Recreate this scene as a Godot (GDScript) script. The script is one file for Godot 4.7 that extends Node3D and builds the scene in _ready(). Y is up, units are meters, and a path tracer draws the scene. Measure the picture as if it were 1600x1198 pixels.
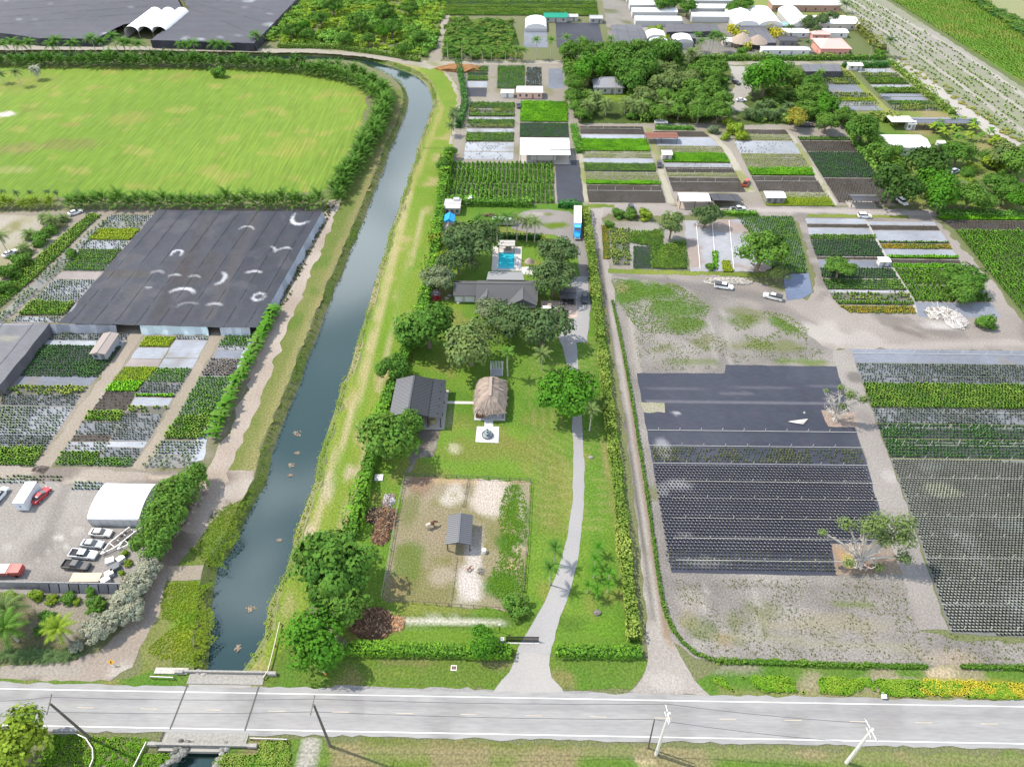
extends Node3D

const UP := Vector3.UP
var rng := RandomNumberGenerator.new()
var na := FastNoiseLite.new()
var nb := FastNoiseLite.new()
var M := {}
var K := {}        # shared meshes
var used := {}     # top-level names already taken


# collects triangles with colours; front faces run clockwise
class B:
	var v := PackedVector3Array()
	var n := PackedVector3Array()
	var c := PackedColorArray()

	func tri(a: Vector3, b: Vector3, d: Vector3, col: Color, hint := Vector3.ZERO) -> void:
		var g := (d - a).cross(b - a)
		if hint != Vector3.ZERO and g.dot(hint) < .0:
			var t := b
			b = d
			d = t
			g = -g
		g = g.normalized()
		v.append(a); v.append(b); v.append(d)
		n.append(g); n.append(g); n.append(g)
		c.append(col); c.append(col); c.append(col)

	func soft(a: Vector3, b: Vector3, d: Vector3, col: Color, nor: Vector3) -> void:
		var g := (d - a).cross(b - a)
		if g.dot(nor) < .0:
			var t := b
			b = d
			d = t
		v.append(a); v.append(b); v.append(d)
		n.append(nor); n.append(nor); n.append(nor)
		c.append(col); c.append(col); c.append(col)

	func quad(a: Vector3, b: Vector3, d: Vector3, e: Vector3, col: Color, hint := Vector3.ZERO) -> void:
		tri(a, b, d, col, hint)
		tri(a, d, e, col, hint)

	func box(at: Vector3, s: Vector3, col: Color, bs := Basis()) -> void:
		for k in 3:
			for sg in [-1.0,1.0]:
				var u := Vector3.ZERO
				var w := Vector3.ZERO
				var f := Vector3.ZERO
				f[k] = s[k] * .5 * sg
				u[(k + 1) % 3] = s[(k + 1) % 3] * .5
				w[(k + 2) % 3] = s[(k + 2) % 3] * .5
				var h: Vector3 = bs * f
				quad(at + bs * (f - u - w), at + bs * (f + u - w), at + bs * (f + u + w), at + bs * (f - u + w), col, h)

	func bar(p: Vector3, q: Vector3, w: float, h: float, col: Color) -> void:
		var d := (q - p).normalized()
		var side := d.cross(Vector3.UP)
		if side.length() < .01:
			side = Vector3.RIGHT
		side = side.normalized()
		var up := side.cross(d)
		box((p + q) * .5, Vector3((q - p).length(), h, w), col, Basis(d, up, side))

	func tube(p: PackedVector3Array, r: PackedFloat32Array, col: Color, sides := 6, cap := true) -> void:
		var rings := []
		for i in p.size():
			var d := (p[mini(i + 1, p.size() - 1)] - p[maxi(i - 1,0)]).normalized()
			var s := d.cross(Vector3.FORWARD if absf(d.z) < .9 else Vector3.RIGHT).normalized()
			var t := s.cross(d)
			var ring := PackedVector3Array()
			for k in sides:
				var a := TAU * k / sides
				ring.append(p[i] + (s * cos(a) + t * sin(a)) * r[i])
			rings.append(ring)
		for i in p.size() - 1:
			for k in sides:
				var k2 := (k + 1) % sides
				var a: Vector3 = rings[i][k]
				var b: Vector3 = rings[i][k2]
				var d: Vector3 = rings[i + 1][k2]
				var e: Vector3 = rings[i + 1][k]
				quad(a, b, d, e, col, (a + b + d + e) * .25 - (p[i] + p[i + 1]) * .5)
		if cap:
			for k in sides:
				tri(p[-1], rings[-1][k], rings[-1][(k + 1) % sides], col, p[-1] - p[-2])
				tri(p[0], rings[0][k], rings[0][(k + 1) % sides], col, p[0] - p[1])

	func rod(p: Vector3, q: Vector3, r: float, col: Color, sides := 5) -> void:
		tube(PackedVector3Array([p, q]), PackedFloat32Array([r, r]), col, sides)

	# stations: [x, half width low, half width high, y low, y high]
	func loft(st: Array, col: Color) -> void:
		for i in st.size() - 1:
			var a: Array = st[i]
			var d: Array = st[i + 1]
			var pa := [Vector3(a[0], a[3], -a[1]), Vector3(a[0], a[4], -a[2]), Vector3(a[0], a[4], a[2]), Vector3(a[0], a[3], a[1])]
			var pd := [Vector3(d[0], d[3], -d[1]), Vector3(d[0], d[4], -d[2]), Vector3(d[0], d[4], d[2]), Vector3(d[0], d[3], d[1])]
			for k in 4:
				var k2 := (k + 1) % 4
				var mid: Vector3 = (pa[k] + pa[k2] + pd[k] + pd[k2]) * .25
				var inner := Vector3(mid.x, (a[3] + a[4] + d[3] + d[4]) * .25,0)
				quad(pa[k], pa[k2], pd[k2], pd[k], col, mid - inner)
			if i == 0:
				quad(pa[0], pa[1], pa[2], pa[3], col, Vector3(a[0] - d[0], 0,0))
			if i == st.size() - 2:
				quad(pd[0], pd[1], pd[2], pd[3], col, Vector3(d[0] - a[0], 0,0))

	func blob(at: Vector3, r: Vector3, col: Color, rg: RandomNumberGenerator, rough := .25, ns := 8, nr := 5) -> void:
		var rows := []
		for i in nr + 1:
			var ring := PackedVector3Array()
			var th := PI * i / nr
			for k in ns:
				var ph := TAU * k / ns
				var j := 1.0 + (rg.randf() - .5) * 2.0 * rough
				if i == 0 or i == nr:
					j = 1.0
				ring.append(at + Vector3(sin(th) * cos(ph) * r.x, cos(th) * r.y, sin(th) * sin(ph) * r.z) * j)
			rows.append(ring)
		for i in nr:
			for k in ns:
				var k2 := (k + 1) % ns
				var m: Vector3 = (rows[i][k] + rows[i + 1][k2]) * .5 - at
				tri(rows[i][k], rows[i][k2], rows[i + 1][k2], col, m)
				tri(rows[i][k], rows[i + 1][k2], rows[i + 1][k], col, m)

	func mesh() -> ArrayMesh:
		var a := []
		a.resize(Mesh.ARRAY_MAX)
		a[Mesh.ARRAY_VERTEX] = v
		a[Mesh.ARRAY_NORMAL] = n
		a[Mesh.ARRAY_COLOR] = c
		var m := ArrayMesh.new()
		m.add_surface_from_arrays(Mesh.PRIMITIVE_TRIANGLES, a)
		return m


# ---------------------------------------------------------------- nodes
func pv(a: Array) -> PackedVector2Array:
	var o := PackedVector2Array()
	for i in range(0, a.size(),2):
		o.append(Vector2(a[i], a[i + 1]))
	return o


func numbered(s: String) -> String:
	var k: int = used.get(s, 0)
	used[s] = k + 1
	return s if k == 0 else "%s_%03d" % [s, k]


func metas(o: Node, label: String, category := "", group := "", kind := "") -> void:
	if label: o.set_meta("label", label)
	if category: o.set_meta("category", category)
	if group: o.set_meta("group", group)
	if kind: o.set_meta("kind", kind)


func thing(called: String, label: String, category: String, at: Vector3, turn := .0, group := "") -> Node3D:
	var o := Node3D.new()
	o.name = numbered(called)
	add_child(o)
	o.position = at
	o.rotation.y = turn
	metas(o, label, category, group)
	return o


func inst(called: String, mesh: Mesh, mat: Material, parent: Node) -> MeshInstance3D:
	var o := MeshInstance3D.new()
	o.name = called if parent != self else numbered(called)
	o.mesh = mesh
	o.material_override = mat
	parent.add_child(o, true)
	return o


func part(called: String, b: B, mat: Material, parent: Node, label := "") -> MeshInstance3D:
	var o := inst(called, b.mesh(), mat, parent)
	if label: o.set_meta("label", label)
	return o


func solo(called: String, b: B, mat: Material, label: String, category: String, group := "") -> MeshInstance3D:
	var o := inst(called, b.mesh(), mat, self)
	metas(o, label, category, group)
	return o


func setting(called: String, b: B, mat: Material, label := "") -> MeshInstance3D:
	var o := inst(called, b.mesh(), mat, self)
	metas(o, label if label else called.replace("_", " ") + " of the farmland", "ground", "", "structure")
	return o


func mass(called: String, mesh: Mesh, mat: Material, where: Array, cols: PackedColorArray, parent: Node = self) -> MultiMeshInstance3D:
	var mm := MultiMesh.new()
	mm.transform_format = MultiMesh.TRANSFORM_3D
	mm.use_colors = true
	mm.mesh = mesh
	mm.instance_count = where.size()
	for i in where.size():
		mm.set_instance_transform(i, where[i])
		mm.set_instance_color(i, cols[i])
	var o := MultiMeshInstance3D.new()
	o.name = called if parent != self else numbered(called)
	o.multimesh = mm
	o.material_override = mat
	o.set_meta("kind", "stuff")
	parent.add_child(o, true)
	return o


# ---------------------------------------------------------------- materials
func noise_tex(freq: float, oct: int, lo: float, hi: float, sd: int, size := 512, normal := false, strength := 4.0) -> NoiseTexture2D:
	var f := FastNoiseLite.new()
	f.noise_type = FastNoiseLite.TYPE_SIMPLEX_SMOOTH
	f.frequency = freq
	f.fractal_octaves = oct
	f.fractal_gain = .62
	f.seed = sd
	var t := NoiseTexture2D.new()
	t.width = size
	t.height = size
	t.seamless = true
	t.noise = f
	if normal:
		t.as_normal_map = true
		t.bump_strength = strength
	else:
		var g := Gradient.new()
		g.set_color(0, Color(lo, lo, lo).linear_to_srgb())
		g.set_color(1, Color(hi, hi, hi).linear_to_srgb())
		t.color_ramp = g
	return t


func stuff_mat(rough: float, tex: Texture2D = null, scale := Vector3.ONE, nrm: Texture2D = null, nk := 1.0) -> StandardMaterial3D:
	var m := StandardMaterial3D.new()
	m.vertex_color_use_as_albedo = true
	m.roughness = rough
	m.metallic_specular = .3
	if tex:
		m.albedo_texture = tex
		m.uv1_triplanar = true
		m.uv1_world_triplanar = true
		m.uv1_scale = scale
	if nrm:
		m.normal_enabled = true
		m.normal_texture = nrm
		m.normal_scale = nk
	return m


func make_materials() -> void:
	var fine := noise_tex(.06,4,.8,1.0,12,512)
	var bump := noise_tex(.05,5,0,1,13,512, true, 3.0)
	var streak := noise_tex(.03,5,.45,1.0,14,1024)
	M.soil = stuff_mat(.95, noise_tex(.05,6,.3,1.0,31,1024), Vector3.ONE / 26.0, bump, .4)
	M.turf = stuff_mat(.95, noise_tex(.04,6,.32,1.0,15,1024), Vector3.ONE / 26.0, bump, .5)
	M.mown = stuff_mat(.95, noise_tex(.035,4,.55,1.0,24,1024), Vector3(1.0 / 40.0,.1,1.0 / 900.0), bump, .4)
	M.tilled = stuff_mat(.95, streak, Vector3(1.0 / 60.0,.1,1.0 / 24.0), bump, .4)
	M.road = stuff_mat(.85, noise_tex(.025,6,.75,1.0,16,1024), Vector3(1.0 / 120.0,.1,1.0 / 12.0))
	M.concrete = stuff_mat(.85, noise_tex(.04,6,.8,1.0,32,1024), Vector3.ONE / 24.0)
	M.gravel = stuff_mat(.95, noise_tex(.04,6,.5,1.0,17,1024), Vector3.ONE / 24.0)
	M.cloth = stuff_mat(.7, noise_tex(.02,5,.75,1.0,18,1024), Vector3(1.0 / 60.0,.1,1.0 / 18.0), bump, .25)
	M.matte = stuff_mat(.75, fine, Vector3.ONE / 8.0)
	M.plain = stuff_mat(.6)
	M.shingle = stuff_mat(.9, noise_tex(.05,5,.7,1.0,19), Vector3(1.0 / 9.0,1.0 / 3.0,1.0 / 3.0))
	M.thatch = stuff_mat(1.0, noise_tex(.06,5,.5,1.0,20), Vector3(1.0 / 5.0,1.0 / 20.0,1.0 / 20.0))
	M.gloss = stuff_mat(.3)
	M.gloss.clearcoat_enabled = true
	M.gloss.clearcoat = .6
	M.metal = stuff_mat(.45)
	M.metal.metallic = .4
	M.glass = stuff_mat(.08)
	M.glass.metallic_specular = .6
	M.bark = stuff_mat(.95, fine, Vector3.ONE / 2.0)
	M.leaf = stuff_mat(.8)
	M.leaf.metallic_specular = .12
	M.leaf.cull_mode = BaseMaterial3D.CULL_DISABLED
	M.leaf.backlight_enabled = true
	M.leaf.backlight = Color(.35,.45,.2)
	M.water = stuff_mat(.06, null, Vector3.ONE / 7.0, noise_tex(.03,4,0,1,21,512, true, 3.0),.06)
	M.water.uv1_triplanar = true
	M.water.uv1_world_triplanar = true
	M.water.metallic_specular = .85
	M.pool = stuff_mat(.08, null, Vector3.ONE / 3.0, noise_tex(.03,3,0,1,22,512, true, 3.0),.02)
	M.pool.uv1_triplanar = true
	M.pool.uv1_world_triplanar = true


# leaf material of one tone, shared
func leaf_of(t: Color) -> StandardMaterial3D:
	var key := "leaf" + t.to_html()
	if not M.has(key):
		var m: StandardMaterial3D = M.leaf.duplicate()
		m.albedo_color = t.linear_to_srgb()
		M[key] = m
	return M[key]


# ---------------------------------------------------------------- ground
func smooth(a: float, b: float, x: float) -> float:
	var t := clampf((x - a) / (b - a),.0,1.0)
	return t * t * (3.0 - 2.0 * t)


# s: a, b two tones; f the size of the mottling; more: stains [x,z,rx,rz,colour,k] and tracks [x0,z0,x1,z1,w,colour,k]
func tone(s: Dictionary, x: float, z: float) -> Color:
	var f: float = s.get("f", 9.0)
	var n1 := na.get_noise_2d(x / f * 10.0, z / f * 10.0)
	var n2 := nb.get_noise_2d(x * 4.0, z * 4.0)
	var c: Color = s.a
	c = c.lerp(s.b, clampf(.5 + n1 * .9 + n2 * .35,.0,1.0))
	if s.has("c"):
		c = c.lerp(s.c, smooth(s.get("ct", .1), s.get("ct", .1) + .25, nb.get_noise_2d(x * 1.7 + 90.0, z * 1.7) + n1 * .3) * s.get("ck", .8))
	for q in s.get("more", []):
		if q.size() == 6:
			var dx: float = (x - q[0]) / q[2]
			var dz: float = (z - q[1]) / q[3]
			var d := sqrt(dx * dx + dz * dz)
			if d < 1.5:
				c = c.lerp(q[4], q[5] * (1.0 - smooth(.55,1.1, d + n2 * .5 + n1 * .25)))
		elif q.size() == 7:
			var p := Vector2(x, z)
			var e := Geometry2D.get_closest_point_to_segment(p, Vector2(q[0], q[1]), Vector2(q[2], q[3]))
			var d: float = p.distance_to(e) / q[4]
			if d < 1.5:
				c = c.lerp(q[5], q[6] * (1.0 - smooth(.35,1.0, d + n2 * .3)))
		else:  # arcs of tyre marks [x, z, r0, r1, period, colour, k, side]
			var r := Vector2(x - q[0], z - q[1]).length()
			if r > q[2] and r < q[3]:
				var w: float = smooth(q[2], q[2] + 2.0, r) * (1.0 - smooth(q[3] - 2.0, q[3], r))
				c = c.lerp(q[5], q[6] * w * smooth(.1,.8, sin(r / q[4] * TAU + n2 * 2.0)) * smooth(q[7] - 3.0, q[7] + 3.0, x))
	return c * float(s.get("gain", 1.0))


func ragged(poly: PackedVector2Array, amp: float, step := 1.6) -> PackedVector2Array:
	var o := PackedVector2Array()
	for i in poly.size():
		var a := poly[i]
		var b := poly[(i + 1) % poly.size()]
		var l := a.distance_to(b)
		var k := maxi(1, int(l / step))
		for j in k:
			var p := a.lerp(b, float(j) / k)
			var q := Vector2(na.get_noise_2d(p.x * 22.0, p.y * 22.0), nb.get_noise_2d(p.x * 22.0, p.y * 22.0 + 70.0))
			o.append(p + q * amp * 2.0)
	return o


func sheet(poly: PackedVector2Array, y: float, cell: float, s: Dictionary, high = null) -> B:
	var b := B.new()
	var lo := poly[0]
	var hi := poly[0]
	for p in poly:
		lo = lo.min(p)
		hi = hi.max(p)
	var nx := maxi(1, ceili((hi.x - lo.x) / cell))
	var nzz := maxi(1, ceili((hi.y - lo.y) / cell))
	var cx := (hi.x - lo.x) / nx
	var cz := (hi.y - lo.y) / nzz
	var ins := PackedByteArray()
	var cols := PackedColorArray()
	for j in nzz + 1:
		for i in nx + 1:
			var p := Vector2(lo.x + i * cx, lo.y + j * cz)
			ins.append(1 if Geometry2D.is_point_in_polygon(p, poly) else 0)
			cols.append(tone(s, p.x, p.y))
	# cells that the outline passes through
	var edge := {}
	for i in poly.size():
		var p := poly[i]
		var q := poly[(i + 1) % poly.size()]
		var k := maxi(1, ceili(p.distance_to(q) / (minf(cx, cz) * .4)))
		for t in k + 1:
			var r := p.lerp(q, float(t) / k)
			edge[clampi(int((r.y - lo.y) / cz),0, nzz - 1) * nx + clampi(int((r.x - lo.x) / cx),0, nx - 1)] = true
	for j in nzz:
		for i in nx:
			var k0 := j * (nx + 1) + i
			var k2 := k0 + nx + 1
			var x0 := lo.x + i * cx
			var z0 := lo.y + j * cz
			var all := ins[k0] + ins[k0 + 1] + ins[k2] + ins[k2 + 1]
			if not edge.has(j * nx + i):
				if all >= 2:
					var y0 := y
					var y1 := y
					var y2 := y
					var y3 := y
					if high != null:
						y0 = high.call(x0, z0); y1 = high.call(x0 + cx, z0); y2 = high.call(x0 + cx, z0 + cz); y3 = high.call(x0, z0 + cz)
					var p0 := Vector3(x0, y0, z0)
					var p1 := Vector3(x0 + cx, y1, z0)
					var p2 := Vector3(x0 + cx, y2, z0 + cz)
					var p3 := Vector3(x0, y3, z0 + cz)
					b.v.append(p0); b.v.append(p1); b.v.append(p2); b.v.append(p0); b.v.append(p2); b.v.append(p3)
					b.c.append(cols[k0]); b.c.append(cols[k0 + 1]); b.c.append(cols[k2 + 1]); b.c.append(cols[k0]); b.c.append(cols[k2 + 1]); b.c.append(cols[k2])
					for t in 6: b.n.append(UP)
				continue
			for piece in Geometry2D.intersect_polygons(PackedVector2Array([Vector2(x0, z0), Vector2(x0 + cx, z0), Vector2(x0 + cx, z0 + cz), Vector2(x0, z0 + cz)]), poly):
				var ids := Geometry2D.triangulate_polygon(piece)
				for t in range(0, ids.size(),3):
					var q := [piece[ids[t]], piece[ids[t + 1]], piece[ids[t + 2]]]
					if (q[1] - q[0]).cross(q[2] - q[0]) < .0:
						q = [q[0], q[2], q[1]]
					for p in q:
						b.v.append(Vector3(p.x, high.call(p.x, p.y) if high != null else y, p.y))
						b.n.append(UP)
						var fx: float = clampf((p.x - x0) / cx, 0,1)
						var fz: float = clampf((p.y - z0) / cz, 0,1)
						b.c.append(cols[k0].lerp(cols[k0 + 1], fx).lerp(cols[k2].lerp(cols[k2 + 1], fx), fz))
	return b


func land(called: String, poly: PackedVector2Array, y: float, cell: float, s: Dictionary, mat: Material, label: String, rag := .6) -> MeshInstance3D:
	s.gain = {M.gravel: .7, M.mown: .82, M.cloth: .84, M.road: .83, M.concrete: .85, M.tilled: .98, M.turf: 1.12, M.soil: 1.0}.get(mat, 1.0)
	return setting(called, sheet(ragged(poly, rag) if rag > .0 else poly, y, cell, s), mat, label)


# a band along a line
func band(line: PackedVector2Array, w0: float, w1 := -1.0) -> PackedVector2Array:
	if w1 < .0: w1 = w0
	var l := PackedVector2Array()
	var r := PackedVector2Array()
	for i in line.size():
		var d := (line[mini(i + 1, line.size() - 1)] - line[maxi(i - 1,0)]).normalized()
		var w := lerpf(w0, w1, float(i) / (line.size() - 1)) * .5
		l.append(line[i] + Vector2(-d.y, d.x) * w)
		r.append(line[i] - Vector2(-d.y, d.x) * w)
	r.reverse()
	l.append_array(r)
	return l


func smooth_line(p: PackedVector2Array, step := 3.0) -> PackedVector2Array:
	var cv := Curve2D.new()
	for i in p.size():
		var t := (p[mini(i + 1, p.size() - 1)] - p[maxi(i - 1,0)]) / 6.0
		cv.add_point(p[i], -t, t)
	cv.bake_interval = step
	return cv.get_baked_points()


# ---------------------------------------------------------------- plants
func leaf_quad(b: B, p: Vector3, nor: Vector3, size: float, col: Color, stretch := 1.0) -> void:
	var a := nor.cross(Vector3(rng.randf() - .5, rng.randf() - .5, rng.randf() - .5)).normalized()
	var t := a.cross(nor).normalized()
	a *= size * .5
	t *= size * .5 * stretch
	var n2 := (nor + Vector3(rng.randf() - .5, rng.randf() - .5, rng.randf() - .5) * .7).normalized()
	b.soft(p - a, p - t * .8 + nor * size * .12, p + a, col, n2)
	b.soft(p - a, p + a, p + t - nor * size * .1, col, n2)


func rdir() -> Vector3:
	var z := rng.randf() * 2.0 - 1.0
	var a := rng.randf() * TAU
	var r := sqrt(1.0 - z * z)
	return Vector3(r * cos(a), z, r * sin(a))


# crown of half width 1; leaves on the outsides of many lobes
func crown(sd: int, cy: float, ry: float, lobes: int, lr: float, leaves: int, leaf: float, low := -.35, var_ := .28) -> ArrayMesh:
	rng.seed = sd
	var b := B.new()
	var cs := []
	for i in lobes:
		var d := rdir()
		while d.y < low:
			d = rdir()
		var k := rng.randf_range(.5,1.0 - lr * .7)
		if i < lobes / 4:
			k *= .5
		var tint := 1.0 + rng.randf_range(-.22,.22)
		cs.append([Vector3(d.x * k, cy + d.y * ry * k, d.z * k), lr * rng.randf_range(.7,1.25), tint, rng.randf_range(-.1,.12)])
	for i in leaves:
		var q: Array = cs[rng.randi() % lobes]
		var d := rdir()
		if d.y < -.2 and rng.randf() < .6:
			d.y = -d.y
		var r: float = q[1]
		var p: Vector3 = q[0] + Vector3(d.x, d.y * minf(1.0, ry * 1.2), d.z) * r * rng.randf_range(.72,1.08)
		var nor := (d + (p - Vector3(0, cy * .8,0)) * .5 + Vector3(0,.35,0)).normalized()
		var t: float = q[2] * rng.randf_range(1.0 - var_, 1.0 + var_)
		leaf_quad(b, p, nor, leaf * rng.randf_range(.45,1.5), Color(t * (1.0 + q[3] * 1.2), t, t * (1.0 - q[3] * .6)))
	return b.mesh()


func limbs(sd: int, cy: float, ry: float, r: float, n: int, col := Color(.16,.13,.1)) -> ArrayMesh:
	rng.seed = sd
	var b := B.new()
	var fork := Vector3(rng.randf_range(-.05,.05), cy * .45, rng.randf_range(-.05,.05))
	b.tube(PackedVector3Array([Vector3(0,-.05,0), Vector3(.01,.12,0), fork]), PackedFloat32Array([r * 1.5, r, r * .85]), col, 7)
	for i in n:
		var a := TAU * (i + rng.randf() * .5) / n
		var e := Vector3(cos(a) * .65, cy + ry * rng.randf_range(.0,.5), sin(a) * .65)
		var m := fork.lerp(e, .5) + Vector3(0,.06,0) + rdir() * .05
		b.tube(PackedVector3Array([fork, m, e]), PackedFloat32Array([r * .6, r * .4, r * .15]), col, 5)
	return b.mesh()


const KIND := {
	"oak": [.85,.62], "oak2": [.85,.62], "round": [.9,.75], "round2": [.9,.75], "flat": [.72,.42],
	"bush": [.5,.6], "bush2": [.5,.6], "tall": [1.5,1.2], "feather": [.8,.7],
}
const TONES := {
	"dark": Color(.035,.075,.016), "oak": Color(.062,.102,.038), "olive": Color(.1,.145,.046), "mid": Color(.072,.15,.024),
	"bright": Color(.05,.142,.013), "lime": Color(.143,.209,.022), "yellow": Color(.2,.19,.03), "silver": Color(.23,.241,.178), "deep": Color(.056,.128,.02),
	"pale": Color(.125,.16,.085),
}


func make_plants() -> void:
	K.oak = [crown(1,.85,.62,34,.27,4200,.085), limbs(1,.85,.62,.07,7)]
	K.oak2 = [crown(2,.85,.62,30,.3,4200,.085), limbs(2,.85,.62,.07,6)]
	K.round = [crown(3,.9,.75,30,.33,3600,.1), limbs(3,.9,.75,.07,5)]
	K.round2 = [crown(4,.9,.75,24,.36,3600,.1), limbs(4,.9,.75,.07,5)]
	K.flat = [crown(5,.72,.42,46,.24,5200,.075), limbs(5,.72,.42,.07,8)]
	K.bush = [crown(6,.5,.6,20,.36,1800,.14,-.9), limbs(6,.5,.5,.05,4)]
	K.bush2 = [crown(7,.5,.6,26,.3,1800,.13,-.9), limbs(7,.5,.5,.05,4)]
	K.tall = [crown(8,1.5,1.2,34,.36,3600,.12,-.8), limbs(8,1.5,1.2,.08,6)]
	K.feather = [crown(9,.8,.7,48,.24,4600,.09,-.6), limbs(9,.8,.7,.06,7)]
	K.small = crown(10,.5,.6,12,.42,260,.28,-.9)
	K.tuft = tuft(21,12,.5)
	K.grass = tuft(22,9,.22)
	K.pot = potted(23)
	K.dot = dot_pot()
	K.agave = tuft(24,10,.14)
	K.fern = tuft(25,16,.3)
	K.frond = frond(.45,1.0,11)
	K.frond_low = frond(.1,.9,9)
	K.frond_up = frond(1.0,1.25,9)
	K.royal = palm_crown(31,15,.45,.0,1.2)
	K.coco = palm_crown(32,18,.35,-.2,1.25)
	K.date = palm_crown(33,34,.5,-.5,1.45)
	K.cycad = palm_crown(34,18,.2,.1,.7)
	K.areca = clump(35,26)
	K.areca2 = clump(36,22)
	K.banana = banana(37)
	var b := B.new()
	var pts := PackedVector3Array()
	var rad := PackedFloat32Array()
	for i in 7:
		var t := i / 6.0
		pts.append(Vector3(sin(t * 2.0) * .012, t, 0))
		rad.append(.026 - .008 * t + (.008 if i == 0 else .0))
	b.tube(pts, rad, Color(.34,.31,.27),7)
	K.palm_trunk = b.mesh()


func tuft(sd: int, k: int, w: float) -> ArrayMesh:
	rng.seed = sd
	var b := B.new()
	for i in k:
		var a := TAU * i / k + rng.randf() * .6
		var out := Vector3(cos(a),0, sin(a))
		var side := Vector3(-out.z, 0, out.x) * w * rng.randf_range(.35,.6)
		var r := rng.randf_range(.28,.5)
		var h := rng.randf_range(.5,1.0)
		var p0 := out * .04
		var p1 := out * r * .55 + UP * h * .75
		var p2 := out * r + UP * h * rng.randf_range(.6,1.0)
		var t := rng.randf_range(.75,1.3)
		var nor := (out * .5 + UP).normalized()
		b.soft(p0, p1 - side, p1 + side, Color(t, t, t), nor)
		b.soft(p1 - side, p2, p1 + side, Color(t * 1.1, t * 1.1, t), nor)
	return b.mesh()


func potted(sd: int) -> ArrayMesh:
	rng.seed = sd
	var b := B.new()
	b.tube(PackedVector3Array([Vector3(0,0,0), Vector3(0,.42,0)]), PackedFloat32Array([.2,.26]), Color(.12,.12,.14),7)
	for i in 8:
		var a := TAU * i / 8 + rng.randf() * .5
		var out := Vector3(cos(a),0, sin(a))
		var side := Vector3(-out.z, 0, out.x) * .12
		var p1 := out * .16 + UP * .7
		var t := rng.randf_range(.8,1.3)
		b.soft(UP * .42, p1 - side, p1 + side, Color(t, t, t), UP)
		b.soft(p1 - side, out * rng.randf_range(.3,.42) + UP * rng.randf_range(.6,.95), p1 + side, Color(t, t, t), UP)
	return b.mesh()


func dot_pot() -> ArrayMesh:
	var b := B.new()
	b.tube(PackedVector3Array([Vector3(0,0,0), Vector3(0,.34,0)]), PackedFloat32Array([.17,.21]), Color(.05,.05,.055),7)
	for i in 5:
		var a := TAU * i / 5
		var out := Vector3(cos(a),0, sin(a))
		var side := Vector3(-out.z, 0, out.x) * .08
		b.soft(UP * .34, out * .13 + UP * .5 - side, out * .13 + UP * .5 + side, Color(1,1,1), UP)
		b.soft(out * .13 + UP * .5 - side, out * .17 + UP * .6, out * .13 + UP * .5 + side, Color(1,1,1), UP)
	return b.mesh()


# a palm leaf of length 1 that leaves the crown along +x
func frond_into(b: B, bs: Basis, up0: float, droop: float, k: int, tint: float, at := Vector3.ZERO, ln := 1.0, wide := .26) -> void:
	var p := at
	var ang := up0
	for i in k:
		var t := (i + .5) / k
		var d := Vector3(cos(ang), sin(ang),0)
		var q := p + bs * (d * ln / k)
		var w := wide * sin(PI * clampf(t * .86 + .12,0,1)) * ln
		var col := Color(tint, tint, tint) * rng.randf_range(.8,1.2)
		var u := bs * Vector3(-sin(ang), cos(ang),0)
		for s in [-1.0,1.0]:
			var tip: Vector3 = q + bs * (d * .1 * ln + Vector3(0,-w * .45, s * w))
			b.soft(p, q, tip, col, (u + bs * Vector3(0,.2, s * .4)).normalized())
		b.soft(p, q, p - u * .02 * ln, Color(tint * 1.5, tint * 1.4, tint), bs * Vector3(0,0,1))
		p = q
		ang -= (droop * 1.6 * (.35 + t)) / k


func frond(up0: float, droop: float, k: int) -> ArrayMesh:
	rng.seed = 5
	var b := B.new()
	frond_into(b, Basis(), up0, droop, k, 1.0)
	return b.mesh()


func palm_crown(sd: int, k: int, hi: float, lo: float, droop: float) -> ArrayMesh:
	rng.seed = sd
	var b := B.new()
	for i in k:
		var t := float(i) / k
		frond_into(b, Basis(UP, i * 2.399 + rng.randf() * .3), lerpf(hi + .7, lo, t), droop * rng.randf_range(.75,1.2),9, rng.randf_range(.75,1.25), Vector3.ZERO, rng.randf_range(.85,1.08))
	return b.mesh()


# areca: many stems from the ground, half width 1, about 2.4 tall
func clump(sd: int, k: int) -> ArrayMesh:
	rng.seed = sd
	var b := B.new()
	for i in k:
		var t := float(i) / k
		var a := i * 2.399
		var r := .25 * sqrt(t)
		frond_into(b, Basis(UP, a), lerpf(1.35,.5, t), rng.randf_range(.9,1.3),8, rng.randf_range(.7,1.3), Vector3(cos(a) * r, lerpf(1.1,.25, t),-sin(a) * r), rng.randf_range(.9,1.25),.24)
	return b.mesh()


func banana(sd: int) -> ArrayMesh:
	rng.seed = sd
	var b := B.new()
	for i in 11:
		var a := i * 2.399
		var out := Vector3(cos(a),0, sin(a))
		var side := Vector3(-out.z, 0, out.x) * .22
		var el := rng.randf_range(.2,1.1)
		var p0 := UP * rng.randf_range(.5,.8)
		var p1 := p0 + out * .5 * cos(el) + UP * .6 * sin(el)
		var p2 := p1 + out * .5 + UP * (.25 * sin(el) - .25)
		var t := rng.randf_range(.75,1.3)
		var c := Color(t, t, t)
		b.soft(p0, p1 - side, p1 + side, c, (UP + out * .3).normalized())
		b.soft(p1 - side, p2, p1 + side, c, (UP + out * .6).normalized())
	return b.mesh()


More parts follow.
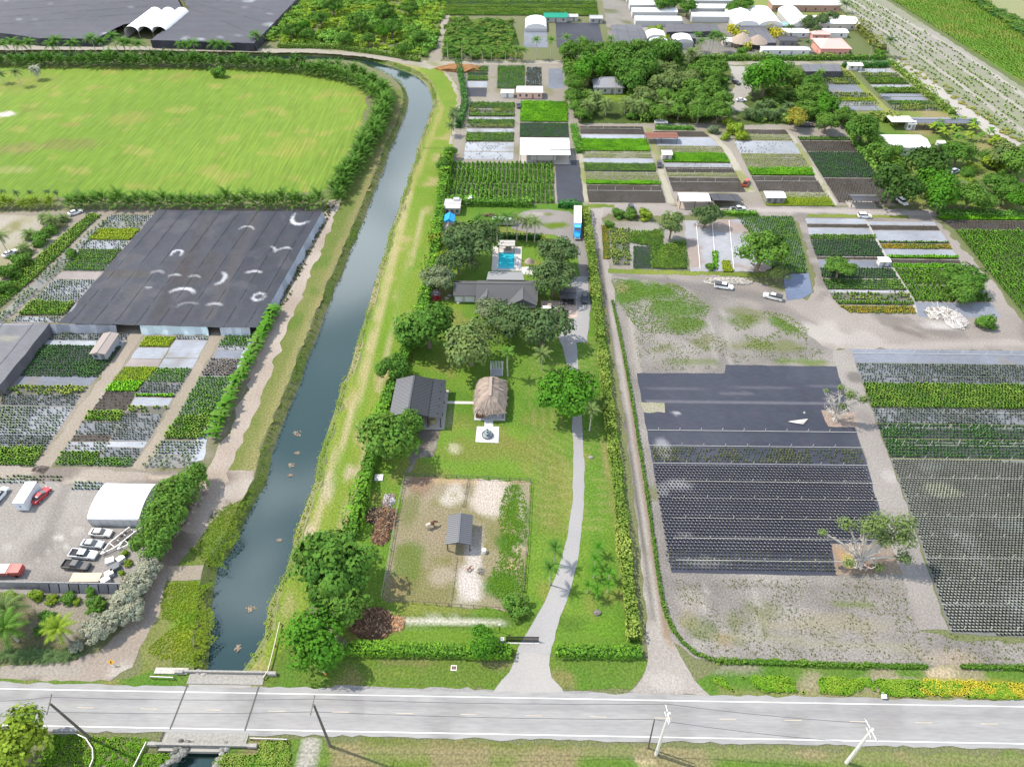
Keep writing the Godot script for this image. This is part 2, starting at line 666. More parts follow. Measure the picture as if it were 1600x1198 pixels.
func tree(kind: String, tn: String, x: float, z: float, w: float, label: String, group := "", called := "broadleaf_tree") -> Node3D:
	var o := thing(called, label, "bush" if called.ends_with("bush") or called.ends_with("shrub") else "tree", Vector3(x, 0, z), rng.randf() * TAU, group)
	o.scale = Vector3.ONE * w * .58
	inst("crown", K[kind][0], leaf_of(TONES[tn]), o)
	inst("trunk" if not called.ends_with("bush") else "stems", K[kind][1], M.bark, o)
	return o


# many trees of one look: each a thing of its own
func trees(kind: String, tn: String, flat: Array, label: String, group := "", called := "broadleaf_tree") -> void:
	for i in range(0, flat.size(),3):
		tree(kind if i % 2 == 0 or not K.has(kind + "2") else kind + "2", tn, flat[i], flat[i + 1], flat[i + 2], label, group, called)


func palm(kind: String, tn: String, x: float, z: float, h: float, r: float, label: String, group := "", fronds := 0) -> Node3D:
	var o := thing("palm_tree", label, "palm", Vector3(x, 0, z), rng.randf() * TAU, group)
	if h > .3:
		var t := inst("trunk", K.palm_trunk, M.bark, o)
		t.scale = Vector3(h * (1.0 if h > 5.0 else 1.7), h, h * (1.0 if h > 5.0 else 1.7))
	if fronds == 0:
		var c := inst("crown", K[kind], leaf_of(TONES[tn]), o)
		c.position = Vector3(.01 * h, h, 0)
		c.scale = Vector3.ONE * r
	for i in fronds:
		var t := float(i) / fronds
		var c := inst("frond", K.frond if t < .75 else K.frond_low, leaf_of(TONES[tn]), o)
		c.position = Vector3(.01 * h, h, 0)
		c.basis = Basis(UP, i * 2.399) * Basis(Vector3.BACK, lerpf(.85 if kind != "cycad" else .3,-.35 if kind != "cycad" else -.1, t)) * Basis().scaled(Vector3.ONE * r * rng.randf_range(.85,1.1))
	return o


func clump_row(flat: Array, w: float, tn: String, label: String, group: String) -> void:
	for i in range(0, flat.size(),2):
		var o := inst("areca_palm", K.areca if i % 4 == 0 else K.areca2, leaf_of(TONES[tn]), self)
		metas(o, label, "palm", group)
		var s := w * rng.randf_range(.8,1.2)
		o.transform = Transform3D(Basis(UP, rng.randf() * TAU) * Basis().scaled(Vector3(s, s * rng.randf_range(.85,1.15), s)), Vector3(flat[i], 0, flat[i + 1]))


# points along a line, a step apart, with some scatter
func along(line: PackedVector2Array, step: float, jit: float) -> Array:
	var o := []
	var cv := Curve2D.new()
	for p in line: cv.add_point(p)
	var l := cv.get_baked_length()
	var d := .0
	while d < l:
		var p := cv.sample_baked(d)
		o.append(p.x + rng.randf_range(-jit, jit))
		o.append(p.y + rng.randf_range(-jit, jit))
		d += step * rng.randf_range(.85,1.15)
	return o


func hedge(line: PackedVector2Array, w: float, h: float, c0: Color, c1: Color, label: String, leaf := .45, rough := .35, called := "hedge") -> void:
	var o := thing(called, label, "hedge", Vector3(line[0].x, 0, line[0].y))
	var core := B.new()
	var b := B.new()
	var org := Vector3(line[0].x, 0, line[0].y)
	for i in line.size() - 1:
		var p := Vector3(line[i].x, 0, line[i].y) - org
		var q := Vector3(line[i + 1].x, 0, line[i + 1].y) - org
		var d := (q - p).normalized()
		var s := Vector3(-d.z, 0, d.x)
		var l := p.distance_to(q)
		core.box((p + q) * .5 + UP * h * .33, Vector3(l, h * .66, w * .62), c0 * .9, Basis(d, UP, s))
		var area := l * (w + 2.0 * h)
		for k in int(area / (leaf * leaf) * 1.7):
			var u := rng.randf() * l
			var t := rng.randf() * (w + 2.0 * h)
			var at := p + d * u
			var nn := na.get_noise_2d((at.x + org.x) * 9.0, (at.z + org.z) * 9.0)
			var bulge := maxf(1.0 + nn * rough, .78)
			var nor := UP
			if t < w:
				at += s * (t - w * .5) + UP * h * bulge
			elif t < w + h:
				at += s * w * .5 * bulge + UP * (t - w) * bulge
				nor = (s + UP * .4).normalized()
			else:
				at += -s * w * .5 * bulge + UP * (t - w - h) * bulge
				nor = (-s + UP * .4).normalized()
			var c := c0.lerp(c1, clampf(rng.randf() * .8 + nn * .8,0,1)) * rng.randf_range(1.0,1.75)
			leaf_quad(b, at + rdir() * leaf * .3, (nor + rdir() * .5).normalized(), leaf * rng.randf_range(.7,1.4), c)
	part("foliage", b, M.leaf, o)
	part("branches", core, M.leaf, o)


# rows of plants inside an outline
func rows(called: String, poly: PackedVector2Array, mesh: String, dx: float, dz: float, s: float, sy: float, c0: Color, c1: Color, label: String, turn := .0, jit := .12, gap := .0, y := .03) -> void:
	var lo := Vector2(1e9,1e9)
	var hi := -lo
	for p in poly:
		var q := p.rotated(-turn)
		lo = lo.min(q)
		hi = hi.max(q)
	var where := []
	var cols := PackedColorArray()
	var j := lo.y + dz * .5
	var odd := false
	while j < hi.y:
		var i := lo.x + dx * (.75 if odd else .25)
		odd = not odd and (mesh != "fern" or dx < 1.4)
		while i < hi.x:
			var p := Vector2(i + rng.randf_range(-jit, jit) * dx, j + rng.randf_range(-jit, jit) * dz).rotated(turn)
			i += dx
			if not Geometry2D.is_point_in_polygon(p, poly):
				continue
			var n := na.get_noise_2d(p.x * 8.0, p.y * 8.0)
			if gap > .0 and rng.randf() + n * .8 < gap:
				continue
			var k := s * (rng.randf_range(.94,1.06) if mesh == "dot" else rng.randf_range(.75,1.25) * (1.0 + n * .3))
			where.append(Transform3D(Basis(UP, rng.randf() * TAU) * Basis().scaled(Vector3(k, k * sy, k)), Vector3(p.x, y, p.y)))
			cols.append(c0.lerp(c1, clampf(rng.randf() + n, 0,1)) * 1.45)
		j += dz
	if where.size():
		var o := mass(called, K[mesh], M.leaf, where, cols)
		metas(o, label, "plants")


# scattered plants in a strip along a line
func scatter(called: String, poly: PackedVector2Array, mesh: String, count: int, s: float, sy: float, c0: Color, c1: Color, label: String, y := .0, patch := .0) -> void:
	var lo := poly[0]
	var hi := poly[0]
	for p in poly:
		lo = lo.min(p)
		hi = hi.max(p)
	var where := []
	var cols := PackedColorArray()
	var tries := 0
	while where.size() < count and tries < count * 30:
		tries += 1
		var p := Vector2(rng.randf_range(lo.x, hi.x), rng.randf_range(lo.y, hi.y))
		if not Geometry2D.is_point_in_polygon(p, poly) or (absf(p.y + 49.4) < 7.4 and absf(p.x + 52.5) < 9.5):
			continue
		var n := na.get_noise_2d(p.x * 10.0, p.y * 10.0)
		if patch != .0 and n < patch:
			continue
		var k := s * rng.randf_range(.6,1.35)
		where.append(Transform3D(Basis(UP, rng.randf() * TAU) * Basis().scaled(Vector3(k, k * sy, k)), Vector3(p.x, y, p.y)))
		cols.append(c0.lerp(c1, clampf(rng.randf() + n, 0,1)) * 1.35)
	if where.size():
		metas(mass(called, K[mesh], M.leaf, where, cols), label, "plants")


# ---------------------------------------------------------------- vehicles and buildings
func paint(t: Color) -> StandardMaterial3D:
	var key := "paint" + t.to_html()
	if not M.has(key):
		var m: StandardMaterial3D = M.gloss.duplicate()
		m.albedo_color = t.linear_to_srgb()
		M[key] = m
	return M[key]


const W1 := Color(1,1,1)
const BLACK := Color(.015,.015,.017)
const GLASS := Color(.02,.026,.03)


func make_wheels() -> void:
	var b := B.new()
	b.rod(Vector3(0,0,-.12), Vector3(0,0,.12),.35, Color(.018,.018,.02),14)
	K.tyre = b.mesh()
	b = B.new()
	b.rod(Vector3(0,0,-.13), Vector3(0,0,.13),.2, Color(.35,.35,.37),10)
	K.rim = b.mesh()
	b = B.new()
	b.box(Vector3.ZERO, Vector3(.08,.16,.36), Color(.75,.76,.72))
	K.headlight = b.mesh()
	b = B.new()
	b.box(Vector3.ZERO, Vector3(.06,.18,.3), Color(.35,.02,.015))
	K.taillight = b.mesh()


func car(kind: String, x: float, z: float, turn: float, col: Color, label: String, category := "car", open_hatch := false) -> Node3D:
	var o := thing("parked_" + category.replace(" ", "_"), label, category, Vector3(x, .05, z), turn)
	var b := B.new()
	var g := B.new()
	var r := B.new()
	var ln := 2.3
	if kind == "sedan":
		b.loft([[-2.35,.72,.68,.45,.78], [-2.2,.88,.8,.3,.96], [-1.3,.91,.86,.24,1.0], [.9,.91,.86,.24,.98], [1.8,.9,.8,.26,.86], [2.2,.84,.74,.3,.76], [2.35,.7,.64,.4,.66]], W1)
		g.loft([[-1.8,.74,.62,.95,1.0], [-1.05,.82,.62,.97,1.4], [.1,.82,.62,.97,1.42], [1.05,.78,.66,.95,.99]], GLASS)
		r.loft([[-1.15,.62,.55,1.36,1.41], [-.9,.64,.58,1.38,1.46], [.05,.64,.58,1.4,1.47], [.25,.62,.55,1.36,1.41]], W1)
	elif kind == "suv":
		b.loft([[-2.3,.8,.76,.45,.95], [-2.2,.92,.86,.32,1.05], [.9,.94,.88,.3,1.05], [1.9,.92,.82,.32,.98], [2.3,.8,.72,.4,.85]], W1)
		g.loft([[-2.2,.84,.7,1.03,1.1], [-1.95,.86,.7,1.03,1.62], [.3,.86,.7,1.03,1.64], [1.15,.8,.7,1.0,1.06]], GLASS)
		r.loft([[-2.0,.7,.64,1.58,1.68], [.3,.72,.66,1.6,1.71], [.45,.7,.62,1.55,1.62]], W1)
	else:
		ln = 2.75
		b.loft([[-2.8,.86,.84,.5,.8], [-2.7,.96,.94,.42,.82], [.0,.96,.92,.4,.84], [1.4,.96,.9,.4,1.1], [2.5,.94,.84,.42,1.02], [2.8,.82,.76,.5,.9]], W1)
		b.box(Vector3(-2.74,.98,0), Vector3(.08,.36,1.8), W1)
		for s in [-1.0,1.0]:
			b.box(Vector3(-1.75,.98, s * .9), Vector3(2.0,.36,.1), W1)
		b.loft([[-.75,.94,.88,.8,1.1], [1.3,.94,.88,.8,1.12]], W1)
		g.loft([[-.78,.84,.7,1.1,1.3], [-.6,.86,.7,1.1,1.72], [.55,.86,.7,1.1,1.74], [1.3,.8,.72,1.1,1.14]], GLASS)
		r.loft([[-.68,.7,.62,1.66,1.76], [.5,.72,.66,1.7,1.8], [.72,.7,.62,1.62,1.7]], W1)
		var bed := B.new()
		bed.box(Vector3(-1.75,.845,0), Vector3(1.95,.03,1.7), BLACK)
		part("cargo_bed", bed, M.plain, o)
		if kind == "capped":
			var cap := B.new()
			cap.loft([[-2.74,.9,.8,1.14,1.68], [-.8,.9,.8,1.14,1.7]], W1)
			part("bed_cap", cap, paint(Color(.03,.03,.035)), o)
	part("body", b, paint(col), o)
	part("cabin_glass", g, M.glass, o)
	part("roof_panel", r, paint(col), o)
	for sx in [-1.0,1.0]:
		for sz in [-1.0,1.0]:
			var t := inst("wheel", K.tyre, M.plain, o)
			t.position = Vector3(sx * ln * .62,.35, sz * .84)
			inst("rim", K.rim, M.metal, t)
	for sz in [-.62,.62]:
		inst("headlight", K.headlight, M.glass, o).position = Vector3(ln - .05,.72, sz)
		inst("taillight", K.taillight, M.glass, o).position = Vector3(-ln, .8, sz)
	return o


func gable_roof(b: B, x0: float, x1: float, z0: float, z1: float, ye: float, yr: float, col: Color, ribs := .0, along_x := true, cut := .0) -> void:
	var f := func(u: float, t: float, y: float) -> Vector3: return Vector3(u, y, t) if along_x else Vector3(t, y, u)
	var u0 := x0 if along_x else z0
	var u1 := x1 if along_x else z1
	var t0 := z0 if along_x else x0
	var t1 := z1 if along_x else x1
	var tm := (t0 + t1) * .5
	for s in 2:
		var te := t0 if s == 0 else t1
		var hint := Vector3(0,1,0)
		b.quad(f.call(u0, te, ye), f.call(u1, te, ye), f.call(u1 - cut, tm, yr), f.call(u0 + cut, tm, yr), col, hint)
		b.quad(f.call(u0, te, ye - .15), f.call(u1, te, ye - .15), f.call(u1 - cut, tm, yr - .15), f.call(u0 + cut, tm, yr - .15), col, -hint)
		b.quad(f.call(u0, te, ye), f.call(u1, te, ye), f.call(u1, te, ye - .15), f.call(u0, te, ye - .15), col, f.call(.0, te - tm, .0))
		if ribs > .0:
			var k := int((u1 - u0) / ribs)
			for i in k + 1:
				var u := u0 + (u1 - u0) * i / k
				b.bar(f.call(u, te, ye + .03), f.call(u, tm, yr + .03),.09,.09, col * .85)
	for u in [u0, u1]:
		var um: float = u0 + cut if u == u0 else u1 - cut
		b.tri(f.call(u, t0, ye), f.call(um, tm, yr), f.call(u, t1, ye), col, f.call(u - (u0 + u1) * .5,.0,.3))
	b.bar(f.call(u0 + cut, tm, yr + .04), f.call(u1 - cut, tm, yr + .04),.35,.08, col * 1.1)


# a small house or shed seen from far: walls, roof, doors and windows; centre at x,z
func house(called: String, label: String, category: String, x: float, z: float, lx: float, lz: float, h: float, rise: float, roofc: Color, wallc: Color, along_x := true, wins := 3, over := .4, rm: Material = null, turn := .0) -> Node3D:
	var o := thing(called, label, category, Vector3(x, 0, z), turn)
	var b := B.new()
	b.box(Vector3(0, h * .5,0), Vector3(lx, h, lz), wallc)
	part("wall", b, M.matte, o)
	var r := B.new()
	gable_roof(r, -lx * .5 - over, lx * .5 + over, -lz * .5 - over, lz * .5 + over, h + .1, h + .1 + rise, roofc, .0, along_x, minf(lx, lz) * .4 if rise > .8 and rm == M.shingle else .0)
	part("roof", r, rm if rm else M.matte, o)
	for i in wins:
		var w := B.new()
		var wx := (float(i) + .5) / wins * lx - lx * .5
		var door := i == wins / 2
		w.box(Vector3(wx, (1.05 if door else 1.5) if h > 2.0 else h * .5, lz * .5 + .02), Vector3(.95,2.1 if door else 1.1,.08) * minf(1.0, h / 2.4), Color(.05,.06,.07) if not door else wallc * .45)
		part("door" if door else "window", w, M.glass if not door else M.matte, o)
	return o


# open sided shed on posts
func pole_shed(called: String, label: String, x0: float, x1: float, z0: float, z1: float, h: float, rise: float, roofc: Color, category := "shed", ribs := .0, along_x := true, floorc := Color(0,0,0), mat: Material = null) -> Node3D:
	var o := thing(called, label, category, Vector3((x0 + x1) * .5,0, (z0 + z1) * .5))
	var lx := x1 - x0
	var lz := z1 - z0
	var r := B.new()
	gable_roof(r, -lx * .5, lx * .5,-lz * .5, lz * .5, h, h + rise, roofc, ribs, along_x)
	part("roof", r, mat if mat else M.metal, o)
	var n := maxi(1, int((lx if along_x else lz) / 5.0))
	for i in n + 1:
		for s in [-1.0,1.0]:
			var p := B.new()
			var u := (float(i) / n - .5)
			var at: Vector3 = Vector3(u * (lx - .6), h * .5 - .05, s * (lz * .5 - .3)) if along_x else Vector3(s * (lx * .5 - .3), h * .5 - .05, u * (lz - .6))
			p.box(at, Vector3(.2, h - .1,.2), Color(.06,.055,.05))
			part("post", p, M.matte, o)
	if floorc.r > .0:
		var f := B.new()
		f.box(Vector3(0,.08,0), Vector3(lx + .4,.16, lz + .4), floorc)
		part("floor_slab", f, M.matte, o)
	return o


# shade cloth stretched over posts; corners as seen from above: far left, far right, near right, near left
func shade(called: String, label: String, p: PackedVector2Array, h: float, s: Dictionary, cell: float, curtains: Array, cc: Color, seams := 6, group := "") -> Node3D:
	var mid := Vector2.ZERO
	for q in p: mid += q / p.size()
	var o := thing(called, label, "shade house", Vector3(mid.x, 0, mid.y),.0, group)
	var lift := func(x: float, z: float) -> float: return h + na.get_noise_2d(x * 6.0, z * 6.0) * .2 - .22 * absf(sin(x * PI / 6.2)) * absf(sin(z * PI / 9.0)) + .06 * nb.get_noise_2d(x * 9.0, z * 9.0)
	var b := sheet(p, h, cell, s, lift)
	for i in b.v.size(): b.v[i] -= Vector3(mid.x, 0, mid.y)
	var e := ArrayMesh.new()
	var a := []
	a.resize(Mesh.ARRAY_MAX)
	a[Mesh.ARRAY_VERTEX] = b.v
	a[Mesh.ARRAY_COLOR] = b.c
	var st := SurfaceTool.new()
	e.add_surface_from_arrays(Mesh.PRIMITIVE_TRIANGLES, a)
	st.create_from(e, 0)
	st.generate_normals()
	inst("roof_cloth", st.commit(), M.cloth, o)
	for i in curtains:
		var u := p[i]
		var w := p[(i + 1) % p.size()]
		var out := Vector2((w - u).y, -(w - u).x).normalized() * .7
		if (u + out - mid).length() < (u - out - mid).length(): out = -out
		var c := B.new()
		var k := maxi(2, int(u.distance_to(w) / 3.0))
		for j in k:
			var q0 := u.lerp(w, float(j) / k) - mid
			var q1 := u.lerp(w, float(j + 1) / k) - mid
			var y0: float = lift.call(q0.x + mid.x, q0.y + mid.y) + .01
			var y1: float = lift.call(q1.x + mid.x, q1.y + mid.y) + .01
			var o0: Vector2 = q0 + out * (.8 + .4 * sin(j * 1.7))
			var o1: Vector2 = q1 + out * (.8 + .4 * sin(j * 1.7 + 1.7))
			c.quad(Vector3(q0.x, y0, q0.y), Vector3(q1.x, y1, q1.y), Vector3(o1.x, .02, o1.y), Vector3(o0.x, .02, o0.y), cc * rng.randf_range(.85,1.15), Vector3(out.x, .3, out.y))
		part("side_curtain", c, M.cloth, o)
	for j in seams:
		var t := (j + .5) / seams
		var q0 := p[0].lerp(p[1], t)
		var q1 := p[3].lerp(p[2], t)
		var sm := B.new()
		for k in 8:
			var a0 := q0.lerp(q1, k / 8.0)
			var a1 := q0.lerp(q1, (k + 1) / 8.0)
			sm.bar(Vector3(a0.x - mid.x, lift.call(a0.x, a0.y) + .06, a0.y - mid.y), Vector3(a1.x - mid.x, lift.call(a1.x, a1.y) + .06, a1.y - mid.y),.07,.04, (s.a as Color) * .6)
		part("seam", sm, M.cloth, o)
	for i in p.size():
		var u := p[i]
		var w := p[(i + 1) % p.size()]
		var k := maxi(1, int(u.distance_to(w) / 12.0))
		for j in k:
			var q := u.lerp(w, float(j) / k).lerp(mid, .005) - mid
			var c := B.new()
			c.rod(Vector3(q.x, 0, q.y), Vector3(q.x, h - .3, q.y),.08, Color(.2,.17,.13))
			part("post", c, M.matte, o)
	return o


# plastic covered arches; each bay runs along z (or x)
func hoop_house(called: String, label: String, x0: float, x1: float, z0: float, z1: float, h: float, rise: float, bays: int, col: Color, along_z := true, open_ends := true, category := "greenhouse", group := "") -> Node3D:
	var o := thing(called, label, category, Vector3((x0 + x1) * .5,0, (z0 + z1) * .5),.0, group)
	var lx := x1 - x0
	var lz := z1 - z0
	var cross := lx if along_z else lz
	var deep := lz if along_z else lx
	var f := func(u: float, y: float, d: float) -> Vector3: return Vector3(u, y, d) if along_z else Vector3(d, y, u)
	for k in bays:
		var b := B.new()
		var c0 := -cross * .5 + cross * k / bays
		var w := cross / bays
		var n := 12
		for i in n:
			var a0 := PI * i / n
			var a1 := PI * (i + 1) / n
			var p0 := Vector2(c0 + w * .5 - cos(a0) * w * .5, h + sin(a0) * rise)
			var p1 := Vector2(c0 + w * .5 - cos(a1) * w * .5, h + sin(a1) * rise)
			b.quad(f.call(p0.x, p0.y, -deep * .5), f.call(p1.x, p1.y, -deep * .5), f.call(p1.x, p1.y, deep * .5), f.call(p0.x, p0.y, deep * .5), col, Vector3(0,1,0))
			if not open_ends:
				for s in [-.5,.5]:
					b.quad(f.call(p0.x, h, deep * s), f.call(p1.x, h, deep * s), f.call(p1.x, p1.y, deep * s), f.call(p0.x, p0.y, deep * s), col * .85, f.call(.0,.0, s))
		part("roof_cover", b, M.matte, o)
	var wl := B.new()
	for s in [-.5,.5]:
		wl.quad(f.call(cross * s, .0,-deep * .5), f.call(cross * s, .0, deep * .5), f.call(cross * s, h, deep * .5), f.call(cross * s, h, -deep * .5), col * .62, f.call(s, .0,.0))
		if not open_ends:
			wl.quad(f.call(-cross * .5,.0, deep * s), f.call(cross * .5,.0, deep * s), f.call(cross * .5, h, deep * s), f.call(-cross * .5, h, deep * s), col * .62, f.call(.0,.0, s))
	part("wall", wl, M.matte, o)
	for k in bays + 1:
		for s in [-.5,.5]:
			var p := B.new()
			p.box(f.call(-cross * .5 + cross * k / bays, h * .5, deep * s * .995), Vector3(.15, h, .15), Color(.3,.3,.3))
			part("post", p, M.metal, o)
	return o


# irrigation line: a pipe on the ground with upright risers
func pipe_line(x0: float, x1: float, z: float, step: float, label: String, tall := .9, group := "", slant := .0) -> void:
	var o := thing("irrigation_line", label, "irrigation pipe", Vector3(x0,0, z),.0, group)
	var b := B.new()
	b.rod(Vector3(0,.22,0), Vector3(x1 - x0,.22, slant),.055, Color(.38,.38,.355),5)
	part("pipe", b, M.plain, o)
	var n := int((x1 - x0) / step)
	if not K.has("riser"):
		b = B.new()
		b.rod(Vector3(0,.2,0), Vector3(0,1.0,0),.045, Color(.45,.45,.42),5)
		b.box(Vector3(0,1.03,0), Vector3(.12,.1,.12), Color(.3,.28,.2))
		K.riser = b.mesh()
	for i in n:
		var r := inst("riser", K.riser, M.plain, o)
		r.position = Vector3((i + .5) * step, 0, slant * (i + .5) / n)
		r.scale = Vector3(1, tall, 1)


const BEDS := {   # mesh, spacing across, spacing along, size, height ratio, two plant tones, gap, cloth
	"hi": ["tuft", .75,.75,.95,.75, Color(.065,.19,.012), Color(.1,.25,.015),.0, Color(.03,.05,.015)],
	"lime": ["tuft", .62,.62,.75,.65, Color(.12,.19,.015), Color(.17,.22,.02),.0, Color(.06,.07,.02)],
	"md": ["tuft", .8,1.1,.95,.8, Color(.05,.12,.02), Color(.085,.16,.03),.0, Color(.05,.06,.045)],
	"mix": ["tuft", 1.0,1.2,1.1,.8, Color(.05,.1,.02), Color(.14,.18,.04),.15, Color(.1,.1,.085)],
	"dk": ["tuft", .8,.95,.8,.7, Color(.028,.07,.026), Color(.04,.085,.03),.0, Color(.05,.055,.055)],
	"br": ["tuft", 1.0,1.1,.5,.6, Color(.05,.06,.03), Color(.07,.06,.04),.1, Color(.062,.054,.05)],
	"pale": ["tuft", .85,.9,.75,.5, Color(.16,.195,.075), Color(.2,.225,.1),.05, Color(.17,.17,.11)],
	"yl": ["tuft", .65,.75,.7,.7, Color(.26,.18,.02), Color(.09,.13,.025),.0, Color(.05,.07,.02)],
	"gg": ["agave", 1.3,1.3,1.6,.7, Color(.09,.13,.085), Color(.13,.17,.1),.05, Color(.2,.2,.2)],
	"pt": ["pot", .75,.85,.7,.85, Color(.05,.075,.045), Color(.08,.11,.055),.04, Color(.23,.245,.28)],
	"ptd": ["pot", .66,.75,.64,.85, Color(.035,.05,.035), Color(.055,.07,.05),.02, Color(.13,.14,.155)],
	"ptb": ["pot", .7,.85,.75,.9, Color(.06,.055,.05), Color(.09,.08,.07),.02, Color(.15,.15,.155)],
	"ptg": ["fern", .75,.9,.95,.8, Color(.045,.115,.018), Color(.075,.15,.03),.0, Color(.11,.125,.12)],
	"sh": ["fern", .8,.8,1.1,.8, Color(.055,.13,.016), Color(.105,.17,.03),.0, Color(.07,.08,.05)],
	"rw": ["fern", 1.7,.7,1.3,.8, Color(.055,.14,.015), Color(.075,.165,.02),.0, Color(.05,.07,.025)],
	"wt": ["", 0,0,0,0, W1, W1,.0, Color(.26,.28,.32)],
	"wp": ["tuft", 1.3,1.4,.5,.6, Color(.04,.07,.02), Color(.04,.04,.035),.6, Color(.27,.29,.32)],
	"pk": ["", 0,0,0,0, W1, W1,.0, Color(.25,.22,.215)],
	"bl": ["", 0,0,0,0, W1, W1,.0, Color(.04,.043,.056)],
	"gy": ["", 0,0,0,0, W1, W1,.0, Color(.15,.165,.2)],
	"so": ["", 0,0,0,0, W1, W1,.0, Color(.2,.17,.14)],
}


func bed(kind: String, poly: PackedVector2Array, label: String, y := .05) -> void:
	var t: Array = BEDS[kind]
	var g: Color = t[8]
	var stains := {"a": g * .8, "b": g * 1.2, "f": 5.0}
	if g.r > .15:
		stains.c = Color(.16,.14,.12)
		stains.ct = .28
		stains.ck = .6
	land("ground_cloth" if g.r > .1 or g.b > g.r else "bed_soil", poly, y, 1.6, stains, M.tilled if kind in ["br", "dk", "pale"] else M.cloth, "ground under " + label, .12)
	if t[0] != "":
		rows("nursery_plants", poly, t[0], t[1], t[2], t[3], t[4], t[5], t[6], label, .0,.14, t[7], y)


func horse(x: float, z: float, turn: float, size: float, fore: Color, rear: Color, label: String) -> void:
	var b := B.new()
	var P := func(a: Array) -> PackedVector3Array:
		var o := PackedVector3Array()
		for q in a: o.append(q)
		return o
	b.tube(P.call([Vector3(-.85,1.15,0), Vector3(-.7,1.2,0), Vector3(-.35,1.15,0), Vector3(.02,1.12,0)]), PackedFloat32Array([.12,.3,.31,.31]), rear, 10)
	b.tube(P.call([Vector3(.0,1.12,0), Vector3(.4,1.16,0), Vector3(.65,1.2,0), Vector3(.8,1.2,0)]), PackedFloat32Array([.31,.32,.27,.12]), fore, 10)
	b.tube(P.call([Vector3(.6,1.28,0), Vector3(.95,1.3,.02), Vector3(1.25,1.05,.04)]), PackedFloat32Array([.22,.16,.12]), fore, 8)
	b.tube(P.call([Vector3(1.2,1.12,.04), Vector3(1.38,.9,.05), Vector3(1.5,.62,.05)]), PackedFloat32Array([.13,.12,.07]), fore, 8)
	for s in [-1.0,1.0]:
		b.tube(P.call([Vector3(1.2,1.22,.04 + s * .06), Vector3(1.18,1.34,.04 + s * .08)]), PackedFloat32Array([.04,.01]), fore, 5)
		b.tube(P.call([Vector3(.58,1.05, s * .17), Vector3(.6,.58, s * .17), Vector3(.57 + s * .05,.3, s * .17), Vector3(.58 + s * .08,.0, s * .17)]), PackedFloat32Array([.13,.075,.05,.06]), fore, 7)
		b.tube(P.call([Vector3(-.68,1.1, s * .17), Vector3(-.55,.8, s * .19), Vector3(-.8,.52, s * .18), Vector3(-.74 + s * .06,.0, s * .18)]), PackedFloat32Array([.2,.12,.06,.06]), rear, 7)
	b.tube(P.call([Vector3(-.9,1.22,0), Vector3(-1.05,.95,0), Vector3(-1.08,.5,.02)]), PackedFloat32Array([.04,.08,.03]), rear * .7,6)
	b.tube(P.call([Vector3(.62,1.5,0), Vector3(.95,1.46,.02), Vector3(1.2,1.24,.04)]), PackedFloat32Array([.03,.07,.04]), fore * .5,5)
	var o := solo("horse", b, M.matte, label, "horse")
	o.position = Vector3(x, .03, z)
	o.rotation.y = turn
	o.scale = Vector3.ONE * size


func fence(line: PackedVector2Array, label: String, step: float, h: float, col: Color, rails: int, pr := .08) -> void:
	var o := thing("paddock_fence", label, "fence", Vector3(line[0].x, 0, line[0].y))
	var org := Vector3(line[0].x, 0, line[0].y)
	for i in line.size() - 1:
		var p := Vector3(line[i].x, 0, line[i].y) - org
		var q := Vector3(line[i + 1].x, 0, line[i + 1].y) - org
		var k := maxi(1, roundi(p.distance_to(q) / step))
		for j in k + (1 if i == line.size() - 2 else 0):
			var c := B.new()
			var at := p.lerp(q, float(j) / k)
			c.rod(at, at + UP * h, pr, col, 6)
			part("post", c, M.bark, o)
		for j in rails:
			var c := B.new()
			var y := h * (j + .8) / rails
			c.bar(p + UP * y, q + UP * y, .05,.12, col)
			part("rail", c, M.bark, o)


func rail(line: PackedVector2Array, label: String, h: float, col: Color, step := 2.5) -> void:
	var o := thing("guardrail", label, "guardrail", Vector3(line[0].x, 0, line[0].y))
	var org := Vector3(line[0].x, 0, line[0].y)
	for i in line.size() - 1:
		var p := Vector3(line[i].x, 0, line[i].y) - org
		var q := Vector3(line[i + 1].x, 0, line[i + 1].y) - org
		var c := B.new()
		c.bar(p + UP * h, q + UP * h, .12,.3, col)
		part("beam", c, M.metal, o)
		var k := maxi(1, int(p.distance_to(q) / step))
		for j in k + 1:
			var at := p.lerp(q, float(j) / k)
			var s := B.new()
			s.box(at + UP * (h * .5 - .02), Vector3(.15, h, .15), Color(.2,.17,.13))
			part("post", s, M.bark, o)


func wire(p: Vector3, q: Vector3, sag: float, r: float, label: String) -> void:
	var pts := PackedVector3Array()
	var rad := PackedFloat32Array()
	for i in 13:
		var t := i / 12.0
		pts.append(p.lerp(q, t) - UP * sag * 4.0 * t * (1.0 - t) - p)
		rad.append(r)
	var b := B.new()
	b.tube(pts, rad, Color(.05,.05,.055),5)
	var o := solo("power_line", b, M.plain, label, "cable", "cables strung between the poles")
	o.position = p


